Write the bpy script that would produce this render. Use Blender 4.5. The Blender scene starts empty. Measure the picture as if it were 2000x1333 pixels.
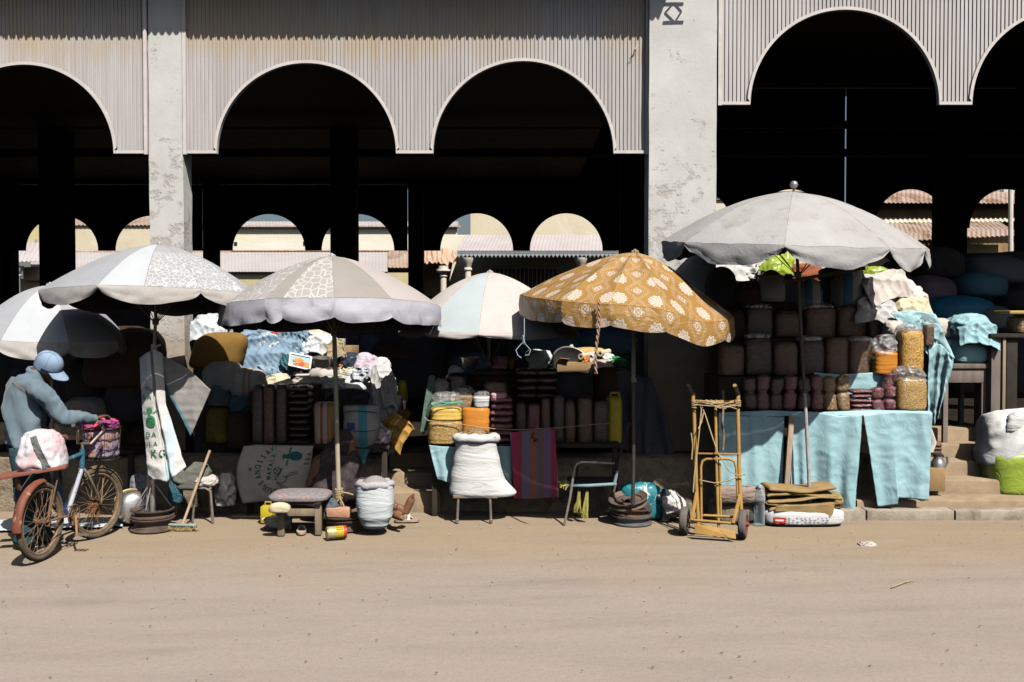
import bpy, bmesh, math, random
from mathutils import Vector, Matrix, noise as mnoise
from math import sin, cos, pi, radians, sqrt, atan2

rnd = random.Random(7)
SC = bpy.context.scene
COL = SC.collection

# ------------------------------------------------------------------ camera
CAM_H = 1.9
FPX = 1900.0                      # focal length in pixels of a 2000 px wide picture
TILT = math.atan(44.5 / FPX)
cam_data = bpy.data.cameras.new("camera")
cam_data.sensor_width = 36.0
cam_data.lens = 36.0 * FPX / 2000.0
cam_data.clip_start = 0.05
cam_data.clip_end = 3000
cam = bpy.data.objects.new("camera", cam_data)
cam.location = (0, 0, CAM_H)
cam.rotation_euler = (pi / 2 - TILT, 0, 0)
COL.objects.link(cam)
SC.camera = cam

# ------------------------------------------------------------------ daylight
SUN = Vector((0.55, -1.0, 1.45)).normalized()      # direction towards the sun
world = bpy.data.worlds.new("World")
SC.world = world
world.use_nodes = True
wnt = world.node_tree
bg = wnt.nodes["Background"]
sky = wnt.nodes.new("ShaderNodeTexSky")
sky.sky_type = 'NISHITA'
sky.sun_disc = False
sky.sun_elevation = math.asin(SUN.z)
sky.sun_rotation = math.atan2(SUN.x, SUN.y)
sky.altitude = 300
sky.air_density = 1.0
sky.dust_density = 3.0
sky.ozone_density = 0.6
wnt.links.new(sky.outputs[0], bg.inputs[0])
bg.inputs[1].default_value = 0.05
sun_data = bpy.data.lights.new("sun", 'SUN')
sun_data.energy = 5.0
sun_data.angle = radians(0.5)
sun_data.color = (1.0, 0.945, 0.87)
sun = bpy.data.objects.new("sun", sun_data)
sun.rotation_euler = SUN.to_track_quat('Z', 'Y').to_euler()
sun.location = (4, -6, 12)
COL.objects.link(sun)

SC.view_settings.view_transform = 'Standard'
SC.view_settings.look = 'None'
SC.view_settings.gamma = 1.0
SC.view_settings.use_curve_mapping = False
SC.view_settings.exposure = 0.3
SC.cycles.max_bounces = 8
SC.cycles.diffuse_bounces = 0
SC.cycles.transparent_max_bounces = 12

# ------------------------------------------------------------------ photograph pixel -> place at distance Y
def W(px, py, Y):
    dx = (px - 1000.0) / FPX
    du = -(py - 666.5) / FPX
    dy = cos(TILT) + du * sin(TILT)
    dz = -sin(TILT) + du * cos(TILT)
    k = Y / dy
    return Vector((dx * k, Y, CAM_H + dz * k))

def G(px, py):
    dx = (px - 1000.0) / FPX
    du = -(py - 666.5) / FPX
    dy = cos(TILT) + du * sin(TILT)
    dz = -sin(TILT) + du * cos(TILT)
    k = -CAM_H / dz
    return Vector((dx * k, dy * k, 0.0))

def mpp(Y):
    return Y / FPX

def V(*a):
    return Vector(a)

def nz(p, s=1.0, seed=0.0):
    return mnoise.noise(Vector((p[0] * s + seed * 13.7, p[1] * s - seed * 7.3, p[2] * s + seed * 3.1)))

def ridge(p, s=1.0, seed=0.0):
    return 1.0 - 2.0 * abs(nz(p, s, seed))

# ------------------------------------------------------------------ objects
ORG = {}
def tag(o, label=None, cat=None, group=None, kind=None):
    if label: o["label"] = label
    if cat: o["category"] = cat
    if group: o["group"] = group
    if kind: o["kind"] = kind
    return o

def thing(name, label, cat, loc, group=None):
    o = bpy.data.objects.new(name, None)
    o.empty_display_size = 0.1
    COL.objects.link(o)
    o.location = loc
    ORG[o.name] = Vector(loc)
    return tag(o, label, cat, group)

class MB:
    """collects geometry in world coordinates and links it as one mesh object"""
    def __init__(s):
        s.v = []; s.f = []; s.m = []; s.uv = []
    def add(s, verts, faces, mat=0, uvs=None):
        b = len(s.v)
        s.v.extend([Vector(p) for p in verts])
        s.uv.extend(uvs if uvs is not None else [(0.0, 0.0)] * len(verts))
        for f in faces:
            s.f.append([b + i for i in f]); s.m.append(mat)
        return s
    def box(s, x0, x1, y0, y1, z0, z1, mat=0):
        vs = [(x, y, z) for x in (x0, x1) for y in (y0, y1) for z in (z0, z1)]
        fs = [(0, 1, 3, 2), (4, 6, 7, 5), (0, 4, 5, 1), (2, 3, 7, 6), (0, 2, 6, 4), (1, 5, 7, 3)]
        return s.add(vs, fs, mat)
    def obox(s, c, ax, ay, az, mat=0):
        """box about centre c with half axes ax, ay, az"""
        c = Vector(c); ax = Vector(ax); ay = Vector(ay); az = Vector(az)
        vs = [c + i * ax + j * ay + k * az for i in (-1, 1) for j in (-1, 1) for k in (-1, 1)]
        fs = [(0, 1, 3, 2), (4, 6, 7, 5), (0, 4, 5, 1), (2, 3, 7, 6), (0, 2, 6, 4), (1, 5, 7, 3)]
        return s.add(vs, fs, mat)
    def bar(s, a, b, w, d=None, mat=0, up=(0, 0, 1)):
        a = Vector(a); b = Vector(b); d = d or w
        t = (b - a); L = t.length; t.normalize()
        u = Vector(up)
        if abs(t.dot(u)) > 0.95: u = Vector((0, 1, 0))
        x = t.cross(u).normalized(); y = x.cross(t).normalized()
        return s.obox((a + b) / 2, t * L / 2, x * w / 2, y * d / 2, mat)
    def loft(s, rings, closed=True, cap0=True, cap1=True, mat=0, uv=True):
        n = len(rings[0]); vs = []; uvs = []
        for i, r in enumerate(rings):
            for j, p in enumerate(r):
                vs.append(p); uvs.append((j / n, i / max(1, len(rings) - 1)))
        fs = []
        for i in range(len(rings) - 1):
            for j in range(n if closed else n - 1):
                k = (j + 1) % n
                fs.append((i * n + j, i * n + k, (i + 1) * n + k, (i + 1) * n + j))
        if cap0 and closed: fs.append(tuple(reversed(range(n))))
        if cap1 and closed: fs.append(tuple((len(rings) - 1) * n + j for j in range(n)))
        return s.add(vs, fs, mat, uvs)
    def tube(s, path, r, n=8, cap=True, mat=0, flat=1.0):
        path = [Vector(p) for p in path]
        m = len(path)
        rr = r if isinstance(r, (list, tuple)) else [r] * m
        tang = []
        for i in range(m):
            t = path[min(i + 1, m - 1)] - path[max(i - 1, 0)]
            if t.length < 1e-9: t = Vector((0, 0, 1))
            tang.append(t.normalized())
        u = Vector((0, 0, 1)) if abs(tang[0].z) < 0.9 else Vector((1, 0, 0))
        x = tang[0].cross(u).normalized()
        rings = []
        for i in range(m):
            t = tang[i]
            x = (x - t * x.dot(t)).normalized()
            y = t.cross(x)
            rings.append([path[i] + (x * cos(2 * pi * k / n) + y * flat * sin(2 * pi * k / n)) * rr[i] for k in range(n)])
        return s.loft(rings, True, cap, cap, mat)
    def lathe(s, prof, c, axis=(0, 0, 1), n=24, cap0=False, cap1=False, mat=0):
        """prof: list of (radius, height along axis)"""
        a = Vector(axis).normalized()
        u = Vector((1, 0, 0)) if abs(a.x) < 0.9 else Vector((0, 1, 0))
        x = (u - a * u.dot(a)).normalized(); y = a.cross(x)
        c = Vector(c)
        rings = [[c + a * h + (x * cos(2 * pi * k / n) + y * sin(2 * pi * k / n)) * r for k in range(n)] for r, h in prof]
        return s.loft(rings, True, cap0, cap1, mat)
    def torus(s, c, axis, R, r, n=32, k=8, mat=0, flat=1.0):
        a = Vector(axis).normalized()
        u = Vector((0, 0, 1)) if abs(a.z) < 0.9 else Vector((1, 0, 0))
        x = (u - a * u.dot(a)).normalized(); y = a.cross(x); c = Vector(c)
        rings = []
        for i in range(n + 1):
            d = x * cos(2 * pi * i / n) + y * sin(2 * pi * i / n)
            rings.append([c + d * (R + r * cos(2 * pi * j / k)) + a * (r * flat * sin(2 * pi * j / k)) for j in range(k)])
        return s.loft(rings, True, False, False, mat)
    def grid(s, fn, nu, nv, mat=0, thick=0.0, u0=0, u1=1, v0=0, v1=1):
        """surface fn(u,v)->point; thick gives it a back face pushed along -normal"""
        P = [[Vector(fn(u0 + (u1 - u0) * i / nu, v0 + (v1 - v0) * j / nv)) for i in range(nu + 1)] for j in range(nv + 1)]
        vs = []; uvs = []; fs = []
        w = nu + 1
        for j in range(nv + 1):
            for i in range(nu + 1):
                vs.append(P[j][i]); uvs.append((u0 + (u1 - u0) * i / nu, v0 + (v1 - v0) * j / nv))
        for j in range(nv):
            for i in range(nu):
                fs.append((j * w + i, j * w + i + 1, (j + 1) * w + i + 1, (j + 1) * w + i))
        if thick:
            b = len(vs)
            for j in range(nv + 1):
                for i in range(nu + 1):
                    du = P[j][min(i + 1, nu)] - P[j][max(i - 1, 0)]
                    dv = P[min(j + 1, nv)][i] - P[max(j - 1, 0)][i]
                    n = du.cross(dv)
                    n = n.normalized() if n.length > 1e-12 else Vector((0, 1, 0))
                    vs.append(P[j][i] - n * thick); uvs.append(uvs[j * w + i])
            for j in range(nv):
                for i in range(nu):
                    fs.append((b + j * w + i, b + (j + 1) * w + i, b + (j + 1) * w + i + 1, b + j * w + i + 1))
            for i in range(nu):
                fs.append((i + 1, i, b + i, b + i + 1)); q = nv * w
                fs.append((q + i, q + i + 1, b + q + i + 1, b + q + i))
            for j in range(nv):
                fs.append((j * w, (j + 1) * w, b + (j + 1) * w, b + j * w))
                fs.append(((j + 1) * w + nu, j * w + nu, b + j * w + nu, b + (j + 1) * w + nu))
        return s.add(vs, fs, mat, uvs)
    def shake(s, amp, sc, seed=0.0, axis=None):
        for p in s.v:
            d = Vector((nz(p, sc, seed), nz(p, sc, seed + 5), nz(p, sc, seed + 9))) * amp
            p += d if axis is None else Vector((d.x * axis[0], d.y * axis[1], d.z * axis[2]))
        return s
    def build(s, name, mats, parent=None, org=None, smooth=35, bevel=0.0, sub=0):
        if not isinstance(mats, (list, tuple)): mats = [mats]
        if parent is not None: o0 = ORG[parent.name]
        elif org is not None: o0 = Vector(org)
        else:
            xs = [p.x for p in s.v]; ys = [p.y for p in s.v]; zs = [p.z for p in s.v]
            o0 = Vector(((min(xs) + max(xs)) / 2, (min(ys) + max(ys)) / 2, min(zs)))
        me = bpy.data.meshes.new(name)
        me.from_pydata([p - o0 for p in s.v], [], s.f)
        uvl = me.uv_layers.new(name="UVMap")
        for l in me.loops: uvl.data[l.index].uv = s.uv[l.vertex_index]
        for m in mats: me.materials.append(m)
        for p, k in zip(me.polygons, s.m): p.material_index = k
        me.validate()
        bm = bmesh.new(); bm.from_mesh(me)
        bmesh.ops.recalc_face_normals(bm, faces=bm.faces)
        if bevel: bmesh.ops.bevel(bm, geom=[e for e in bm.edges if len(e.link_faces) == 2 and e.calc_face_angle(0) > 0.6], offset=bevel, segments=2, profile=0.5, affect='EDGES', clamp_overlap=True)
        bm.to_mesh(me); bm.free()
        if smooth: me.shade_smooth() if smooth >= 180 else me.set_sharp_from_angle(angle=radians(smooth))
        if smooth and smooth < 180:
            for p in me.polygons: p.use_smooth = True
        o = bpy.data.objects.new(name, me)
        COL.objects.link(o)
        if parent is not None: o.parent = parent
        else: o.location = o0
        ORG[o.name] = o0
        if sub:
            md = o.modifiers.new("sub", 'SUBSURF'); md.levels = sub; md.render_levels = sub
        return o

def children(o): return list(o.children)
def dup(o, loc=None, parent=None, rotz=None, label=None, group=None, scale=None):
    c = o.copy(); COL.objects.link(c)
    if parent is not None: c.parent = parent
    if loc is not None: c.location = loc
    if rotz is not None: c.rotation_euler.z = rotz
    if scale is not None: c.scale = scale
    if label: c["label"] = label
    if group: c["group"] = group
    ORG[c.name] = Vector(c.location)
    for ch in children(o): dup(ch, parent=c)
    return c

# ------------------------------------------------------------------ materials
def newmat(name):
    m = bpy.data.materials.new(name); m.use_nodes = True
    nt = m.node_tree
    return m, nt, nt.nodes["Principled BSDF"]

class N:
    """tiny shader expression helper"""
    def __init__(s, nt): s.nt = nt
    def node(s, t, **kw):
        n = s.nt.nodes.new(t)
        for k, v in kw.items(): setattr(n, k, v)
        return n
    def put(s, sock, v):
        if isinstance(v, bpy.types.NodeSocket): s.nt.links.new(v, sock)
        else:
            if sock.type == 'RGBA' and len(v) == 3: v = (*v, 1)
            sock.default_value = v
    def m(s, op, a, b=0.0, c=0.0, clamp=False):
        n = s.node("ShaderNodeMath", operation=op, use_clamp=clamp)
        s.put(n.inputs[0], a); s.put(n.inputs[1], b); s.put(n.inputs[2], c)
        return n.outputs[0]
    def mix(s, f, a, b):
        n = s.node("ShaderNodeMix", data_type='RGBA')
        s.put(n.inputs[0], f); s.put(n.inputs[6], a); s.put(n.inputs[7], b)
        return n.outputs[2]
    def coord(s, which='Object', scale=(1, 1, 1), rand=True, rot=(0, 0, 0)):
        tc = s.node("ShaderNodeTexCoord")
        mp = s.node("ShaderNodeMapping")
        s.put(mp.inputs[0], tc.outputs[which])
        mp.inputs[3].default_value = scale
        mp.inputs[2].default_value = rot
        if rand:
            oi = s.node("ShaderNodeObjectInfo")
            s.put(mp.inputs[1], s.m('MULTIPLY', oi.outputs['Random'], 37.0))
        return mp.outputs[0]
    def noise(s, vec, scale, detail=4, rough=0.55, dist=0.0):
        n = s.node("ShaderNodeTexNoise")
        s.put(n.inputs['Vector'], vec)
        n.inputs['Scale'].default_value = scale; n.inputs['Detail'].default_value = detail
        n.inputs['Roughness'].default_value = rough; n.inputs['Distortion'].default_value = dist
        return n.outputs['Fac']
    def voro(s, vec, scale, feature='F1', out='Distance', rand=1.0):
        n = s.node("ShaderNodeTexVoronoi", feature=feature)
        s.put(n.inputs['Vector'], vec); n.inputs['Scale'].default_value = scale
        n.inputs['Randomness'].default_value = rand
        return n.outputs[out]
    def ramp(s, f, lo, hi):
        n = s.node("ShaderNodeMapRange"); n.clamp = True
        s.put(n.inputs[0], f); n.inputs[1].default_value = lo; n.inputs[2].default_value = hi
        return n.outputs[0]
    def bump(s, h, strength=0.3, dist=0.01, prev=None):
        n = s.node("ShaderNodeBump")
        n.inputs['Strength'].default_value = strength; n.inputs['Distance'].default_value = dist
        s.put(n.inputs['Height'], h)
        if prev is not None: s.put(n.inputs['Normal'], prev)
        return n.outputs[0]
    def xyz(s, vec):
        n = s.node("ShaderNodeSeparateXYZ"); s.put(n.inputs[0], vec)
        return n.outputs

MATS = {}
def surf(name, col, col2=None, rough=0.8, nscale=6, lo=0.35, hi=0.68, bump=0.25, bscale=60, bdist=0.004, spec=0.3,
         metal=0.0, stretch=(1, 1, 1), rand=True, col3=None, s3=2.0, lo3=0.55, hi3=0.7, crease=0.0, creases=14, stripes=None,
         trans=0.0, var=0.12, coat=0.0, sheen=0.0):
    """general weathered surface; stripes = list of (axis, a, b, colour) over the object's own box"""
    if name in MATS: return MATS[name]
    m, nt, b = newmat(name); n = N(nt)
    vec = n.coord('Object', stretch, rand)
    if col2 is None: col2 = tuple(c * 0.72 for c in col)
    c = n.mix(n.ramp(n.noise(vec, nscale, 6, 0.62), lo, hi), col, col2)
    if col3 is not None:
        c = n.mix(n.ramp(n.noise(vec, s3, 8, 0.7, 0.6), lo3, hi3), c, col3)
    if stripes:
        tc = n.node("ShaderNodeTexCoord"); ax = n.xyz(tc.outputs['Generated'])
        for (k, a, bb, sc_) in stripes:
            f = n.m('MULTIPLY', n.m('GREATER_THAN', ax[k], a), n.m('LESS_THAN', ax[k], bb))
            c = n.mix(n.m('MULTIPLY', f, 0.9), c, sc_)
    if var and rand:
        oi = n.node("ShaderNodeObjectInfo")
        hv = n.node("ShaderNodeHueSaturation")
        n.put(hv.inputs['Value'], n.m('MULTIPLY_ADD', oi.outputs['Random'], var * 2, 1 - var))
        n.put(hv.inputs['Color'], c); c = hv.outputs[0]
    n.put(b.inputs['Base Color'], c)
    b.inputs['Roughness'].default_value = rough
    b.inputs['Metallic'].default_value = metal
    b.inputs['Specular IOR Level'].default_value = spec
    if coat: b.inputs['Coat Weight'].default_value = coat; b.inputs['Coat Roughness'].default_value = 0.15
    if sheen: b.inputs['Sheen Weight'].default_value = sheen
    nb = None
    if crease:
        w = n.noise(vec, creases, 3, 0.5, 0.8)
        w = n.m('ABSOLUTE', n.m('SUBTRACT', w, 0.5))
        nb = n.bump(w, crease, 0.02)
    if bump:
        nb = n.bump(n.noise(vec, bscale, 5, 0.65), bump, bdist, nb)
    if nb is not None: n.put(b.inputs['Normal'], nb)
    if trans:
        tr = n.node("ShaderNodeBsdfTranslucent"); n.put(tr.inputs[0], c)
        mx = n.node("ShaderNodeMixShader"); mx.inputs[0].default_value = trans
        nt.links.new(b.outputs[0], mx.inputs[1]); nt.links.new(tr.outputs[0], mx.inputs[2])
        nt.links.new(mx.outputs[0], nt.nodes["Material Output"].inputs[0])
    MATS[name] = m
    return m

def grain(name, col, col2, scale=110, plastic=0.6):
    """grain or beans pressed against a clear plastic bag"""
    if name in MATS: return MATS[name]
    m, nt, b = newmat(name); n = N(nt)
    vec = n.coord('Object')
    v = n.node("ShaderNodeTexVoronoi"); n.put(v.inputs['Vector'], vec); v.inputs['Scale'].default_value = scale
    f = n.xyz(v.outputs['Color'])[0]
    c = n.mix(f, col, col2)
    dark = n.ramp(v.outputs['Distance'], 0.62, 0.30)
    c = n.mix(dark, tuple(x * 0.45 for x in col2), c)
    n.put(b.inputs['Base Color'], c)
    b.inputs['Roughness'].default_value = 0.55
    b.inputs['Coat Weight'].default_value = plastic
    b.inputs['Coat Roughness'].default_value = 0.12
    nb = n.bump(n.m('MULTIPLY', v.outputs['Distance'], -1.0), 0.5, 0.004)
    n.put(b.inputs['Normal'], nb)
    w = n.m('ABSOLUTE', n.m('SUBTRACT', n.noise(n.coord('Object', (1, 1, 3.0)), 16, 3, 0.5, 0.5), 0.5))
    n.put(b.inputs['Coat Normal'], n.bump(w, 0.9, 0.04))
    MATS[name] = m
    return m

def plain(name, col, rough=0.5, metal=0.0, spec=0.4):
    return surf(name, col, tuple(c * 0.85 for c in col), rough, 20, bump=0.05, metal=metal, spec=spec)
# ------------------------------------------------------------------ shared materials
M_ground, _nt, _b = newmat("dusty_street"); _n = N(_nt)
_g = _n.node("ShaderNodeNewGeometry")
_p = _g.outputs['Position']
_xyz = _n.xyz(_p)
_far = _n.ramp(_n.m('ADD', _xyz[1], _n.m('MULTIPLY', _n.m('SUBTRACT', _n.noise(_p, 0.8, 5, 0.6), 0.5), 2.6)), 6.7, 8.3)
_c = _n.mix(_far, (0.335, 0.287, 0.252), (0.335, 0.262, 0.18))
_mp = _n.node("ShaderNodeMapping"); _n.put(_mp.inputs[0], _p); _mp.inputs[3].default_value = (0.35, 2.2, 1); _mp.inputs[2].default_value = (0, 0, 0.1)
_c = _n.mix(_n.m('MULTIPLY', _n.ramp(_n.noise(_mp.outputs[0], 1.6, 8, 0.62), 0.45, 0.72), 0.30), _c, (0.20, 0.17, 0.145))
_c = _n.mix(_n.m('MULTIPLY', _n.ramp(_n.noise(_p, 2.6, 6, 0.7), 0.52, 0.8), 0.35), _c, (0.38, 0.31, 0.23))
_tw = _n.m('SUBTRACT', _xyz[1], _n.m('ADD', _n.m('MULTIPLY', _xyz[0], 0.11), _n.m('MULTIPLY', _n.m('SINE', _n.m('MULTIPLY', _xyz[0], 0.55)), 0.16)))
for _o in (6.55, 6.95, 7.55, 5.9):
    _k = _n.ramp(_n.m('ABSOLUTE', _n.m('SUBTRACT', _tw, _o)), 0.09, 0.02)
    _c = _n.mix(_n.m('MULTIPLY', _n.m('MULTIPLY', _k, _n.ramp(_n.noise(_p, 1.1, 5, 0.7), 0.42, 0.66)), 0.24), _c, (0.185, 0.155, 0.13))
_c = _n.mix(_n.m('MULTIPLY', _n.ramp(_n.noise(_p, 0.55, 4, 0.55), 0.60, 0.70), 0.22), _c, (0.21, 0.175, 0.145))
_fine = _n.noise(_p, 70, 5, 0.8)
_c = _n.mix(_n.m('MULTIPLY', _n.ramp(_fine, 0.50, 0.64), 0.34), _c, (0.14, 0.118, 0.10))
_c = _n.mix(_n.m('MULTIPLY', _n.ramp(_n.noise(_p, 45, 5, 0.8), 0.57, 0.66), 0.45), _c, (0.40, 0.34, 0.28))
_n.put(_b.inputs['Base Color'], _c)
_b.inputs['Roughness'].default_value = 0.95; _b.inputs['Specular IOR Level'].default_value = 0.12
_nb = _n.bump(_fine, 0.35, 0.006)
_nb = _n.bump(_n.noise(_p, 14, 6, 0.65), 0.35, 0.015, _nb)
_n.put(_b.inputs['Normal'], _nb)

M_kerb = surf("kerb_concrete", (0.42, 0.37, 0.30), (0.30, 0.25, 0.19), 0.95, 9, bump=0.5, bscale=40, bdist=0.01, col3=(0.2, 0.16, 0.12), s3=4, rand=False)
M_step = surf("step_plaster", (0.36, 0.27, 0.175), (0.28, 0.205, 0.13), 0.95, 7, bump=0.45, bscale=45, bdist=0.008, col3=(0.2, 0.145, 0.09), s3=6, lo3=0.58, hi3=0.75, rand=False)
M_plinth = surf("rough_plinth", (0.32, 0.255, 0.18), (0.20, 0.155, 0.105), 0.95, 10, bump=0.8, bscale=22, bdist=0.03, col3=(0.10, 0.08, 0.055), s3=5, rand=False)
M_dark = surf("hall_shade_black", (0.010, 0.008, 0.007), (0.005, 0.004, 0.004), 0.95, 3, bump=0.2, spec=0.05, rand=False)  # near-black colour stands in for the deep shade inside the hall
M_darkfloor = surf("dark_floor", (0.03, 0.025, 0.02), (0.015, 0.012, 0.01), 0.95, 3, bump=0.2, spec=0.05, rand=False)  # shade of the hall interior put into the floor colour
M_roofmetal = surf("roof_metal", (0.05, 0.045, 0.042), (0.03, 0.026, 0.025), 0.8, 4, bump=0.1, spec=0.1, rand=False)

# painted corrugated sheet with an ochre stain line under the eave
M_panel, _nt, _b = newmat("painted_corrugated_sheet"); _n = N(_nt)
_p = _n.node("ShaderNodeNewGeometry").outputs['Position']; _xyz = _n.xyz(_p)
_mp = _n.node("ShaderNodeMapping"); _n.put(_mp.inputs[0], _p); _mp.inputs[3].default_value = (6, 1, 0.5)
_c = _n.mix(_n.ramp(_n.noise(_mp.outputs[0], 2.2, 6, 0.6), 0.35, 0.7), (0.545, 0.525, 0.52), (0.455, 0.43, 0.425))
_sh = _n.node('ShaderNodeTexWhiteNoise', noise_dimensions='1D'); _n.put(_sh.inputs['W'], _n.m('FLOOR', _n.m('DIVIDE', _xyz[0], 0.78)))
_hv = _n.node('ShaderNodeHueSaturation'); _n.put(_hv.inputs['Value'], _n.m('MULTIPLY_ADD', _sh.outputs[0], 0.14, 0.93)); _n.put(_hv.inputs['Color'], _c); _c = _hv.outputs[0]
_st = _n.m('MULTIPLY', _n.ramp(_n.m('ADD', _xyz[2], _n.m('MULTIPLY', _n.noise(_mp.outputs[0], 1.1, 5, 0.6), 0.5)), 4.80, 5.05),
           _n.m('MULTIPLY', _n.m('LESS_THAN', _xyz[0], 1.6), _n.ramp(_n.noise(_p, 0.7, 4, 0.6), 0.38, 0.55)))
_c = _n.mix(_n.m('MULTIPLY', _st, 0.55), _c, (0.50, 0.37, 0.20))
_mp2 = _n.node("ShaderNodeMapping"); _n.put(_mp2.inputs[0], _p); _mp2.inputs[3].default_value = (9, 1, 1.4)
_c = _n.mix(_n.m('MULTIPLY', _n.ramp(_n.noise(_mp2.outputs[0], 3.0, 6, 0.7), 0.66, 0.74), 0.6), _c, (0.27, 0.20, 0.16))
_n.put(_b.inputs['Base Color'], _c); _b.inputs['Roughness'].default_value = 0.55; _b.inputs['Specular IOR Level'].default_value = 0.3
_n.put(_b.inputs['Normal'], _n.bump(_n.noise(_p, 30, 4, 0.6), 0.12, 0.004))

M_trim = surf("painted_trim", (0.66, 0.62, 0.60), (0.56, 0.52, 0.50), 0.5, 8, bump=0.15, bscale=40, rand=False)

# flaking whitewash on concrete pillars
M_pillar, _nt, _b = newmat("flaking_whitewash"); _n = N(_nt)
_p = _n.node("ShaderNodeNewGeometry").outputs['Position']; _xyz = _n.xyz(_p)
_c = _n.mix(_n.ramp(_n.noise(_p, 2.2, 7, 0.65), 0.35, 0.65), (0.62, 0.618, 0.605), (0.535, 0.528, 0.51))
_h = _n.ramp(_xyz[2], 4.5, 2.3)
_fl = _n.noise(_p, 4.2, 9, 0.72, 0.3)
_f = _n.ramp(_n.m('ADD', _fl, _n.m('MULTIPLY', _h, 0.16)), 0.615, 0.69)
_c = _n.mix(_n.m('MULTIPLY', _f, 0.6), _c, (0.40, 0.36, 0.315))
_low = _n.ramp(_n.m('ADD', _xyz[2], _n.m('MULTIPLY', _fl, 0.9)), 2.5, 1.7)
_c = _n.mix(_n.m('MULTIPLY', _low, 0.85), _c, (0.30, 0.22, 0.13))
_c = _n.mix(_n.ramp(_n.noise(_p, 24, 3, 0.6), 0.70, 0.76), _c, (0.25, 0.22, 0.2))
_n.put(_b.inputs['Base Color'], _c); _b.inputs['Roughness'].default_value = 0.9; _b.inputs['Specular IOR Level'].default_value = 0.15
_nb = _n.bump(_n.m('MULTIPLY', _f, -1), 0.5, 0.01)
_n.put(_b.inputs['Normal'], _n.bump(_n.noise(_p, 26, 7, 0.7), 0.28, 0.008, _nb))

# back street
M_cream = surf("cream_plaster", (0.70, 0.63, 0.48), (0.61, 0.53, 0.38), 0.92, 0.6, bump=0.3, bscale=6, bdist=0.03, col3=(0.80, 0.76, 0.66), s3=0.35, rand=False)
M_cream2 = surf("whitened_plaster", (0.82, 0.80, 0.70), (0.72, 0.62, 0.44), 0.92, 0.5, bump=0.3, bscale=6, bdist=0.03, stretch=(0.5, 1, 1.6), rand=False)
M_olive = surf("shaded_olive_plaster", (0.62, 0.55, 0.30), (0.5, 0.43, 0.24), 0.92, 0.6, bump=0.2, bscale=6, rand=False)
M_pinkroof = surf("pink_grey_sheet", (0.42, 0.395, 0.39), (0.365, 0.335, 0.33), 0.7, 0.6, bump=0.1, rand=False)
M_greyroof = surf("grey_sheet", (0.48, 0.44, 0.44), (0.40, 0.35, 0.35), 0.6, 0.6, bump=0.1, rand=False)
M_rustroof = surf("rusty_sheet", (0.34, 0.24, 0.18), (0.42, 0.34, 0.29), 0.85, 1.3, bump=0.2, col3=(0.21, 0.12, 0.08), s3=0.9, lo3=0.5, hi3=0.62, stretch=(1.5, 0.4, 1), rand=False)
M_brownwall = surf("brown_plaster", (0.38, 0.25, 0.12), (0.24, 0.16, 0.085), 0.92, 0.7, bump=0.3, bscale=6, col3=(0.12, 0.085, 0.05), s3=0.8, rand=False)
M_bluegrey = surf("bluegrey_paint", (0.36, 0.40, 0.43), (0.27, 0.3, 0.32), 0.7, 2, bump=0.1, rand=False)
M_whitestone = surf("white_stone", (0.78, 0.72, 0.62), (0.6, 0.53, 0.43), 0.9, 3, bump=0.3, rand=False)
M_brickbits = surf("broken_brick", (0.55, 0.30, 0.2), (0.6, 0.48, 0.36), 0.9, 4, bump=0.5, bscale=10, bdist=0.05, rand=False)
M_glassdark = surf("dark_window", (0.03, 0.03, 0.035), None, 0.2, 3, bump=0, rand=False)
# ------------------------------------------------------------------ ground and kerb
def mesh_struct(mb, name, m, label=None, cat=None, **kw):
    o = mb.build(name, m, org=(0, 0, 0), **kw); o["kind"] = "structure"
    return tag(o, label, cat)

g = MB()
def ground_z(x, y):
    return 0.007 * nz((x, y, 0), 0.5, 2) + 0.0025 * nz((x, y, 0), 2.0, 4) - 0.008
g.grid(lambda u, v: (-14 + 28 * u, 2.5 + 8.0 * v, ground_z(-14 + 28 * u, 2.5 + 8.0 * v)), 140, 60)
mesh_struct(g, "street", M_ground, "dusty tan road surface in front of the stalls", "road", smooth=180)
g = MB(); g.grid(lambda u, v: (-400 + 800 * u, -150 + 850 * v, -0.06), 4, 4)
mesh_struct(g, "ground", M_ground, "flat dusty ground reaching to the horizon", "ground")

YF = 10.35                                    # front of the hall
YB = 26.8                                     # rear of the hall
LFL, RFL = 0.5, 0.72                          # floor levels
XS = W(1405, 900, 9.6).x                      # where the higher right part begins

pl = MB()
def plw(u, v, x0, x1, zt, y):
    x = x0 + (x1 - x0) * u; z = -0.05 + (zt + 0.05) * v
    return (x, y + 0.05 * nz((x, 0, z), 3.0, 3) + 0.03 * nz((x, 0, z), 9, 5) + 0.03 * v, z)
for (xa, xb2, nn_) in ((-13, W(745, 1000, 9.5).x, 160), (W(858, 1000, 9.5).x, 3.6, 90)):
    rings = []
    for i in range(nn_ + 1):
        r = [Vector(plw(i / nn_, k / 10, xa, xb2, LFL + .01, 9.55)) for k in range(11)]
        t_ = r[-1]
        r += [Vector((t_.x, t_.y + .04, t_.z + .02)), Vector((t_.x, 9.9, t_.z + .02)), Vector((t_.x, 9.9, -.05))]
        rings.append(r)
    pl.loft(rings, True, True, True)
o = pl.build("plinth_wall", M_plinth, org=(0, 9.5, 0)); tag(o, "rough stone and plaster plinth wall along the foot of the market hall", "low wall", kind="structure")
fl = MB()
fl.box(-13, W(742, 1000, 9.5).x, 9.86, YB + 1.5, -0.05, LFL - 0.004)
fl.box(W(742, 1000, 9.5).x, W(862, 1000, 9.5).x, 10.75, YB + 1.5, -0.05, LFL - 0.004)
fl.box(W(862, 1000, 9.5).x, 3.6, 9.86, YB + 1.5, -0.05, LFL - 0.004)
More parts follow.
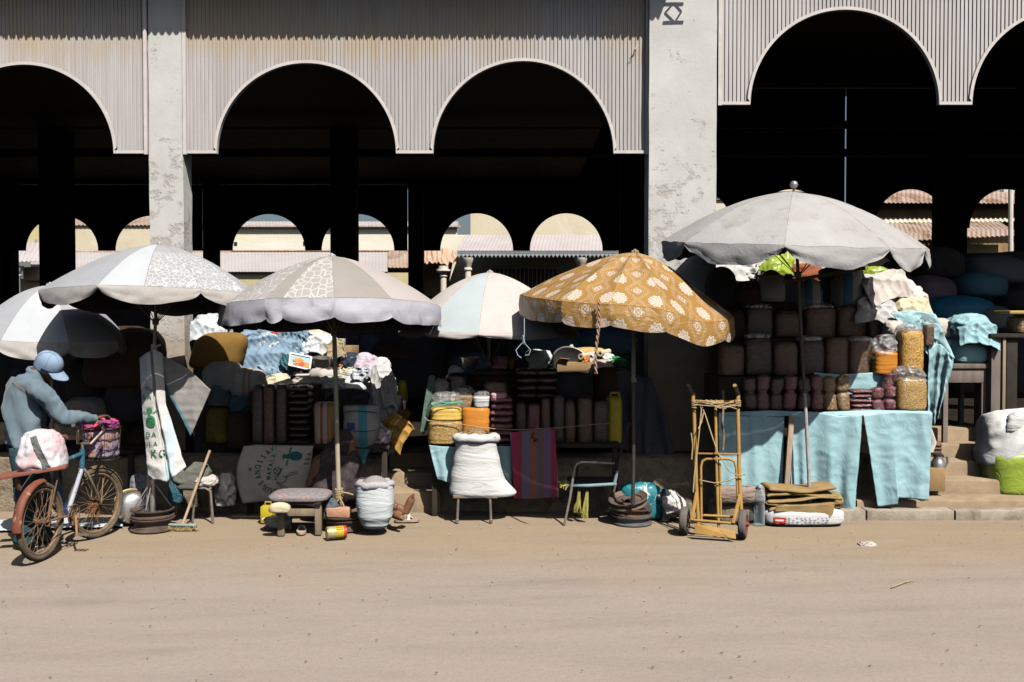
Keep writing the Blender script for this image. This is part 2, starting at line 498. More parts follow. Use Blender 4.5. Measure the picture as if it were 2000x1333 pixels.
fl.box(3.6, 13, 10.72, YB + 1.5, -0.05, RFL)
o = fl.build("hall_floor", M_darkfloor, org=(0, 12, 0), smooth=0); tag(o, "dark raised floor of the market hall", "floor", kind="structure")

kb = MB()
x = W(1485, 1000, 9.3).x
while x < 8:
    L = rnd.uniform(0.8, 1.3)
    a, b2 = x, x + L - 0.012
    kb.box(a, b2, 9.12 + rnd.uniform(0, .015), 9.30, -0.05, 0.085 + rnd.uniform(0, .012))
    x += L
o = kb.build("kerb", M_kerb, org=(4, 9.2, 0), bevel=0.012); tag(o, "pale worn stone kerb along the steps", "kerb", kind="structure")

def stair(name, xs0, xs1, steps, mat, label, seed):
    s = MB()
    for (y0, y1, z1) in steps:
        nx = max(6, int((xs1 - xs0) / 0.07))
        # worn block: front and top with rounded, chipped nosing
        def ring(x, k):
            e = 0.018 + 0.014 * nz((x, y0, z1), 4, seed) ; e = max(0.006, e)
            d = 0.012 * nz((x, y0, z1), 2.2, seed + 2)
            return [Vector((x, y0 + d, -0.05)), Vector((x, y0 + d * .5, z1 - e)), Vector((x, y0 + e * .35, z1 - e * .35)), Vector((x, y0 + e, z1 - 0.002 + d * .4)), Vector((x, y1, z1 + d * .3)), Vector((x, y1, -0.05))]
        rings = [ring(xs0 + (xs1 - xs0) * i / nx, i) for i in range(nx + 1)]
        s.loft(rings, True, True, True)
    o = s.build(name, mat, smooth=40)
    return tag(o, label, "steps")

def ystep(py, z):
    """distance of a horizontal edge seen at row py and height z"""
    du = -(py - 666.5) / FPX
    dz = -sin(TILT) + du * cos(TILT); dy = cos(TILT) + du * sin(TILT)
    return (z - CAM_H) / dz * dy
# right flight
st = []
for i, py in enumerate((970, 930, 896, 858, 820)):
    z = 0.155 + 0.142 * i
    st.append(((9.30, 9.62, 9.90, 10.16, 10.44)[i], 10.75, z))
stair("stone_steps", W(1660, 980, 9.5).x, 6.6, st, M_step, "flight of worn ochre steps climbing to the hall beside the blue stall", 1)
st = [(9.50, 10.8, 0.2), (9.85, 10.8, 0.33), (10.25, 10.8, LFL - 0.02)]
stair("stone_steps", W(742, 980, 9.7).x, W(862, 980, 9.7).x, st, M_step, "short steps half in shadow between two stalls behind the bare feet", 4)

# ------------------------------------------------------------------ market hall
hall = thing("market_hall", "large open market hall with pale corrugated arch panels and whitewashed concrete pillars", "market hall", (0, YF, 0))

def arch_panel(y, x0, x1, zb, zt, arches, pitch, depth, name="arch_panel", m=None, mt=None, trim=0.032, face=-1):
    """corrugated sheet from zt down to zb with arched cut-outs; arches: list of (xc, half width, ztop)"""
    s = MB()
    xs = []
    k = 0; x = x0
    prof = [(0.0, 0), (0.30, 0), (0.42, 1), (0.62, 1), (0.74, 0)]
    while x < x1:
        for (f, d) in prof[:-1] if False else prof:
            xx = x + f * pitch
            if x0 <= xx <= x1: xs.append((xx, d))
        x += pitch
    extra = [x0, x1]
    for (xc, a, ztop) in arches:
        extra += [xc - a, xc - a - 1e-4, xc + a, xc + a + 1e-4]
    def dep(xx):
        f = ((xx - x0) / pitch) % 1.0
        if f < .30: return 0
        if f < .42: return (f - .30) / .12
        if f < .62: return 1
        if f < .74: return (.74 - f) / .12
        return 0
    for e in extra:
        if x0 - 1e-6 <= e <= x1 + 1e-6: xs.append((e, dep(e)))
    xs.sort()
    def zbot(xx):
        for (xc, a, ztop) in arches:
            t = (xx - xc) / a
            if abs(t) <= 1: return zb + (ztop - zb) * sqrt(max(0.0, 1 - t * t))
        return zb
    pts_f = []
    for (xx, d) in xs:
        pts_f.append((xx, y + face * (depth * d), zbot(xx)))
    vs = []; fs = []
    NZ = 2
    for (xx, yy, z0) in pts_f:
        vs.append((xx, yy, z0)); vs.append((xx, yy, zt))
    for i in range(len(pts_f) - 1):
        fs.append((2 * i, 2 * i + 2, 2 * i + 3, 2 * i + 1))
    b = len(vs)
    for (xx, yy, z0) in pts_f:
        vs.append((xx, yy + 0.006, z0)); vs.append((xx, yy + 0.006, zt))
    for i in range(len(pts_f) - 1):
        fs.append((b + 2 * i, b + 2 * i + 1, b + 2 * i + 3, b + 2 * i + 2))
        fs.append((2 * i, b + 2 * i, b + 2 * i + 2, 2 * i + 2))
    s.add(vs, fs)
    p = s.build(name, m or M_panel, parent=hall, smooth=0)
    # rolled trim along the lower edge and round the arches
    t = MB()
    path = [Vector((x0, y, zb))]
    for (xc, a, ztop) in sorted(arches):
        path.append(Vector((xc - a, y, zb))) if xc - a > x0 else None
        for i in range(49):
            th = pi - pi * i / 48
            xx = xc + a * cos(th)
            if x0 < xx < x1: path.append(Vector((xx, y, zb + (ztop - zb) * sin(th))))
    path.append(Vector((x1, y, zb)))
    # de-duplicate
    pp = [path[0]]
    for q in path[1:]:
        if (q - pp[-1]).length > 1e-3: pp.append(q)
    out = []
    for i, q in enumerate(pp):
        d = pp[min(i + 1, len(pp) - 1)] - pp[max(i - 1, 0)]
        d.normalize(); nrm = Vector((-d.z, 0, d.x))
        if nrm.length < .1: nrm = Vector((0, 0, 1))
        out.append((q, nrm))
    rings = []
    f = face * (depth + 0.02)
    for (q, nn) in out:
        q2 = q + nn * trim
        rings.append([Vector((q.x, y + f, q.z)), Vector((q2.x, y + f, q2.z)), Vector((q2.x, y - f * .6 + .01, q2.z)), Vector((q.x, y - f * .6 + .01, q.z))])
    t.loft(rings, True, True, True)
    t.build("arch_trim", mt or M_trim, parent=p, smooth=30)
    return p

def zf(py, Y=YF): return W(1000, py, Y).z
def xf(px, Y=YF): return W(px, 600, Y).x
ZT = 5.55
PIT = 0.041
zb = zf(301)
arch_panel(YF, xf(-560), xf(293), zb, ZT, [(xf(55), xf(227) - xf(55), zf(128)), (xf(-365), xf(227) - xf(55), zf(128))], PIT, 0.013)
arch_panel(YF, xf(363), xf(1264), zb, ZT, [(xf(601), xf(775) - xf(601), zf(125)), (xf(1022), xf(1197) - xf(1022), zf(121))], PIT, 0.013)
YR = YF - 0.05
arch_panel(YR, xf(1402, YR), xf(2420, YR), zf(206, YR), 8.1, [(xf(1645, YR), xf(1828, YR) - xf(1645, YR), zf(21, YR)), (xf(2075, YR), xf(2258, YR) - xf(2075, YR), zf(21, YR))], PIT * 1.04, 0.013)

def pillar(x0, x1, y0, y1, z1, seed):
    s = MB()
    nzv = 46
    rings = []
    for i in range(nzv + 1):
        z = 0.2 + (z1 - 0.2) * i / nzv
        r = []
        for (xa, ya, xb, yb) in ((x0, y0, x1, y0), (x1, y0, x1, y1), (x1, y1, x0, y1), (x0, y1, x0, y0)):
            for k in range(6):
                f = k / 6
                xx = xa + (xb - xa) * f; yy = ya + (yb - ya) * f
                w = 0.006 * nz((xx, yy, z), 3.5, seed) + 0.003 * nz((xx, yy, z), 11, seed)
                r.append(Vector((xx + w, yy + w, z)))
        rings.append(r)
    s.loft(rings, True, True, True)
    return s.build("pillar", M_pillar, parent=hall, smooth=40)
pillar(xf(296), xf(362), YF - 0.03, YF + 0.24, ZT, 1)
pillar(xf(1266, YF - .1), xf(1397, YF - .1), YF - 0.12, YF + 0.22, 8.1, 2)
pillar(xf(-620), xf(-562), YF - 0.03, YF + 0.24, ZT, 3)
# flashing strips where the sheets meet the pillars
for (px, y0, zt_) in ((290.5, YF - .035, ZT), (366, YF - .035, ZT), (1262.5, YF - .035, ZT)):
    fsh = MB(); fsh.box(xf(px - 3.6), xf(px + 3.2), y0 - .012, y0 + .012, zb - .012, zt_); fsh.build('flashing', M_trim, parent=hall, smooth=0)
fsh = MB(); fsh.box(xf(1400, YR - .03), xf(1407, YR - .03), YR - .05, YR - .022, zf(208, YR), 8.0)
fsh.build("flashing", M_trim, parent=hall, smooth=0)
# roof and eaves (left part lower than the right part)
XR = 1.727
rf = MB()
rf.box(-14, XR, YF - .42, YB + 1, 5.567, 5.65)
rf.box(XR, 14, YF - 1.2, YB + 1, 8.2, 8.28)
rf.box(XR - .04, XR, YF - .42, YB + 1, 5.651, 8.199)
rf.build("roof", M_roofmetal, parent=hall, smooth=0)
# corrugated edge of the eave that throws the toothed shadow
ev = MB()
xx = -8.0; vs = []; fs = []
ev.grid(lambda u, v: (-8 + (XR + 8) * u, YF - .47 + 0.2 * v, 5.545 + 0.02 * sin(2 * pi * (XR + 8) * u / 0.075)), 1400, 1, thick=0.01)
ev.build("eave", M_roofmetal, parent=hall, smooth=0)
# light iron truss bracket under the eave, whose shadow falls on the wide pillar
br = MB()
yb_ = YF - .36
for zz in (5.52, 5.33): br.bar((XR - .02, yb_, zz), (XR + .19, yb_, zz), .018, .018)
for (p_, q_) in (((.0, .11), (.09, .21)), ((.09, .21), (.17, .12)), ((.0, .11), (.10, .01)), ((.10, .01), (.17, .12))):
    br.bar((XR + p_[0], yb_, 5.32 + p_[1]), (XR + q_[0], yb_, 5.32 + q_[1]), .014)
br.build("truss_bracket", M_roofmetal, parent=hall, smooth=0)
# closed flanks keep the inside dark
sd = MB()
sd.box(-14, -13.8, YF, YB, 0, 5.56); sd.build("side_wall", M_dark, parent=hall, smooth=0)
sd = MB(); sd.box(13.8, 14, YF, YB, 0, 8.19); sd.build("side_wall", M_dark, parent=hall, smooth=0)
# header above the rear arches and rear arch panels
def zb_(py): return W(1000, py, YB).z
def xb_(px): return W(px, 500, YB).x
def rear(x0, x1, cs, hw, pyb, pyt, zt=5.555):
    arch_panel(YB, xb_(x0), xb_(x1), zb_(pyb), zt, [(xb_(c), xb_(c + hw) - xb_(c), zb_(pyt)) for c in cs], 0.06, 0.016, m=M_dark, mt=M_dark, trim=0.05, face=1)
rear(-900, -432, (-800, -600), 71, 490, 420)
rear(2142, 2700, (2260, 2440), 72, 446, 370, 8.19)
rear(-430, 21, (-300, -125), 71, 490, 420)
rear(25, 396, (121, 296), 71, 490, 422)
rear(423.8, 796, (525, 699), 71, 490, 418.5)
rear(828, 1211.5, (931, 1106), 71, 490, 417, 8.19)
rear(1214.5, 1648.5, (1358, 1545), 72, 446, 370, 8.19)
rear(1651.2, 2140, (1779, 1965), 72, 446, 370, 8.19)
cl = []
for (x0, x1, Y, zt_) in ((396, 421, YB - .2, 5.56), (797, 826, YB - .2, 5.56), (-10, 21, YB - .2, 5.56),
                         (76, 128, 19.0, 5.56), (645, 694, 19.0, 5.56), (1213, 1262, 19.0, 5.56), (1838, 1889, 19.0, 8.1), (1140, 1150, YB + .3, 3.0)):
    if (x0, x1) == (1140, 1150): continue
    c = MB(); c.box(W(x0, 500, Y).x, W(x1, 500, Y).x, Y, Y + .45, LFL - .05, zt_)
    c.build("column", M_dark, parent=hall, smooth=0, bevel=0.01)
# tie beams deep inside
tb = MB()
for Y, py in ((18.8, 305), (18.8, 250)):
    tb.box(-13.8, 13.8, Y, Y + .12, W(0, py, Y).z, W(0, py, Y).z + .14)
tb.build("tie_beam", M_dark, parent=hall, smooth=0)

# ------------------------------------------------------------------ houses across the back street
def corr(mb, p00, p10, p01, p11, pitch, amp, n_per=6, thick=0.015, mat=0):
    """corrugated sheet between four corners; ribs run from the p0* to the p1* edge (u along the eave)"""
    p00, p10, p01, p11 = map(Vector, (p00, p10, p01, p11))
    L = (p10 - p00).length; n = max(4, int(L / pitch * n_per))
    nrm = (p10 - p00).cross(p01 - p00).normalized()
    mb.grid(lambda u, v: p00.lerp(p10, u).lerp(p01.lerp(p11, u), v) + nrm * amp * sin(2 * pi * u * L / pitch), n, 3, mat=mat, thick=thick)

YH = 38.0
def PH(px, py, Y=YH): return W(px, py, Y)
def wall(mb, px0, px1, py0, py1, Y, d=0.4, mat=0):
    a = PH(px0, py1, Y); b = PH(px1, py0, Y)
    mb.box(a.x, b.x, Y, Y + d, a.z, b.z, mat)

hs = thing("house", "long cream house with a pink grey porch roof seen through the left arches", "house", PH(450, 640))
m = MB(); wall(m, 130, 452, 440, 640, 40.2); m.build("wall", M_cream, parent=hs, smooth=0)
m = MB(); wall(m, 452.5, 893, 443, 640, 40.2); m.build("wall", M_cream2, parent=hs, smooth=0)
m = MB(); corr(m, PH(60, 531, 37.8), PH(757, 531, 37.8), PH(60, 489, 40.15), PH(757, 489, 40.15), 0.13, 0.007); m.build("porch_roof", M_pinkroof, parent=hs, smooth=60)
m = MB(); corr(m, PH(757.5, 523, 38.0), PH(826, 523, 38.0), PH(757.5, 489, 40.15), PH(826, 489, 40.15), 0.15, 0.014); m.build("porch_roof", M_rustroof, parent=hs, smooth=60)
m = MB(); corr(m, PH(440, 443, 40.0), PH(895, 443, 40.0), PH(440, 433, 42.0), PH(895, 433, 42.0), 0.14, 0.009); m.build("roof", M_greyroof, parent=hs, smooth=60)
m = MB(); corr(m, PH(120, 440, 40.1), PH(452, 440, 40.1), PH(120, 424, 43.0), PH(452, 424, 43.0), 0.17, 0.022); m.build("roof", M_rustroof, parent=hs, smooth=60)
m = MB(); wall(m, 452, 900, 440.5, 444, 40.05, .1); m.build("cornice", M_brickbits, parent=hs, smooth=0)
m = MB(); wall(m, 457, 463, 473, 480, 40.18, .03); m.build("vent_hole", M_glassdark, parent=hs, smooth=0); m = MB(); wall(m, 592, 596, 472, 480, 40.18, .03); m.build("vent_hole", M_glassdark, parent=hs, smooth=0)
m = MB(); wall(m, 128, 452, 490, 493, 39.9, .35); wall(m, 452, 760, 488.5, 491, 39.9, .35); m.build("ledge", M_brickbits, parent=hs, smooth=0)
m = MB(); wall(m, 60, 826, 533, 560, 38.0, .12); m.build("porch_beam", M_olive, parent=hs, smooth=0)

hs2 = thing("house", "higher tiled house behind the cream wall at the far left arches", "house", PH(250, 640, 50))
m = MB(); wall(m, 100, 320, 418, 640, 50); m.build("wall", M_whitestone, parent=hs2, smooth=0)
m = MB(); corr(m, PH(100, 437, 48), PH(330, 441, 48), PH(140, 418, 51), PH(330, 424, 51), 0.3, 0.03); m.build("roof", M_rustroof, parent=hs2, smooth=60)

hs3 = thing("house", "small grey roofed porch with a white column seen at the far left edge", "house", PH(50, 640, 36))
m = MB(); corr(m, PH(-60, 512, 36), PH(74, 511, 36), PH(-60, 470, 38), PH(100, 475, 38), 0.16, 0.022); m.build("porch_roof", M_greyroof, parent=hs3, smooth=60)
m = MB(); wall(m, -60, 80, 545, 640, 37.6); m.build("wall", M_olive, parent=hs3, smooth=0)
m = MB(); wall(m, 45, 76, 522, 548, 37.3, .2); m.shake(.03, 6); m.build("broken_wall", M_brickbits, parent=hs3, smooth=0)
m = MB(); a = PH(33, 600, 36.3)
m.lathe([(.13, -1.2), (.13, PH(33, 545, 36.3).z - a.z - .0), (.15, PH(33, 543, 36.3).z - a.z), (.18, PH(33, 538, 36.3).z - a.z), (.12, PH(33, 536, 36.3).z - a.z), (.24, PH(33, 526, 36.3).z - a.z), (.26, PH(33, 520, 36.3).z - a.z)], a, n=16, cap1=True)
m.build("column", M_whitestone, parent=hs3)
m = MB(); wall(m, 40, 80, 440, 500, 44, .3); m.build("far_wall", M_olive, parent=hs3, smooth=0)
m = MB(); wall(m, 57, 64, 478, 500, 43.95, .04); wall(m, 68, 72, 468, 500, 43.95, .04); m.build("window", M_bluegrey, parent=hs3, smooth=0)

hs4 = thing("house", "yellow house with a grey sheet porch roof and lacy fretwork valance", "house", PH(1050, 640))
m = MB(); wall(m, 919, 1264, 414, 470, 40.1, .4); m.build("wall", M_cream, parent=hs4, smooth=0)
m = MB(); wall(m, 860, 918.6, 459, 640, 40.12, .38); m.build("ruined_wall", M_cream2, parent=hs4, smooth=0)
m = MB(); corr(m, PH(892, 490, 37.4), PH(1214, 490, 37.4), PH(910, 459, 40.0), PH(1214, 459, 40.0), 0.14, 0.008); m.build("porch_roof", M_greyroof, parent=hs4, smooth=60)
m = MB(); wall(m, 830, 1264, 470.5, 640, 40.16, .4); m.build("porch_wall", M_olive, parent=hs4, smooth=0)
m = MB()
wall(m, 892, 1212, 491, 494, 37.42, .04)
k = 0
x = 893.0
while x < 1210:
    a = PH(x, 494, 37.44); s_ = 8.0 * 37.44 / FPX
    m.add([(a.x, a.y, a.z), (a.x + s_ * .92, a.y, a.z), (a.x + s_ * .92, a.y, a.z - s_ * .55), (a.x + s_ * .6, a.y, a.z - s_ * .9), (a.x + s_ * .46, a.y, a.z - s_ * 1.25), (a.x + s_ * .32, a.y, a.z - s_ * .9), (a.x, a.y, a.z - s_ * .55)], [(0, 6, 5, 4, 3, 2, 1)])
    b = len(m.v)
    x += 8.0
m.build("fretwork_valance", M_bluegrey, parent=hs4, smooth=0)
for cx in (914, 1135):
    m = MB(); a = PH(cx, 600, 37.7)
    zc = lambda py: PH(cx, py, 37.7).z - a.z
    m.lathe([(.13, -1.2), (.12, zc(529)), (.16, zc(528)), (.16, zc(525)), (.12, zc(523)), (.18, zc(515)), (.27, zc(508)), (.28, zc(504))], a, n=16, cap1=True)
    m.build("column", M_whitestone, parent=hs4)
m = MB(); wall(m, 958, 1090, 526, 640, 40.12, .1); m.build("window", M_glassdark, parent=hs4, smooth=0)
m = MB()
for i in range(17):
    xg = 960 + i * 8
    a = PH(xg, 640, 39.98); b = PH(xg, 527, 39.98)
    m.tube([a, b], .02, 6)
    if i % 2 == 0:
        c_ = PH(xg + 8, 527, 39.98)
        m.tube([b, b.lerp(c_, .25) + V(0, 0, .09), b.lerp(c_, .75) + V(0, 0, .09), c_], .02, 6)
m.build("window_grille", M_whitestone, parent=hs4)
m = MB(); wall(m, 956, 1092, 523, 525.6, 40.0, .12); wall(m, 1004, 1044, 520, 523, 39.9, .2); m.build("lintel", M_whitestone, parent=hs4, smooth=0)
m = MB(); m.tube([PH(943, 526, 39.9), PH(960, 522, 39.9), PH(985, 521, 39.9), PH(1004, 520, 39.9)], .025, 6)
m.tube([PH(985, 521, 39.9), PH(998, 512, 39.9), PH(1006, 500, 39.9)], .02, 6); m.build("cable", M_bluegrey, parent=hs4)
hs5 = thing("tiled_porch", "broken red tile porch roof between the cream and yellow houses", "porch roof", PH(855, 600))
m = MB(); corr(m, PH(825, 514, 37.9), PH(894, 514, 37.9), PH(825, 489, 40.0), PH(890, 489, 40.0), 0.2, 0.035)
m.shake(.14, 3.5, 2); m.build("tiles", M_brickbits, parent=hs5, smooth=60)
m = MB(); a = PH(866, 600, 38.0)
zc = lambda py: PH(866, py, 38.0).z - a.z
m.lathe([(.12, -1.2), (.12, zc(542)), (.17, zc(540)), (.12, zc(537)), (.28, zc(530)), (.28, zc(527)), (.2, zc(526)), (.2, zc(520))], a, n=14, cap1=True)
m.build("column", M_whitestone, parent=hs5)

hs6 = thing("house", "brown walled house with stacked rusty roofs seen through the right arches", "house", PH(1850, 640))
m = MB(); wall(m, 1700, 2110, 392, 428, 42, .4); wall(m, 1700, 2110, 428.5, 640, 41.6, .4); m.build("wall", M_brownwall, parent=hs6, smooth=0)
m = MB(); corr(m, PH(1690, 396, 41), PH(2110, 398, 41), PH(1690, 362, 45), PH(2110, 366, 45), 0.19, 0.022); m.build("roof", M_rustroof, parent=hs6, smooth=60)
m = MB(); corr(m, PH(1700, 436, 41), PH(2110, 431, 41), PH(1700, 427, 41.6), PH(2110, 424, 41.6), 0.2, 0.03); m.build("roof", M_cream, parent=hs6, smooth=60)
m = MB(); corr(m, PH(1690, 464, 37.6), PH(1985, 455, 37.6), PH(1690, 437, 41), PH(1950, 433, 41), 0.18, 0.022); m.build("porch_roof", M_rustroof, parent=hs6, smooth=60)
m = MB(); corr(m, PH(1700, 474, 36.4), PH(1995, 459, 36.4), PH(1700, 459, 37.5), PH(1995, 448, 37.5), 0.18, 0.024); m.build("lower_roof", M_rustroof, parent=hs6, smooth=60)
m = MB(); wall(m, 1960, 2040, 371, 398, 43.5, .4); m.build("gable", M_whitestone, parent=hs6, smooth=0)
m = MB(); wall(m, 1700, 1950, 478, 640, 37.6, .3); m.build("lower_wall", M_olive, parent=hs6, smooth=0)
hs7 = thing("house", "cream planked house behind the big grey umbrella top", "house", PH(1500, 640))
m = MB(); wall(m, 1250, 1640, 360, 640, 41, .4)
m.build("wall", M_cream, parent=hs7, smooth=0)
m = MB()
for py in (374, 381, 389): wall(m, 1250, 1640, py, py + 1.4, 40.9, .1)
m.build("board_edge", M_brownwall, parent=hs7, smooth=0)
m = MB(); m.tube([PH(1974, 640, 35), PH(1974, 340, 35)], .085, 10); 
o = m.build("utility_pole", M_whitestone); tag(o, "pale wooden utility pole in the back street at the right", "pole")
m = MB(); m.tube([PH(136, 640, 35), PH(134.5, 474, 35)], .03, 8)
o = m.build("post", M_glassdark); tag(o, "thin dark iron post standing in the back street at the left", "post")

m = MB(); m.tube([W(1247, 88, YF - .05), W(1240, 96, YF - .07), W(1236, 108, YF - .05), W(1229, 116, YF - .04)], .004, 6)
m.build("loose_wire", M_glassdark, parent=hall)
# ------------------------------------------------------------------ umbrella fabrics
def fabric(name, col, col2, trans=0.05, crinkle=0, crackle=None, weave=220, stain=None, var=0):
    m, nt, b = newmat(name); n = N(nt)
    vec = n.coord('Object', rand=False)
    c = n.mix(n.ramp(n.noise(vec, 2.6, 7, 0.66), 0.35, 0.7), col, col2)
    if stain: c = n.mix(n.ramp(n.noise(vec, 4.5, 8, 0.7, 0.5), 0.56, 0.72), c, stain)
    if crackle:
        tc = n.node("ShaderNodeTexCoord")
        mp = n.node("ShaderNodeMapping"); n.put(mp.inputs[0], tc.outputs['UV']); mp.inputs[3].default_value = (crackle[0], crackle[1], 1)
        u = n.xyz(tc.outputs['UV'])
        d = n.voro(mp.outputs[0], 1.0, 'DISTANCE_TO_EDGE')
        line = n.ramp(d, 0.075, 0.035)
        gate = n.ramp(n.m('ADD', u[1], n.m('MULTIPLY', n.m('SUBTRACT', n.noise(tc.outputs['UV'], 9, 3), 0.5), 0.12)), crackle[2], crackle[2] + 0.02)
        c = n.mix(n.m('MULTIPLY', n.m('MULTIPLY', line, gate), 0.85), c, crackle[3])
    n.put(b.inputs['Base Color'], c)
    b.inputs['Roughness'].default_value = 0.85; b.inputs['Specular IOR Level'].default_value = 0.15
    w = n.m('ABSOLUTE', n.m('SUBTRACT', n.noise(vec, 9, 4, 0.6, 0.7), 0.5))
    nb = n.bump(w, 0.22, 0.02)
    if crinkle: nb = n.bump(n.m('ABSOLUTE', n.m('SUBTRACT', n.noise(vec, crinkle, 5, 0.62, 1.2), 0.5)), 0.45, 0.015, nb)
    n.put(b.inputs['Normal'], n.bump(n.noise(vec, weave, 2, 0.5), 0.12, 0.002, nb))
    tr = n.node("ShaderNodeBsdfTranslucent"); n.put(tr.inputs[0], c)
    mx = n.node("ShaderNodeMixShader"); mx.inputs[0].default_value = trans
    nt.links.new(b.outputs[0], mx.inputs[1]); nt.links.new(tr.outputs[0], mx.inputs[2])
    nt.links.new(mx.outputs[0], nt.nodes["Material Output"].inputs[0])
    return m

F_grey = fabric("umbrella_grey", (0.39, 0.405, 0.435), (0.335, 0.345, 0.37), stain=(0.32, 0.315, 0.31))
F_white = fabric("umbrella_white", (0.50, 0.53, 0.555), (0.44, 0.47, 0.50))
F_crack = fabric("umbrella_grey_crackle", (0.365, 0.37, 0.39), (0.325, 0.33, 0.35), crackle=(24, 21, 0.42, (0.60, 0.60, 0.60)))
F_crackbig = fabric("umbrella_crackle", (0.38, 0.365, 0.35), (0.34, 0.325, 0.31), crackle=(15, 11, 0.12, (0.58, 0.565, 0.55)))
F_taupe = fabric("umbrella_taupe", (0.335, 0.31, 0.285), (0.29, 0.268, 0.245))
F_pink = fabric("umbrella_pinkish_grey", (0.47, 0.43, 0.41), (0.42, 0.38, 0.365))
F_lilac = fabric("umbrella_lilac_valance", (0.56, 0.555, 0.62), (0.45, 0.445, 0.50), stain=(0.30, 0.29, 0.31))
F_dirtyval = fabric("umbrella_soiled_valance", (0.52, 0.495, 0.475), (0.42, 0.39, 0.365), stain=(0.30, 0.27, 0.24))
F_paleblue = fabric("umbrella_pale_blue", (0.50, 0.565, 0.585), (0.44, 0.505, 0.525), trans=0.12)
F_palewhite = fabric("umbrella_off_white", (0.62, 0.575, 0.545), (0.54, 0.5, 0.47), stain=(0.5, 0.42, 0.38))
F_palepink = fabric("umbrella_pale_pink", (0.58, 0.54, 0.525), (0.56, 0.455, 0.43), trans=0.1)
F_lace = fabric("umbrella_crinkled_silver", (0.43, 0.425, 0.425), (0.36, 0.35, 0.345), stain=(0.30, 0.28, 0.265), crinkle=13)

F_seam = fabric("umbrella_seam", (0.27, 0.265, 0.265), (0.22, 0.215, 0.21))

# gold damask: flower medallions and ogee bands woven in white, in fabric coordinates (metres)
F_gold, _nt, _b = newmat("gold_damask"); _n = N(_nt)
_tc = _n.node("ShaderNodeTexCoord"); _u = _n.xyz(_tc.outputs['UV'])
_p = _n.m('DIVIDE', _u[0], 0.30); _q = _n.m('DIVIDE', _u[1], 0.30)
def _cell(p, q, ox, oy):
    a = _n.m('SUBTRACT', _n.m('FRACT', _n.m('ADD', p, ox)), 0.5)
    b = _n.m('SUBTRACT', _n.m('FRACT', _n.m('ADD', q, oy)), 0.5)
    return a, b
_a, _bq = _cell(_p, _q, 0.0, 0.25)
_r = _n.m('SQRT', _n.m('ADD', _n.m('POWER', _n.m('ABSOLUTE', _a), 2.0), _n.m('POWER', _n.m('ABSOLUTE', _n.m('MULTIPLY', _bq, 0.78)), 2.0)))
_th = _n.m('ARCTAN2', _bq, _a)
_edge = _n.m('MULTIPLY_ADD', _n.m('COSINE', _n.m('MULTIPLY', _th, 11.0)), 0.022, 0.205)
_fl = _n.m('LESS_THAN', _r, _edge)
_in = _n.m('GREATER_THAN', _n.m('SINE', _n.m('MULTIPLY_ADD', _r, 62.0, _n.m('MULTIPLY', _n.m('COSINE', _n.m('MULTIPLY', _th, 8.0)), 2.2))), 0.62)
_fl = _n.m('MULTIPLY', _fl, _n.m('SUBTRACT', 1.0, _n.m('MULTIPLY', _in, 0.8)))
_a2, _b2 = _cell(_p, _q, 0.5, 0.75)
_d = _n.m('ADD', _n.m('ABSOLUTE', _a2), _n.m('MULTIPLY', _n.m('ABSOLUTE', _b2), 0.85))
_th2 = _n.m('ARCTAN2', _b2, _a2)
_dia = _n.m('MULTIPLY', _n.m('LESS_THAN', _n.m('MULTIPLY_ADD', _n.m('COSINE', _n.m('MULTIPLY', _th2, 12.0)), 0.012, _d), 0.19), _n.m('GREATER_THAN', _n.m('SINE', _n.m('MULTIPLY_ADD', _d, 70.0, _n.m('COSINE', _n.m('MULTIPLY', _th2, 8.0)))), -0.1))
_band = _n.m('ABSOLUTE', _n.m('SUBTRACT', _n.m('ABSOLUTE', _a2), _n.m('MULTIPLY_ADD', _n.m('COSINE', _n.m('MULTIPLY', _b2, 2 * pi)), 0.12, 0.17)))
_dots = _n.m('GREATER_THAN', _n.m('SINE', _n.m('MULTIPLY', _b2, 70.0)), -0.3)
_bl = _n.m('MAXIMUM', _n.m('MULTIPLY', _n.m('LESS_THAN', _band, 0.018), _dots), _n.m('LESS_THAN', _n.m('ABSOLUTE', _n.m('SUBTRACT', _band, 0.048)), 0.007))
_pat = _n.m('MAXIMUM', _n.m('MAXIMUM', _fl, _dia), _n.m('MULTIPLY', _bl, 0.42), clamp=True)
_vec = _n.coord('Object', rand=False)
_base = _n.mix(_n.ramp(_n.noise(_vec, 3.0, 5, 0.6), 0.35, 0.7), (0.40, 0.228, 0.066), (0.325, 0.178, 0.047))
_c = _n.mix(_n.m('MULTIPLY', _pat, 0.85), _base, (0.66, 0.60, 0.55))
_n.put(_b.inputs['Base Color'], _c); _b.inputs['Roughness'].default_value = 0.42; _b.inputs['Specular IOR Level'].default_value = 0.45
_w = _n.m('ABSOLUTE', _n.m('SUBTRACT', _n.noise(_vec, 7, 3, 0.55, 0.7), 0.5))
_n.put(_b.inputs['Normal'], _n.bump(_n.noise(_vec, 200, 2), 0.1, 0.002, _n.bump(_w, 0.5, 0.05)))
_tr = _n.node("ShaderNodeBsdfTranslucent"); _n.put(_tr.inputs[0], _c)
_mx = _n.node("ShaderNodeMixShader"); _mx.inputs[0].default_value = 0.06
_nt.links.new(_b.outputs[0], _mx.inputs[1]); _nt.links.new(_tr.outputs[0], _mx.inputs[2])
_nt.links.new(_mx.outputs[0], _nt.nodes["Material Output"].inputs[0])

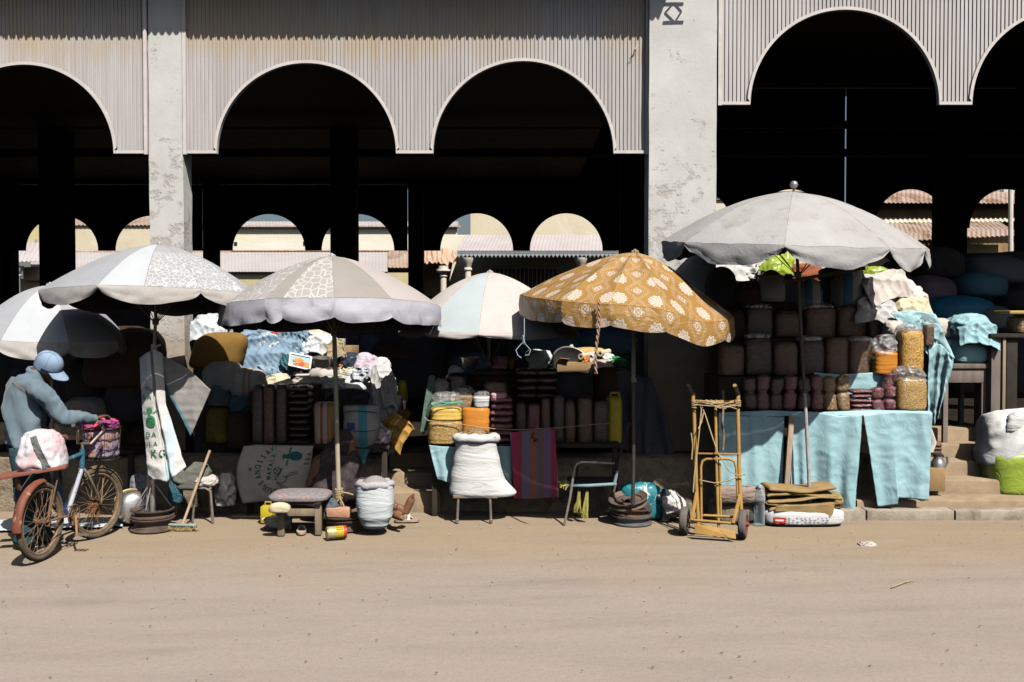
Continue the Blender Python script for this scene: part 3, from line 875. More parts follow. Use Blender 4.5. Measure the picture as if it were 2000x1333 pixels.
M_polewood = surf("pole_pale_wood", (0.46, 0.40, 0.30), (0.34, 0.29, 0.21), 0.7, 12, bump=0.3, bscale=60, stretch=(6, 6, 0.6), col3=(0.12, 0.09, 0.06), s3=4, lo3=0.6, hi3=0.7, rand=False)
M_poledark = surf("pole_dark_steel", (0.05, 0.045, 0.045), (0.09, 0.07, 0.06), 0.5, 14, metal=0.4, bump=0.15, rand=False)
M_polewhite = surf("pole_pale_paint", (0.5, 0.46, 0.44), (0.26, 0.22, 0.2), 0.6, 16, bump=0.2, stretch=(5, 5, 1), rand=False)
M_steel = surf("galvanised_steel", (0.42, 0.41, 0.40), (0.28, 0.26, 0.25), 0.45, 18, metal=0.7, bump=0.12, rand=False)

def smooth(x): 
    x = max(0.0, min(1.0, x)); return x * x * (3 - 2 * x)

def umbrella(name, label, apex, R, H, tilt, ribs, mats, valmat, val, base, polemats, seed, expo=1.6, round_=0.25, droop=None, finial=True, flare=0.25, wrinkle=0.0, sag=0.0, pole_r=0.017, flaps=None):
    """apex point; ribs: angles in degrees (0 = +x, 270 = towards the camera); mats one per panel (panel i runs from rib i to rib i+1)
       val = (length at ribs, extra length mid panel, waviness)"""
    apex = Vector(apex); base = Vector(base)
    ribs = [a - math.degrees(atan2(apex.x, apex.y)) for a in ribs]
    RX = Matrix.Rotation(tilt[0], 3, 'X') @ Matrix.Rotation(tilt[1], 3, 'Y')
    t_ = thing(name, label, "umbrella", base)
    nr = len(ribs)
    def rib(ang, t):
        p = Vector((cos(ang) * R * t, sin(ang) * R * t, -H * (t ** expo)))
        return p
    def can(i, f, t):
        a0 = radians(ribs[i]); a1 = radians(ribs[(i + 1) % nr])
        if a1 <= a0: a1 += 2 * pi
        p0 = rib(a0, t); p1 = rib(a1, t)
        chord = p0.lerp(p1, f); rd = rib(a0 + (a1 - a0) * f, t)
        p = chord.lerp(rd, round_)
        p.z -= sag * sin(pi * f) * sin(pi * min(1, t)) * R
        if wrinkle:
            p.z += wrinkle * ridge((p.x * 1.0, p.y, p.z), 6 / R, seed) * t
        p.z += 0.006 * nz(p, 3.5, seed)
        if droop: p = droop(p, a0 + (a1 - a0) * f, t)
        return p
    c = MB()
    NU, NT = 14, 16
    for i in range(nr):
        b0 = len(c.v)
        w = (can(i, 0, 1) - can(i, 1, 1)).length
        c.grid(lambda u, v: apex + RX @ can(i, u, 0.02 + 0.98 * v), NU, NT, mat=i % len(mats), thick=0.004)
        for k in range(b0, len(c.v)):
            u, v = c.uv[k]; c.uv[k] = ((u - 0.5) * w * v + i * 0.13 * 0, v * sqrt(R * R + H * H))
    cano = c.build("canopy", mats, parent=t_, smooth=60)
    # valance
    v_ = MB()
    for (i0, i1) in (flaps or [(k, k + 1) for k in range(nr)]):
        b0 = len(v_.v)
        w = (can(i0 % nr, 0, 1) - can((i1 - 1) % nr, 1, 1)).length
        def vf(u, v, i0=i0, i1=i1):
            k = min(i1 - 1, i0 + int(u * (i1 - i0))); f_ = u * (i1 - i0) - (k - i0)
            p = apex + RX @ can(k % nr, f_, 1.0)
            q = apex + RX @ can(k % nr, f_, 0.96)
            out = (p - q); out.z = 0
            if out.length > 1e-6: out.normalize()
            L = val[0] + val[1] * (sin(pi * u) ** 0.6) + val[2] * nz(p, 5, seed + 3)
            wv = val[2] * 1.2 * nz((p.x, p.y, v * .3), 9, seed + 8) * v
            return p + V(0, 0, -L * v) + out * (0.008 * sin(pi * v) + flare * L * v * (0.3 + 0.7 * sin(pi * u)) * .3 + wv + 0.002)
        v_.grid(vf, NU * (i1 - i0), 6, thick=0.004)
        L0 = sqrt(R * R + H * H)
        for k in range(b0, len(v_.v)):
            u, v = v_.uv[k]; v_.uv[k] = ((u - 0.5) * w, L0 + v * (val[0] + val[1]))
    v_.build("valance", valmat, parent=cano, smooth=60)
    sm = MB()
    for i in range(nr): sm.tube([apex + RX @ (can(i, 0, .03 + .97 * k / 12) + V(0, 0, .0025)) for k in range(13)], .0032, 5)
    sm.build("seam_piping", F_seam if 'gold' not in label else F_gold, parent=cano)
    # ribs and stretchers
    pole_dir = (base - apex).normalized()
    runner = apex + pole_dir * H * 1.55
    for i in range(nr):
        a = radians(ribs[i])
        rb = MB()
        pts = []
        for k in range(11):
            t = 0.03 + 0.97 * k / 10
            p = rib(a, t)
            if droop: p = droop(p, a, t)
            pts.append(apex + RX @ (p + V(0, 0, -0.012)))
        rb.tube(pts, 0.0045, 6)
        rb.tube([pts[5], runner + V(cos(a), sin(a), 0) * .02], 0.004, 6)
        rb.build("rib", M_poledark, parent=t_)
    # pole
    L = (base - apex).length
    segs = polemats
    a0 = 0.0
    for k, (f, m_, r_) in enumerate(segs):
        pm = MB()
        n_ = 8
        pts = []
        for j in range(n_ + 1):
            q = a0 + (f - a0) * j / n_
            p = apex.lerp(base, q) + V(0.006 * nz((q * 3, seed, 0), 1, seed), 0, 0)
            pts.append(p)
        pm.tube(pts, r_, 12)
        pm.lathe([(r_, 0), (r_ * 1.35, 0.003), (r_ * 1.35, 0.035), (r_, 0.038)], apex.lerp(base, f), (apex - base).normalized(), 12)
        pm.build("pole", m_, parent=t_)
        a0 = f
    rn = MB(); rn.lathe([(0.018, -.03), (0.03, -.025), (0.03, .02), (.02, .03)], runner, pole_dir, 12, True, True); rn.build("runner", M_poledark, parent=t_)
    fm = MB()
    if finial == 'ball':
        fm.lathe([(0.012, 0), (0.012, .03), (.02, .036), (.033, .05), (.038, .068), (.033, .09), (.02, .102), (.004, .106)], apex, RX @ V(0, 0, 1), 16, True, True)
    else:
        fm.lathe([(0.03, -.005), (0.028, .008), (.016, .018), (.014, .03), (.004, .034)], apex, RX @ V(0, 0, 1), 14, True, True)
        for k in range(5):
            a = k * 1.3
            fm.tube([apex + V(cos(a) * .035, sin(a) * .035, -.002), apex + V(cos(a) * .02, sin(a) * .02, .016), apex + V(cos(a + .8) * .03, sin(a + .8) * .03, .012)], .008, 6)
    fm.build("finial", M_steel if finial == 'ball' else valmat, parent=t_)
    return t_

# the five market umbrellas and the one at the edge of the frame
umbrella("market_umbrella", "big grey and white umbrella at the left edge behind the man in the cap", W(98, 558, 9.6), 0.72, 0.50, (radians(3), radians(3)),
         [10, 58, 105, 150, 188, 236, 283, 326], [F_grey, F_grey, F_grey, F_grey, F_grey, F_white, F_grey, F_grey], F_dirtyval, (0.10, 0.06, 0.02), V(W(98, 900, 9.6).x, 9.65, LFL), [(1, M_polewood, 0.014)], 11, round_=.5, expo=1.75)
umbrella("market_umbrella", "tall grey umbrella with a white panel, crackle print and scalloped valance by the narrow pillar", W(311, 479, 9.0), 0.985, 0.46, (radians(-3), radians(0.8)),
         [8, 60, 100, 150, 182, 242, 264, 290, 320], [F_grey, F_white, F_grey, F_grey, F_grey, F_white, F_crack, F_crack, F_crack],
         F_dirtyval, (0.025, 0.125, 0.015), W(286, 1010, 8.72), [(0.5, M_polewood, 0.015), (1, M_steel, 0.013)], 12, round_=.3,
         flaps=[(0, 1), (1, 2), (2, 3), (3, 4), (4, 5), (5, 7), (7, 9)])
umbrella("market_umbrella", "taupe and crackle print umbrella with a deep lilac valance over the denim pile", W(648, 502, 8.9), 1.0, 0.45, (radians(-3), radians(-0.6)),
         [5, 55, 95, 140, 176, 238, 247, 271, 299], [F_pink, F_taupe, F_crackbig, F_taupe, F_crackbig, F_taupe, F_crackbig, F_taupe, F_pink],
         F_lilac, (0.16, 0.045, 0.025), W(663, 1012, 8.72), [(1, M_polewood, 0.021)], 13, round_=.55)
umbrella("market_umbrella", "small faded umbrella of pale blue, white and pink panels behind the gold one", W(957, 534, 9.95), 0.91, 0.60, (radians(0), radians(1.0)),
         [0, 40, 90, 140, 185, 228, 264, 315], [F_palewhite, F_paleblue, F_palewhite, F_paleblue, F_palewhite, F_paleblue, F_palepink, F_palewhite],
         F_palepink, (0.03, 0.03, 0.012), V(W(953, 800, 9.95).x, 10.0, LFL), [(1, M_poledark, 0.014)], 14, round_=.45, expo=1.75)

def droop4(p, a, t):
    p = p.copy()
    p.z -= 0.10 * smooth((p.x / 1.0 + 0.1)) * t
    p.z -= 0.05 * math.exp(-((p.x - 0.55) / 0.22) ** 2) * t
    p.x -= 0.06 * t
    return p
umbrella("market_umbrella", "gold damask umbrella with white flower medallions beside the wide pillar", W(1240, 494, 8.95), 0.985, 0.44, (radians(4), radians(2.5)),
         [3, 45, 90, 135, 178, 238, 263, 290, 330], [F_gold], F_gold, (0.17, 0.03, 0.012), W(1236, 985, 8.75), [(0.52, M_polewood, 0.019), (1, M_poledark, 0.017)], 15, round_=.3, expo=1.45, droop=droop4, sag=.035)
umbrella("market_umbrella", "largest umbrella, crinkled silver grey with a ball finial over the blue stall", W(1550, 376, 9.15), 1.205, 0.50, (radians(5), radians(1.6)),
         [0, 45, 90, 135, 178, 222, 268, 311, 338], [F_lace], F_lace, (0.03, 0.15, 0.03), W(1584, 1012, 8.98), [(0.62, M_poledark, 0.016), (0.93, M_polewhite, 0.017), (1, M_rust if 'M_rust' in globals() else M_polewood, 0.02)], 16, expo=1.7, round_=.4, finial='ball', wrinkle=.012)
# ------------------------------------------------------------------ goods: materials
B_bean = grain("beans_shade_tone", (0.055, 0.024, 0.02), (0.026, 0.012, 0.010), 75, 0.7)  # bean colour darkened to deepen the shade on the stalls
B_red = grain("red_beans", (0.27, 0.09, 0.10), (0.17, 0.05, 0.06), 75, 0.8)
B_peanut = grain("peanuts", (0.14, 0.065, 0.04), (0.09, 0.04, 0.025), 65, 0.6)
B_tan = grain("tan_grain", (0.42, 0.27, 0.13), (0.30, 0.18, 0.08), 75, 0.6)
B_corn = grain("cracked_corn", (0.76, 0.47, 0.13), (0.64, 0.35, 0.06), 80, 0.5)
B_cornpale = grain("pale_cracked_corn", (0.66, 0.44, 0.17), (0.54, 0.33, 0.10), 105, 0.5)
B_brown = grain("grain_shade_tone", (0.17, 0.088, 0.042), (0.105, 0.052, 0.026), 95, 0.6)  # replaces tan grain in shaded rows, with the shade darkened into its colour
B_black = grain("black_beans", (0.022, 0.018, 0.02), (0.010, 0.008, 0.010), 80, 0.7)
B_orange = surf("orange_meal_bag", (0.62, 0.24, 0.03), (0.52, 0.18, 0.02), 0.45, 5, bump=0.05, crease=0.35, creases=9, coat=0.5, stretch=(0.4, 1, 2.2), var=0.05)
B_yellow = surf("yellow_meal_bag", (0.70, 0.48, 0.12), (0.6, 0.38, 0.07), 0.5, 30, bump=0.2, bscale=120, coat=0.5, crease=0.2, creases=8)
C_white = surf("white_woven_sack", (0.65, 0.65, 0.645), (0.545, 0.54, 0.53), 0.75, 6, bump=0.35, bscale=140, bdist=0.003, crease=0.8, creases=6, stretch=(.55, .55, 2.4), sheen=0.1, var=0.06)
C_warm = surf("soiled_white_sack", (0.62, 0.565, 0.52), (0.46, 0.41, 0.37), 0.8, 5, bump=0.3, bscale=120, crease=0.5, creases=8, var=0.08)
C_grey = surf("grey_sack", (0.30, 0.28, 0.27), (0.22, 0.205, 0.2), 0.85, 5, bump=0.3, bscale=110, crease=0.5, creases=8)
C_blueish = surf("bluish_white_sack", (0.58, 0.63, 0.655), (0.47, 0.525, 0.555), 0.7, 5, bump=0.25, bscale=130, crease=0.5, creases=8, var=0.06)
C_aqua = surf("aqua_tarpaulin", (0.385, 0.605, 0.65), (0.33, 0.545, 0.595), 0.55, 4, bump=0.3, bscale=160, bdist=0.003, crease=0.75, creases=7, stretch=(1, 1, .6), spec=0.45, var=0.03, trans=0.08)
C_aquapale = surf("pale_aqua_sack", (0.34, 0.56, 0.60), (0.27, 0.48, 0.53), 0.55, 4, bump=0.3, bscale=150, crease=0.7, creases=9, spec=0.4)
C_denim = surf("washed_denim_cloth", (0.22, 0.33, 0.43), (0.15, 0.24, 0.33), 0.85, 6, bump=0.3, bscale=150, crease=0.6, creases=8, sheen=0.2)
C_teal = surf("dark_teal_cloth", (0.05, 0.14, 0.17), (0.03, 0.10, 0.13), 0.8, 6, bump=0.3, bscale=120, crease=0.6, creases=8)
C_navy = surf("navy_cloth", (0.03, 0.045, 0.075), (0.02, 0.03, 0.05), 0.85, 6, bump=0.3, bscale=120, crease=0.5, creases=8)
C_deepblue = surf("deep_blue_sack", (0.02, 0.16, 0.27), (0.012, 0.10, 0.19), 0.6, 3, bump=0.3, bscale=120, crease=0.4, creases=4)
C_slate = surf("slate_sack", (0.12, 0.15, 0.17), (0.08, 0.10, 0.12), 0.7, 3, bump=0.3, bscale=120, crease=0.4, creases=5)
C_mustard = surf("mustard_cloth", (0.42, 0.24, 0.06), (0.32, 0.17, 0.04), 0.9, 5, bump=0.4, bscale=130, crease=0.5, creases=8)
C_burlap = surf("burlap", (0.36, 0.25, 0.115), (0.26, 0.175, 0.075), 0.95, 6, bump=0.8, bscale=170, bdist=0.005, crease=0.3, creases=7, var=0.05)
C_pink = surf("pink_white_bag", (0.66, 0.46, 0.48), (0.64, 0.62, 0.66), 0.6, 3.5, 0.46, 0.56, bump=0.2, bscale=60, crease=0.6, creases=8, spec=0.4, col3=(0.60, 0.34, 0.26), s3=3.5, lo3=0.6, hi3=0.68)
C_floral = surf("dark_floral_cloth", (0.045, 0.037, 0.038), (0.085, 0.06, 0.066), 0.9, 22, 0.45, 0.6, bump=0.3, bscale=100, crease=0.5, creases=6, col3=(0.17, 0.085, 0.02), s3=13, lo3=0.62, hi3=0.66)
C_cushion = surf("floral_cushion", (0.20, 0.19, 0.21), (0.30, 0.25, 0.22), 0.9, 40, 0.45, 0.6, bump=0.4, bscale=90, col3=(0.55, 0.18, 0.14), s3=9, lo3=0.57, hi3=0.64, var=0)
C_purple = surf("purple_print_cloth", (0.22, 0.04, 0.20), (0.62, 0.10, 0.16), 0.75, 9, 0.5, 0.56, bump=0.3, bscale=80, crease=0.6, creases=10, col3=(0.65, 0.55, 0.58), s3=12, lo3=0.62, hi3=0.66)
C_lime = surf("lime_packet", (0.33, 0.44, 0.055), (0.58, 0.60, 0.52), 0.45, 7, 0.62, 0.66, bump=0.1, crease=0.6, creases=9, coat=0.4)
C_redpack = surf("red_packet", (0.35, 0.03, 0.02), (0.28, 0.02, 0.015), 0.5, 5, bump=0.1, crease=0.4, creases=7, coat=0.4, stripes=[(0, .12, .32, (.5, .42, .3)), (0, .42, .58, (.5, .42, .3)), (0, .62, .98, (.36, .22, .03))])
C_pinkcloth = surf("pink_cloth", (0.66, 0.24, 0.30), (0.7, 0.4, 0.44), 0.85, 5, bump=0.3, crease=0.5, creases=8)
C_cream = surf("cream_cloth", (0.66, 0.58, 0.42), (0.56, 0.47, 0.31), 0.85, 5, bump=0.3, bscale=90, crease=0.4, creases=6)
C_greennet = surf("green_net", (0.05, 0.38, 0.12), (0.03, 0.27, 0.08), 0.7, 30, bump=0.6, bscale=60)
C_redcloth = surf("red_cloth", (0.5, 0.035, 0.02), (0.36, 0.02, 0.015), 0.8, 5, bump=0.3, crease=0.5)
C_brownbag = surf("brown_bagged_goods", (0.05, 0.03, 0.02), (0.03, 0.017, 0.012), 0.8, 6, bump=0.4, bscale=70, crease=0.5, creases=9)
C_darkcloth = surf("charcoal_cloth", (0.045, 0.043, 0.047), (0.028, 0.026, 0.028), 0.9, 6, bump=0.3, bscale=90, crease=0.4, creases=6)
C_jacket_grey = surf("hung_grey_cloth", (0.10, 0.10, 0.12), (0.07, 0.068, 0.08), 0.9, 4, bump=0.3, bscale=90, crease=0.5, creases=5)
C_bluestripe = surf("blue_striped_sack", (0.55, 0.52, 0.48), (0.46, 0.43, 0.4), 0.75, 5, bump=0.3, bscale=130, crease=0.4, creases=6, stripes=[(0, .18, .48, (.03, .16, .28)), (0, .8, .93, (.03, .12, .2))])
C_tealstripe = surf("teal_striped_sack", (0.45, 0.42, 0.40), (0.37, 0.345, 0.33), 0.75, 5, bump=0.25, bscale=140, crease=0.3, creases=5, var=0, stripes=[(0, .46, .70, (.07, .33, .38))])
C_rainbow = surf("striped_check_sack", (0.40, 0.05, 0.10), (0.33, 0.035, 0.075), 0.75, 8, bump=0.3, bscale=160, bdist=0.003, stretch=(1, 1, .2), var=0,
                 stripes=[(0, .24, .40, (.17, .16, .22)), (0, .40, .54, (.32, .12, .10)), (0, .54, .68, (.16, .13, .12)), (0, .68, .84, (.2, .13, .24)), (0, .955, 1.1, (.34, .2, .34)), (0, -.1, .03, (.34, .2, .34))])
C_yplastic = plain("yellow_plastic", (0.62, 0.48, 0.03), 0.4)
C_wplastic = plain("white_plastic", (0.72, 0.72, 0.72), 0.4)
C_card = surf("cardboard", (0.40, 0.26, 0.13), (0.32, 0.2, 0.095), 0.9, 8, bump=0.2, bscale=40)
C_wood = surf("weathered_wood", (0.32, 0.25, 0.17), (0.20, 0.15, 0.10), 0.9, 10, bump=0.6, bscale=30, bdist=0.006, stretch=(1, 1, .15), col3=(0.07, 0.055, 0.04), s3=8, lo3=0.56, hi3=0.64)
C_woodgrey = surf("grey_board_wood", (0.24, 0.20, 0.18), (0.15, 0.12, 0.1), 0.85, 10, bump=0.5, bscale=30, stretch=(1, 1, .15))
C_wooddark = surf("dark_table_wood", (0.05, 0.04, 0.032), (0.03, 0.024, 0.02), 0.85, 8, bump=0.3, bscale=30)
C_stick = surf("pale_stick", (0.50, 0.36, 0.26), (0.36, 0.25, 0.18), 0.8, 12, bump=0.4, bscale=40, stretch=(3, 3, .5))
C_rope = surf("twine", (0.50, 0.38, 0.21), (0.38, 0.28, 0.15), 0.95, 60, bump=0.8, bscale=160, bdist=0.003)
C_stone = surf("stone", (0.30, 0.24, 0.17), (0.22, 0.17, 0.12), 0.95, 12, bump=0.8, bscale=40, bdist=0.015)
C_brick = surf("clay_brick", (0.42, 0.21, 0.12), (0.48, 0.30, 0.2), 0.95, 8, bump=0.6, bscale=40, bdist=0.01)
C_rustrim = surf("rusty_rim_steel", (0.17, 0.13, 0.11), (0.09, 0.065, 0.055), 0.65, 7, bump=0.35, bscale=50, metal=0.35, col3=(0.22, 0.11, 0.06), s3=5, lo3=0.52, hi3=0.66)
C_greyrim = surf("grey_rim_steel", (0.22, 0.22, 0.23), (0.13, 0.125, 0.125), 0.55, 7, bump=0.3, bscale=50, metal=0.4, col3=(0.24, 0.17, 0.12), s3=5, lo3=0.58, hi3=0.7)
C_alu = surf("aluminium_pot", (0.62, 0.61, 0.60), (0.48, 0.47, 0.46), 0.32, 10, bump=0.1, metal=0.85, stretch=(1, 1, 6))
C_tan_leather = surf("tan_sandal", (0.50, 0.36, 0.26), (0.38, 0.26, 0.18), 0.7, 12, bump=0.2)
C_greymetal = surf("worn_tube_steel", (0.30, 0.27, 0.24), (0.20, 0.17, 0.145), 0.5, 18, metal=0.5, bump=0.2)
I_green = plain("green_print_ink", (0.045, 0.22, 0.10), 0.8)
I_dkgreen = plain("dark_green_print_ink", (0.02, 0.13, 0.115), 0.8)
I_red = plain("red_print_ink", (0.55, 0.035, 0.03), 0.7)
I_grey = plain("grey_print_ink", (0.30, 0.30, 0.33), 0.8)
I_blue = plain("blue_print_ink", (0.05, 0.13, 0.30), 0.8)
I_white = plain("white_print_ink", (0.72, 0.70, 0.68), 0.8)

# clear plastic film
M_film, _nt, _b = newmat("clear_plastic_film"); _n = N(_nt)
_v = _n.coord('Object')
_w = _n.m('ABSOLUTE', _n.m('SUBTRACT', _n.noise(_v, 14, 4, 0.6, 0.8), 0.5))
_gl = _n.node("ShaderNodeBsdfGlossy"); _gl.inputs['Roughness'].default_value = 0.12
_n.put(_gl.inputs['Normal'], _n.bump(_w, 0.9, 0.05))
_df = _n.node("ShaderNodeBsdfDiffuse"); _n.put(_df.inputs[0], (0.62, 0.62, 0.62))
_tp = _n.node("ShaderNodeBsdfTransparent"); _n.put(_tp.inputs[0], (0.93, 0.95, 0.95))
_m1 = _n.node("ShaderNodeMixShader"); _m2 = _n.node("ShaderNodeMixShader")
_m1.inputs[0].default_value = 0.45
_nt.links.new(_gl.outputs[0], _m1.inputs[1]); _nt.links.new(_df.outputs[0], _m1.inputs[2])
_n.put(_m2.inputs[0], _n.ramp(_w, 0.16, 0.0))
_fac = _n.m('MULTIPLY_ADD', _n.ramp(_w, 0.10, 0.0), 0.42, 0.16)
_n.put(_m2.inputs[0], _fac)
_nt.links.new(_tp.outputs[0], _m2.inputs[1]); _nt.links.new(_m1.outputs[0], _m2.inputs[2])
_nt.links.new(_m2.outputs[0], _nt.nodes["Material Output"].inputs[0])

M_bottle, _nt, _b = newmat("water_bottle_plastic"); _n = N(_nt)
_b.inputs['Base Color'].default_value = (0.86, 0.93, 0.97, 1); _b.inputs['Roughness'].default_value = 0.05
_b.inputs['Transmission Weight'].default_value = 0.0; _b.inputs['IOR'].default_value = 1.2
_tp = _n.node("ShaderNodeBsdfTransparent"); _n.put(_tp.inputs[0], (0.80, 0.90, 0.95))
_mx = _n.node("ShaderNodeMixShader")
_lw = _n.node("ShaderNodeLayerWeight"); _lw.inputs[0].default_value = 0.45
_n.put(_mx.inputs[0], _n.m('MULTIPLY_ADD', _lw.outputs['Facing'], 0.5, 0.05))
_nt.links.new(_tp.outputs[0], _mx.inputs[1]); _nt.links.new(_b.outputs[0], _mx.inputs[2])
_nt.links.new(_mx.outputs[0], _nt.nodes["Material Output"].inputs[0])

# ------------------------------------------------------------------ goods: shapes
SEED = [100]
def sd():
    SEED[0] += 1; return SEED[0]

def rect(px0, py0, px1, py1, Y):
    a = W(px0, py1, Y); b = W(px1, py0, Y)
    return a.x, b.x, a.z, b.z

def blob_mesh(x0, x1, z0, z1, Y, d, a=3.0, b=2.8, amp=0.06, sc=4.0, seed=1, nr=20, ns=28, lean=0.0, taper=0.0, ridgy=1.0, bot=None, rings=0.0, pinch=0.0, mb=None, mat=0, topflat=False, skew=0.0):
    """rounded bag: a = how boxy in elevation, b = how boxy in plan, bot = how flat the foot is; front face at distance Y"""
    mb = mb or MB()
    w = (x1 - x0) / 2; h = z1 - z0; cx = (x0 + x1) / 2; cy = Y + d / 2
    R = []
    s = min(w * 2, h, d * 1.5)
    if amp >= .18: nr = max(nr, 34); ns = max(ns, 60)
    FR = Matrix.Rotation(seed * 2.4, 3, 'Y') @ Matrix.Rotation(seed * 1.3, 3, 'X')
    for i in range(nr + 1):
        t = i / nr
        t = 0.5 - 0.5 * cos(pi * t)
        q = abs(2 * t - 1)
        e = (bot or a * 2) if t < .5 else a
        p = max(0.0, 1 - q ** e) ** (1 / e)
        p = max(p, 0.02)
        p *= 1 - taper * t
        if pinch and t > .5: p *= 1 - pinch * smooth((t - .6) / .3) 
        p *= 1 + rings * sin(t * h * 140 + 3 * nz((t * 5, seed, 0), 1, seed))
        ring = []
        for k in range(ns):
            th = 2 * pi * k / ns
            c, s_ = cos(th), sin(th)
            ux = abs(c) ** (2 / b) * (1 if c >= 0 else -1); uy = abs(s_) ** (2 / b) * (1 if s_ >= 0 else -1)
            P = Vector((cx + ux * w * p + lean * t * w + skew * h * (t - .5), cy + uy * d / 2 * p, z0 + h * t))
            q3 = ((P.x - cx) / s * sc * .3, (P.y - cy) / s * sc * .3, (P.z - z0) / s * sc * .3)
            n_ = ridgy * (ridge(q3, 2.2, seed) - .3) + (1 - ridgy) * nz(q3, 2.2, seed) + .45 * ridge(q3, 5.5, seed + 3)
            dirv = Vector((ux * w, uy * d / 2, (t - .5) * h * .8))
            if dirv.length > 1e-6: dirv.normalize()
            P += dirv * (amp * s * n_ * .5) * min(1, 8 * t + .15)
            if P.z < z0: P.z = z0
            ring.append(P)
        R.append(ring)
    mb.loft(R, True, True, True, mat)
    return mb

def blob(name, r, Y, d, mat, label, cat, group=None, parent=None, **kw):
    x0, x1, z0, z1 = rect(*r, Y)
    kw.setdefault('seed', sd())
    mb = blob_mesh(x0, x1, z0, z1, Y, d, **kw)
    o = mb.build(name, mat, parent=parent, smooth=180)
    return tag(o, label, cat, group)

def bag(name, r, Y, d, mat, label, cat="bag", group=None, neck=0.0, knot=False, **kw):
    """clear plastic bag filled with grain; neck = height (px) of the loose film above the grain"""
    kw.setdefault('a', 4.2 + (SEED[0] * 37 % 10) * .35); kw.setdefault('lean', ((SEED[0] * 53 % 21) - 10) * .008); kw.setdefault('b', 3.4); kw.setdefault('amp', .035); kw.setdefault('sc', 4); kw.setdefault('rings', .013)
    o = blob(name, r, Y, d, mat, label, cat, group, **kw)
    if neck:
        x0, x1, z0, z1 = rect(r[0], r[1] - neck, r[2], r[1], Y)
        q = (x1 - x0) * (.04 if not knot else .25); s = sd()
        mb = blob_mesh(x0 + q, x1 - q, z0 - (z1 - z0) * .9, z1 + (z1 - z0) * .15, Y + d * .08, d * .84, a=2.0, b=2.4, amp=.34, sc=4.5, seed=s, nr=20, ns=40, skew=.25 * sin(s * 2.1))
        mb.build("bag_neck", M_film, parent=o, smooth=180)
    return o

def packet(name, r, Y, d, mat, label, cat="packet", group=None, **kw):
    """flat pillow packet lying down, ends pinched"""
    x0, x1, z0, z1 = rect(*r, Y)
    mb = MB(); n = 20; R = []; s = sd()
    for i in range(n + 1):
        t = i / n; u = 2 * t - 1
        p = max(.12, (1 - abs(u) ** 5)) ** .5
        ring = []
        for k in range(16):
            th = 2 * pi * k / 16
            P = Vector((x0 + (x1 - x0) * t, Y + d / 2 + cos(th) * d / 2 * (.75 + .25 * p), (z0 + z1) / 2 + sin(th) * (z1 - z0) / 2 * p))
            P += V(0, .25, 1) * (z1 - z0) * .13 * ridge(P, 14, s) 
            ring.append(P)
        R.append(ring)
    mb.loft(R, True, True, True)
    return tag(mb.build(name, mat, smooth=180), label, cat, group)

def sachet(name, r, Y, d, mat, label, cat="sachet", group=None, waist=0.55, seed=None):
    """narrow tied sachet, pinched at the waist and pointed at the foot"""
    x0, x1, z0, z1 = rect(*r, Y)
    mb = MB(); n = 26; R = []; s = seed or sd(); w = (x1 - x0) / 2; h = z1 - z0
    for i in range(n + 1):
        t = i / n
        p = min(1, (t / .16 + .25) if t < .12 else 1) 
        p *= 1 - .42 * math.exp(-((t - waist) / .05) ** 2) if waist else 1
        p *= min(1, (1 - t) / .1 + .25)
        ring = []
        for k in range(18):
            th = 2 * pi * k / 18
            b = 2.6
            ux = abs(cos(th)) ** (2 / b) * (1 if cos(th) >= 0 else -1); uy = abs(sin(th)) ** (2 / b) * (1 if sin(th) >= 0 else -1)
            P = Vector(((x0 + x1) / 2 + ux * w * p + .12 * w * sin(t * 5 + s), Y + d / 2 + uy * d / 2 * p, z0 + h * t))
            P += V(ux, uy, 0) * w * .10 * ridge(P, 16, s)
            ring.append(P)
        R.append(ring)
    mb.loft(R, True, True, True)
    return tag(mb.build(name, mat, smooth=180), label, cat, group)

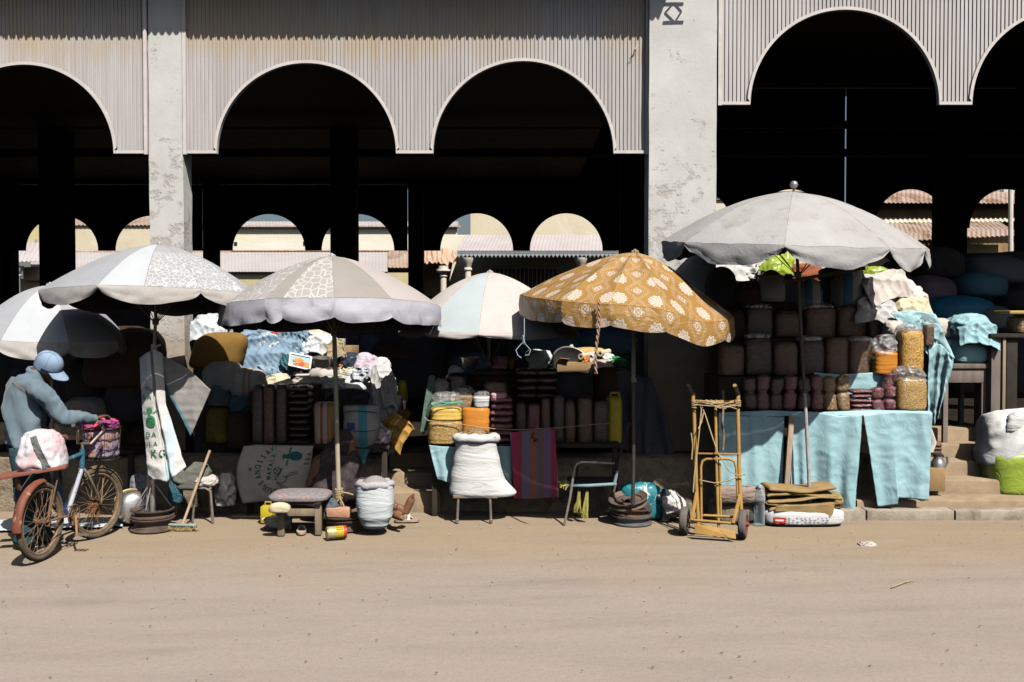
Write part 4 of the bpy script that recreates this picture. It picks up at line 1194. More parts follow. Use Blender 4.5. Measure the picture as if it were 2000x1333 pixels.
def open_sack(name, r, Y, d, mat, label, fill=None, cat="sack", group=None, rimh=0.16, widen=1.0, parent=None, mouth=0.86, seed=None, dome=.06, org=None, **kw):
    """full sack with its mouth rolled down over the filling"""
    x0, x1, z0, z1 = rect(*r, Y)
    s = seed or sd(); w = (x1 - x0) / 2; h = z1 - z0; cx = (x0 + x1) / 2; cy = Y + d / 2
    prof = kw.get('prof') or [(0, .72), (.04, .9), (.15, 1.0), (.5, 1.0), (.8, .95), (1.0, mouth)]
    def pr(t):
        for (a, pa), (b, pb) in zip(prof, prof[1:]):
            if a <= t <= b: return pa + (pb - pa) * smooth((t - a) / (b - a))
        return prof[-1][1]
    mb = MB(); R = []; n = 36; hr = h * rimh
    for i in range(53):
        t = i / 52
        ring = []
        for k in range(n):
            th = 2 * pi * k / n
            p = pr(t)
            bx = 2.5
            ux = abs(cos(th)) ** (2 / bx) * (1 if cos(th) >= 0 else -1); uy = abs(sin(th)) ** (2 / bx) * (1 if sin(th) >= 0 else -1)
            P = Vector((cx + ux * w * p + kw.get('lean', 0) * t * w, cy + uy * d / 2 * p, z0 + (h - hr * .6) * t))
            q = V(ux, uy, 0) * w * (.010 * nz((P.x, P.y, P.z * 1.3), 5, s) + .0045 * ridge((P.x * .7, P.y * .7, P.z * 4), 7, s + 2))
            P += V(1, 0, 0) * kw.get('corner', 0) * w * max(0, ux) ** 2 * smooth((.42 - t) / .42) ** 1.5
            ring.append(P + q)
        R.append(ring)
    mb.loft(R, True, True, False)
    o = mb.build(name, mat, parent=parent, smooth=180)
    tag(o, label, cat, group)
    rm = MB(); R = []
    for k in range(41):
        th = 2 * pi * k / 40
        c = Vector((cx + cos(th) * w * mouth * .93 + kw.get('lean', 0) * w, cy + sin(th) * d / 2 * mouth * .93, z1 - hr * .5 + hr * .22 * nz((cos(th), sin(th), 0), 2.2, s)))
        rr = hr * .5 * (1 + .25 * nz((cos(th), sin(th), 3), 3, s))
        ring = []
        for j in range(10):
            f = 2 * pi * j / 10
            ring.append(c + V(cos(th), sin(th), 0) * rr * 1.15 * cos(f) + V(0, 0, 1) * rr * sin(f) + V(cos(th), sin(th), 0) * rr * kw.get('rough', .12) * ridge((cos(th) * 2, sin(th) * 2, f * .6), 2, s))
        R.append(ring)
    rm.loft(R, True, False, False)
    rm.build("rolled_rim", mat if not kw.get('rimmat') else kw['rimmat'], parent=o, smooth=180)
    if fill is not None:
        fm = MB(); R = []
        for i in range(7):
            t = i / 6
            R.append([Vector((cx + cos(2 * pi * k / 24) * w * mouth * .9 * (1 - t * .98) + kw.get('lean', 0) * w, cy + sin(2 * pi * k / 24) * d / 2 * mouth * .9 * (1 - t * .98), z1 - hr * .3 + dome * (1 - (1 - t) ** 2) + .004 * nz((k, i, 0), 1.3, s))) for k in range(24)])
        fm.loft(R, True, False, True)
        fm.build("grain_filling", fill, parent=o, smooth=180)
    return o

def poly_at(pts, u):
    """point at fraction u along a polyline"""
    L = [0]
    for a, b in zip(pts, pts[1:]): L.append(L[-1] + math.hypot(b[0] - a[0], b[1] - a[1]))
    s = u * L[-1]
    for i in range(len(pts) - 1):
        if s <= L[i + 1] or i == len(pts) - 2:
            f = (s - L[i]) / max(1e-9, L[i + 1] - L[i])
            return (pts[i][0] + (pts[i + 1][0] - pts[i][0]) * f, pts[i][1] + (pts[i + 1][1] - pts[i][1]) * f)

def sheet_fn(top, bot, Y, folds=0.02, nf=5, seed=1, crumple=0.006, lean=0.0, bulge=0.0, Y1=None):
    def fn(u, v):
        a = poly_at(top, u); b = poly_at(bot, u)
        px = a[0] + (b[0] - a[0]) * v; py = a[1] + (b[1] - a[1]) * v
        Yv = Y + lean * v
        Yv += folds * (.35 + .65 * v) * (sin(u * nf * 2 * pi + 2 * nz((u * 3, v, seed), 1, seed)) * .5 + nz((u * nf * .9, v * .8, 0), 1.3, seed))
        Yv -= bulge * sin(pi * u) * sin(pi * min(1, .15 + v * .85))
        p = W(px, py, Yv)
        p.y -= crumple * ridge((p.x * 1.3, p.y, p.z * .55), 4.5, seed) + crumple * .35 * ridge((p.x * .7, p.y, p.z * 1.5), 9, seed + 4)
        return p
    return fn

def sheet(name, top, bot, Y, mat, label, cat, nu=60, nv=50, thick=.006, parent=None, group=None, **kw):
    kw.setdefault('seed', sd())
    fn = sheet_fn(top, bot, Y, **kw)
    mb = MB(); mb.grid(fn, nu, nv, thick=-thick)
    o = mb.build(name, mat, parent=parent, smooth=180)
    tag(o, label, cat, group)
    o_fn[o.name] = fn
    return o
o_fn = {}

# lettering: glyph outlines turned into small meshes laid on a cloth surface
GL = {}
def glyphs(txt):
    if txt in GL: return GL[txt]
    cu = bpy.data.curves.new("glyph", 'FONT'); cu.body = txt; cu.size = 1.0; cu.resolution_u = 3; cu.offset = 0.018
    cu.align_x = 'LEFT'
    ob = bpy.data.objects.new("glyph", cu); COL.objects.link(ob)
    dg = bpy.context.evaluated_depsgraph_get()
    me = bpy.data.meshes.new_from_object(ob.evaluated_get(dg))
    bm = bmesh.new(); bm.from_mesh(me)
    bmesh.ops.triangulate(bm, faces=bm.faces)
    vs = [(v.co.x, v.co.y) for v in bm.verts]; fs = [[v.index for v in f.verts] for f in bm.faces]
    bm.free(); bpy.data.meshes.remove(me)
    bpy.data.objects.remove(ob); bpy.data.curves.remove(cu)
    GL[txt] = (vs, fs); return GL[txt]

def lay(mb, shape, fn, mapuv, off=0.006, toward=(0, -1, 0)):
    """shape (verts 2d, faces) -> mapuv(x,y)->(u,v) -> fn surface point pushed off towards the viewer's side"""
    vs, fs = shape
    out = []
    for (x, y) in vs:
        u, v = mapuv(x, y)
        out.append(fn(u, v) + Vector(toward) * off)
    mb.add(out, fs)

def disc(cx, cy, rx, ry, n=20, rot=0.0, inner=0.0):
    vs = []; fs = []
    c, s = cos(rot), sin(rot)
    if inner <= 0:
        vs = [(cx, cy)] + [(cx + rx * cos(2 * pi * i / n) * c - ry * sin(2 * pi * i / n) * s, cy + rx * cos(2 * pi * i / n) * s + ry * sin(2 * pi * i / n) * c) for i in range(n)]
        fs = [[0, 1 + i, 1 + (i + 1) % n] for i in range(n)]
    else:
        for k in (1, inner):
            vs += [(cx + k * rx * cos(2 * pi * i / n) * c - k * ry * sin(2 * pi * i / n) * s, cy + k * rx * cos(2 * pi * i / n) * s + k * ry * sin(2 * pi * i / n) * c) for i in range(n)]
        fs = [[i, (i + 1) % n, n + (i + 1) % n, n + i] for i in range(n)]
    return vs, fs

def stroke(pts, w):
    vs = []; fs = []
    for i, p in enumerate(pts):
        a = pts[max(0, i - 1)]; b = pts[min(len(pts) - 1, i + 1)]
        dx, dy = b[0] - a[0], b[1] - a[1]; L = math.hypot(dx, dy) or 1
        vs += [(p[0] - dy / L * w / 2, p[1] + dx / L * w / 2), (p[0] + dy / L * w / 2, p[1] - dx / L * w / 2)]
    for i in range(len(pts) - 1): fs.append([2 * i, 2 * i + 1, 2 * i + 3, 2 * i + 2])
    return vs, fs

def box_px(name, r, Y, d, mat, label, cat, group=None, parent=None, bevel=.006, rot=0, amp=.0):
    x0, x1, z0, z1 = rect(*r, Y)
    mb = MB(); mb.box(x0, x1, Y, Y + d, z0, z1)
    if rot:
        c = Vector(((x0 + x1) / 2, Y + d / 2, z0)); Rm = Matrix.Rotation(rot, 3, 'Z')
        mb.v = [c + Rm @ (p - c) for p in mb.v]
    if amp: mb.shake(amp, 9, sd())
    o = mb.build(name, mat, parent=parent, bevel=bevel, smooth=30)
    return tag(o, label, cat, group)

def bowl(name, px, py, Y, r, h, mat, label, cat, tilt=(0, 0), thick=.006, n=32, prof=None, parent=None):
    c = W(px, py, Y)
    mb = MB()
    pf = prof or [(r * .5, 0), (r * .75, h * .25), (r * .93, h * .7), (r, h), (r + .008, h + .004), (r - .004, h + .002), (r * .88, h * .68), (r * .7, h * .27), (r * .45, .008), (.002, .008)]
    ax = Matrix.Rotation(tilt[0], 3, 'X') @ Matrix.Rotation(tilt[1], 3, 'Y') @ V(0, 0, 1)
    mb.lathe(pf, c, ax, n, True, True)
    o = mb.build(name, mat, parent=parent, smooth=50)
    return tag(o, label, cat)

def garment(name, px, py, Y, wpx, hpx, mat, label, rot=0.0, pitch=0.9, cat="clothes", seed=None, k=5.0, amp=.03, droop=.10, group=None):
    """one piece of cloth thrown on a heap: a thin sheet with long sharp folds whose edges sag"""
    s = seed or sd(); c = W(px, py, Y); w = wpx * mpp(Y) / 2; h = hpx * mpp(Y) / 2
    N_ = Vector((0, -cos(pitch), sin(pitch))); U0 = Vector((1, 0, 0)); V0 = Vector((0, sin(pitch), cos(pitch)))
    U = U0 * cos(rot) + V0 * sin(rot); Vv = V0 * cos(rot) - U0 * sin(rot)
    hh = h / max(.35, cos(pitch) * .8 + .2)
    def fn(u, v):
        a, b = 2 * u - 1, 2 * v - 1
        e = 1 + .22 * nz((a * .9, b * .9, s), 1.4, s)
        P = c + U * a * w * e + Vv * b * hh * (1 + .22 * nz((a, b, s + 4), 1.3, s))
        f = 0
        for j, (kk, am) in enumerate(((k, 1.0), (k * 1.9, .5), (k * 3.7, .22))):
            th = s * 1.7 + j * 1.1
            ph = (a * cos(th) + b * sin(th)) * kk + 2.6 * nz((a * 1.1, b * 1.1, s + j), 1.2, s)
            f += am * (1 - 1.7 * abs(sin(ph * .5)) ** .8)
        P += N_ * amp * f
        r = max(0, sqrt(a * a * .8 + b * b * .8) - .45)
        P.z -= droop * r * r * 1.6; P.y += droop * r * .4
        return P
    mb = MB(); mb.grid(fn, 46, 40, thick=.010)
    return tag(mb.build(name, mat, smooth=180), label, cat, group)
# ------------------------------------------------------------------ tables and hidden supports
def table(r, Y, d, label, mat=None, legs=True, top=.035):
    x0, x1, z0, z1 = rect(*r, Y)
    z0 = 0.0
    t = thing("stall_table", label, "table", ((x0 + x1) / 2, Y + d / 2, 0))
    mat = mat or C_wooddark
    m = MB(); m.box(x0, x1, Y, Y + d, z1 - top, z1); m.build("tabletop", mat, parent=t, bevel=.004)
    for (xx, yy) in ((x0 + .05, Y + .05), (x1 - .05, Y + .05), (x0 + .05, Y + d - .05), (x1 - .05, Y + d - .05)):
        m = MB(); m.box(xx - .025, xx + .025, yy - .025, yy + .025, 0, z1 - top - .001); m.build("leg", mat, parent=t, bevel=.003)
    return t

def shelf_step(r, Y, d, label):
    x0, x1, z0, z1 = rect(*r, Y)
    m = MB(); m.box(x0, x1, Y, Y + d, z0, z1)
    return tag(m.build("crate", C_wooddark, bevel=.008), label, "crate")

# ================================================================== the blue stall
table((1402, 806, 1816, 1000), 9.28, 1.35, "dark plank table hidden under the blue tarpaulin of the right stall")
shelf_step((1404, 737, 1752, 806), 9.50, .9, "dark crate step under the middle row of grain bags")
shelf_step((1404, 661, 1740, 737), 9.75, .75, "dark crate step under the upper row of grain bags")
sheet("tarpaulin", [(1403, 806), (1440, 808), (1480, 806), (1532, 810)], [(1405, 985), (1450, 990), (1500, 986), (1527, 990)], 9.22, C_aqua, "aqua tarpaulin hanging left of the leaning stake on the right stall", "tarpaulin", folds=.018, nf=3, crumple=.010)
sheet("tarpaulin", [(1541, 812), (1600, 806), (1640, 812), (1684, 810)], [(1546, 990), (1600, 1000), (1640, 1018), (1668, 1018)], 9.20, C_aqua, "aqua tarpaulin behind the umbrella pole, reaching the ground left of the dark gap", "tarpaulin", folds=.06, nf=3, crumple=.012)
sheet("tarpaulin", [(1686, 811), (1724, 806), (1760, 804), (1820, 806)], [(1714, 990), (1753, 986), (1753.5, 972), (1813, 978)], 9.19, C_aqua, "aqua tarpaulin at the right corner with a torn lower edge and loose threads", "tarpaulin", folds=.03, nf=2, crumple=.013)
m = MB()
for (a, b, c_) in (((1713, 990), (1712, 1000), (1720, 1003)), ((1726, 990), (1724, 997), (1719, 1003))):
    m.tube([W(*a, 9.17), W(*b, 9.16), W(*c_, 9.15)], .004, 6)
sheet("table_cover", [(1404, 806), (1500, 802), (1600, 805), (1700, 801), (1818, 803)], [(1404, 809), (1500, 813), (1600, 810), (1700, 812), (1819, 812)], 9.26, C_aqua, "aqua tarpaulin edge lapping over the table front below the small sachets", "tarpaulin", nv=8, folds=.01, lean=-.05)
# the drape running down the right hand side
sheet("tarpaulin", [(1738, 612), (1780, 606), (1825, 614)], [(1816, 700), (1830, 690), (1862, 700)], 9.62, C_aqua, "aqua tarpaulin drawn over the top right corner of the heap", "tarpaulin", folds=.03, nf=2, crumple=.03, lean=-.05)
sheet("tarpaulin", [(1812, 676), (1835, 672), (1862, 702)], [(1812, 825), (1822, 830), (1832, 812)], 9.56, C_aqua, "crumpled aqua tarpaulin hanging down beside the corn bags", "tarpaulin", folds=.06, nf=2, crumple=.03)
sheet("tarpaulin", [(1590, 728), (1640, 732), (1735, 726)], [(1600, 804), (1650, 806), (1740, 806)], 9.485, C_aqua, "aqua cloth behind the pink bean packets on the table", "tarpaulin", folds=.015, nf=3, crumple=.01)

# front row of tied sachets, left to right
xs_ = [1454, 1480, 1506, 1532, 1559, 1585]
ords = ["first", "second", "third", "fourth", "fifth", "sixth"]
s0 = None
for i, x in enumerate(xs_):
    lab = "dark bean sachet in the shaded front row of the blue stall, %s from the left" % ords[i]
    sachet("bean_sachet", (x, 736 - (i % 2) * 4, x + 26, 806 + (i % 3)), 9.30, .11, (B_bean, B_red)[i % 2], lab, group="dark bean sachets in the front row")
sachet("bean_sachet", (1610, 735, 1637, 810), 9.29, .12, B_tan, "tan grain sachet half in the sun, just left of its twin", group="tan grain sachets")
sachet("bean_sachet", (1636, 733, 1663, 810), 9.28, .12, B_tan, "tan grain sachet beside the stack of pink bean packets", group="tan grain sachets")
for i in range(5):
    y1 = 808 - i * 9.2
    packet("bean_packet", (1661 + (i * 3) % 5, y1 - 10, 1708 - (i * 2) % 4, y1), 9.27, .16, B_red, "flat pink bean packet, %s in the sunlit stack of five" % ["lowest", "second from below", "middle one", "second from the top", "topmost"][i], group="stacked pink bean packets")
sachet("bean_sachet", (1704, 757, 1730, 810), 9.26, .12, B_red, "waisted pink bean sachet right beside the packet stack", group="pink bean sachets")
sachet("bean_sachet", (1729, 754, 1756, 805), 9.30, .12, B_red, "pink bean sachet leaning under another one next to the corn bag", group="pink bean sachets", waist=.5)
sachet("bean_sachet", (1728, 728, 1760, 776), 9.36, .11, B_red, "pink bean sachet lying on top of another one left of the corn bag", group="pink bean sachets", waist=0)
bag("corn_bag", (1755, 738, 1816, 804), 9.24, .26, B_cornpale, "wide bag of golden cracked corn at the table corner", "bag", neck=17)
bag("corn_bag", (1761, 644, 1809, 728), 9.36, .22, B_corn, "tall bag of bright yellow corn standing behind the wide corn bag", "bag", neck=10)
bag("meal_bag", (1710, 686, 1760, 732), 9.42, .24, B_orange, "bag of orange meal half shaded on the middle row", "bag", neck=24)
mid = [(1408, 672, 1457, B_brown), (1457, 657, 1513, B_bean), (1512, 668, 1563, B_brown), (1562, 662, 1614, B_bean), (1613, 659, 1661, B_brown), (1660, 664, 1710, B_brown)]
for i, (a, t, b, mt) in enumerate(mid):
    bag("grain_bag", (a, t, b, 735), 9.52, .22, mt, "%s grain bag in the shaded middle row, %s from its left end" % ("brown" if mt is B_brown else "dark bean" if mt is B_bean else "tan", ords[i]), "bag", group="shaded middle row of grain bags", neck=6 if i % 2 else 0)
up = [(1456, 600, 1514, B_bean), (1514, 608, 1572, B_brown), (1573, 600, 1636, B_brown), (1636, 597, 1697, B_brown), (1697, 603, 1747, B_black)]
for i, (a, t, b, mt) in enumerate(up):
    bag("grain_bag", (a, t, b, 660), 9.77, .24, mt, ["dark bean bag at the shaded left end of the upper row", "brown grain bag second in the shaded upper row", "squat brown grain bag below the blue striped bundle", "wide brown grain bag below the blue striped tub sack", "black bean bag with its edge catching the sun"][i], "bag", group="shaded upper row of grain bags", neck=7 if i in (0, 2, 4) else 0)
blob("striped_bundle", (1566, 545, 1612, 612), 9.85, .3, C_bluestripe, "blue striped white bundle hanging in shade behind the umbrella pole", "bundle", a=2.4, amp=.12, lean=-.05)
blob("striped_sack", (1637, 530, 1697, 600), 9.86, .34, C_bluestripe, "blue and white striped sack on the upper row under the diagonal strut", "sack", a=5, amp=.06)
t_ = open_sack("orange_lined_tub", (1487, 536, 1540, 590), 9.8, .3, C_warm, "tipped orange and white printed bag above the shaded grain bags", fill=B_orange, cat="bag", rimh=.1)
blob("dark_bundle", (1388, 520, 1446, 606), 9.9, .45, C_darkcloth, "dark rounded bundle next to the wide pillar on the blue stall", "bundle", a=2.2, amp=.06)
blob("dark_bundle", (1440, 548, 1500, 604), 9.85, .4, C_brownbag, "dark brown bundle under the tipped orange bag", "bundle", a=2.2, amp=.1)
for (a, t, b, bt, nm, mm_) in ((1392, 604, 1462, 664, "dark bagged heap left of the upper grain bags", C_brownbag), (1398, 664, 1460, 742, "dark sack standing in deep shade left of the middle row", C_darkcloth), (1396, 738, 1456, 806, "dark cloth bundle at the shaded left end of the blue stall", C_brownbag)):
    blob("dark_sack", (a, t, b, bt), 9.7, .5, mm_, nm, "sack", a=4, amp=.08)
blob("white_bundle", (1384, 504, 1442, 545), 10.7, .4, C_white, "sunlit white bundle under the big umbrella beside the pillar", "bundle", a=2.3, amp=.2, sc=3.2)
blob("white_bundle", (1430, 506, 1486, 548), 10.7, .4, C_white, "crumpled white cloth bundle with a grey fold under the big umbrella", "bundle", a=2.2, amp=.3, sc=3.5)
blob("lime_packet", (1499, 495, 1550, 536), 10.75, .2, C_lime, "lime green packet just behind the umbrella pole", "packet", a=3, amp=.25, sc=3.2, skew=.3)
blob("rust_cloth", (1540, 515, 1612, 552), 10.7, .3, surf("rust_cloth", (0.3, 0.1, 0.04), (.2, .06, .03), .9, 6, crease=.6), "folded rust brown cloth behind the umbrella pole", "cloth", a=2.6, amp=.2)
blob("navy_bundle", (1610, 520, 1672, 548), 10.0, .3, C_navy, "navy cloth bundle under the edge of the big umbrella", "bundle", a=2.4, amp=.15)
blob("lime_packet", (1688, 522, 1740, 556), 9.95, .18, C_lime, "lime and white packet at the right under the big umbrella", "packet", a=3, amp=.28, sc=3.2)
blob("clear_bag", (1690, 542, 1790, 590), 9.85, .32, C_warm, "large translucent white bag on top of the heap at the right", "bag", a=2.3, amp=.3, sc=3.5, skew=.25)
blob("white_cloth", (1694, 570, 1768, 622), 9.8, .3, C_white, "bright white cloth below the translucent bag", "cloth", a=2.6, amp=.25, sc=3.5)
blob("cream_cloth", (1756, 560, 1818, 620), 9.8, .34, surf("stained_white_cloth", (.70, .66, .6), (.5, .42, .34), .85, 4, crease=.6), "stained cream cloth bundle at the right edge of the heap", "cloth", a=2.4, amp=.25, sc=3.5)
blob("aqua_bundle", (1742, 604, 1828, 650), 9.66, .3, C_aquapale, "pale aqua plastic bundle above the yellow corn bag", "bundle", a=3, amp=.22, sc=3.5)
blob("mixed_bag", (1735, 628, 1772, 672), 9.52, .2, C_warm, "small clear bag of brown goods beside the tall corn bag", "bag", a=3, amp=.2)
bag("seed_bag", (1806, 634, 1828, 676), 9.5, .18, B_brown, "small bag of grey seed right of the tall corn bag", "bag", neck=14)
# support heap under the bundles
shelf_step((1404, 590, 1742, 661), 10.0, .5, "dark crate step under the top row of bundles")
shelf_step((1742, 650, 1812, 806), 9.62, .5, "dark crate behind the corn bags")
# strut and ties
m = MB(); m.bar(W(1530, 551, 9.1), W(1690, 524, 8.7), .022, .03)
o = m.build("strut", C_wood); tag(o, "wooden strut under the big umbrella slanting right from its pole", "strut")
m = MB(); a = W(1534, 962, 9.12); b = W(1546, 812, 9.17); m.bar(W(1532, 1010, 9.10), b, .05, .04); m.shake(.006, 20, 3)
o = m.build("stake", C_stick, bevel=.008); tag(o, "pinkish split wooden stake leaning on the blue tarpaulin", "stake")

# things standing on the ground before it
def log(a, b, r):
    a = Vector(a); b = Vector(b); m = MB(); s = sd(); n = 36
    ax = (b - a).normalized(); x = ax.cross(V(0, 0, 1)).normalized(); y = x.cross(ax)
    R = []
    for i in range(31):
        t = i / 30; ring = []
        for k in range(n):
            th = 2 * pi * k / n
            rr = r * (1 + .10 * ridge((cos(th) * 2.2, sin(th) * 2.2, t * 2.5), 2.4, s) + .05 * nz((cos(th), sin(th), t * 3), 2, s))
            ring.append(a + (b - a) * t + (x * cos(th) + y * sin(th)) * rr)
        R.append(ring)
    m.loft(R, True, True, True)
    return m
C_bark = surf("grey_bark", (0.36, 0.29, 0.25), (0.20, 0.15, 0.12), 0.95, 9, bump=1.0, bscale=22, bdist=.03, stretch=(.35, 1, 1.6), col3=(.07, .05, .04), s3=7, lo3=.54, hi3=.6)
o = log(W(1396, 968, 8.98), W(1490, 968, 8.98), .088).build("log", C_bark, smooth=60); tag(o, "short grey log with deeply furrowed bark lying on a stone", "log")
o = blob("stone", (1392, 980, 1482, 1024), 8.95, .3, C_stone, "rough brown stone under the bark log", "stone", a=3, amp=.12)
def bottle(r, Y, label):
    x0, x1, z0, z1 = rect(*r, Y); z0 = 0
    w = (x1 - x0) / 2; h = z1 - z0; c = V((x0 + x1) / 2, Y + w, 0)
    m = MB(); pf = [(w * .86, .002), (w, .02 * h)]
    for i in range(1, 15):
        z = h * (.03 + .42 * i / 14); pf.append((w * (1 - (.05 if i % 2 else 0)), z))
    pf += [(w * .9, h * .50), (w * .9, h * .53), (w * 1.0, h * .56), (w, h * .68), (w * .94, h * .76), (w * .72, h * .84), (w * .42, h * .90), (w * .36, h * .925)]
    m.lathe(pf, c, n=28, cap0=True)
    o = m.build("water_bottle", M_bottle, org=c, smooth=60)
    m = MB(); m.lathe([(w * .41, h * .925), (w * .41, h * .985), (w * .36, h)], c, n=20, cap0=True, cap1=True); m.build("cap", plain("blue_cap", (.35, .55, .68), .5), parent=o)
    m = MB(); m.lathe([(w * .80, .006), (w * .93, .025 * h), (w * .93, h * .44)], c, n=24, cap0=True, cap1=True)
    return tag(o, label, "bottle")
bottle((1475, 949, 1497, 1029), 8.86, "clear ribbed water bottle standing beside the folded burlap")
# printed sack lying flat under the folded burlap
x0, x1, z0, z1 = rect(1494, 992, 1655, 1029, 8.85)
mb = blob_mesh(x0, x1, 0, z1 + .01, 8.82, .42, a=2.6, b=4, amp=.05, sc=5, seed=sd(), nr=18, ns=40, bot=7)
lay_sack = mb.build("flat_sack", C_white, smooth=180); tag(lay_sack, "white sack with a red printed block lying flat under the folded burlap", "sack")
from mathutils.bvhtree import BVHTree
def bvh_of(o):
    me = o.data; mw = Matrix.Translation(ORG[o.name])
    return BVHTree.FromPolygons([mw @ v.co for v in me.vertices], [list(p.vertices) for p in me.polygons])
def stamp(o, shapes, mat, name="print", off=.004, axis=(0, 1, 0), start=None):
    """shapes given as world (x,z) outlines are pressed onto the front of the object"""
    bv = bvh_of(o); m = MB(); ax = Vector(axis)
    for (vs, fs) in shapes:
        out = []; ok = True
        for (x, z) in vs:
            hit = bv.ray_cast(Vector((x, 0 if start is None else start, z)), ax)
            if hit[0] is None: ok = False; break
            out.append(hit[0] - ax * off)
        if ok: m.add(out, fs)
    if m.v: return m.build(name, mat, parent=o, smooth=0)
def shp(shape, f): return [f(x, y) for (x, y) in shape[0]], shape[1]
def fine(x0, x1, z0, z1, nx=8, nzv=4):
    vs = [(x0 + (x1 - x0) * i / nx, z0 + (z1 - z0) * j / nzv) for j in range(nzv + 1) for i in range(nx + 1)]
    fs = [[j * (nx + 1) + i, j * (nx + 1) + i + 1, (j + 1) * (nx + 1) + i + 1, (j + 1) * (nx + 1) + i] for j in range(nzv) for i in range(nx)]
    return vs, fs
def pxz(px, py, Y): p = W(px, py, Y); return p.x, p.z
def prect(px0, py0, px1, py1, Y, nx=6, nzv=4):
    a = pxz(px0, py1, Y); b = pxz(px1, py0, Y); return fine(a[0], b[0], a[1], b[1], nx, nzv)
stamp(lay_sack, [prect(1510, 1010, 1535, 1025, 8.85)], I_red, "red_print")
wv = []
for (a_, b_) in (((1513, 1015), (1529, 1017)), ((1515, 1022), (1520, 1022))):
    wv.append(prect(a_[0], a_[1] - 1.2, b_[0], b_[1] + .6, 8.85, 5, 1))
for k in range(4): wv.append(prect(1532, 1011 + k * 3.6, 1535, 1012.6 + k * 3.6, 8.85, 2, 1))
stamp(lay_sack, wv, I_white, "white_print", off=.007)
gv = [prect(1537.5, 1009, 1538.6, 1026, 8.85, 1, 6), prect(1540.4, 1009, 1541.2, 1026, 8.85, 1, 6)]
for c_ in range(9):
    for k in range(4):
        xx = 1545 + c_ * 8.2 + (k % 2); 
        if (c_ * 7 + k * 3) % 5: gv.append(prect(xx, 1011 + k * 3.6, xx + 3.2 + (c_ * k) % 3, 1012.2 + k * 3.6, 8.85, 2, 1))
stamp(lay_sack, gv, I_grey, "grey_print")
# folded burlap sacks
bt = thing("burlap_stack", "stack of folded brown burlap sacks on the white printed sack", "burlap sacks", W(1570, 1000, 8.95))
def fold(r, Y, d, tip=0, seed=1, drop=None):
    x0, x1, z0, z1 = rect(*r, Y)
    m = MB(); R = []; n = 40; th_ = (z1 - z0)
    for i in range(n + 1):
        t = i / n; ring = []
        x = x0 + (x1 - x0) * t
        dz = .016 * sin(t * 5 + seed) + .010 * nz((t * 4, seed, 0), 1, seed) + tip * t
        if drop: dz += drop(t)
        for k in range(18):
            a = 2 * pi * k / 18
            uy = abs(cos(a)) ** .5 * (1 if cos(a) >= 0 else -1); uz = abs(sin(a)) ** .8 * (1 if sin(a) >= 0 else -1)
            e = min(1, min(t, 1 - t) / .04 + .35)
            ring.append(V(x + .006 * nz((k * .8, t * 3, seed), 1), Y + d / 2 + uy * d / 2 + .01 * nz((t * 6, k * .3, seed), 1.5, seed), (z0 + z1) / 2 + dz + uz * th_ / 2 * e * (1 + .15 * nz((t * 5, k * .5, seed), 1.2))))
        R.append(ring)
    m.loft(R, True, True, True)
    return m
for i, (r, tp) in enumerate((((1503, 992, 1640, 1003), .0), ((1496, 982, 1636, 993), .0), ((1500, 974, 1646, 983), .01), ((1498, 964, 1638, 975), .012), ((1503, 955, 1634, 966), .02))):
    fold(r, 8.86 + .01 * (i % 2), .34, tp, i * 2.1).build("folded_sack", C_burlap, parent=bt, smooth=180)
sheet("hanging_corner", [(1516, 990), (1570, 988), (1608, 985), (1630, 987)], [(1514, 999), (1570, 1001), (1612, 1024), (1627, 1003)], 8.83, C_burlap, None, None, parent=bt, folds=.01, nf=1, crumple=.004, thick=.012, nv=20)
blob("burlap_end", (1622, 968, 1650, 996), 8.88, .3, C_burlap, None, None, parent=bt, a=2.3, amp=.3)

# flask and box on the steps
box_px("cardboard_box", (1815, 915, 1847, 960), 9.5, .25, C_card, "worn cardboard box with a steel flask in it on the steps", "box", amp=.006)
o = box_px("tin_box", (1818, 864, 1840, 893), 9.75, .2, surf("brown_tin", (.2, .11, .07), (.14, .08, .05), .6, 6, metal=.2), "brown ridged tin standing behind the steel flask", "tin", bevel=.01)
m = MB()
for py in (870, 877, 884): 
    a = W(1818, py, 9.74); b = W(1840, py, 9.74); m.tube([a, b], .006, 6)
m.build("ridge", C_rustrim, parent=o)
c = W(1832, 916, 9.58); k = mpp(9.58)
m = MB(); m.lathe([(14 * k, -.02), (14 * k, 10 * k), (12 * k, 15 * k), (9 * k, 20 * k), (8.5 * k, 26 * k), (9 * k, 27 * k)], c, n=24, cap0=True, cap1=True)
o = m.build("flask", C_alu, org=c); tag(o, "shiny steel vacuum flask poking out of the cardboard box", "flask")
m = MB(); m.tube([c + V(9 * k, -.02, 25 * k), c + V(16 * k, -.02, 24 * k), c + V(16.5 * k, -.02, 12 * k), c + V(13 * k, -.02, 6 * k)], .012, 8); m.build("handle", C_greyrim, parent=o)
m = MB(); m.lathe([(9.5 * k, 25 * k), (9.5 * k, 29 * k), (5 * k, 30 * k)], c, n=20, cap0=True, cap1=True); m.build("lid", C_darkcloth, parent=o)
m = MB(); m.tube([W(1817, 838, 9.7), W(1822, 865, 9.68), W(1820, 885, 9.66)], [.02, .03, .02], 8); m.shake(.02, 14, 5); o = m.build("rag", C_warm); tag(o, "dirty white rag hanging by the brown tin", "rag")

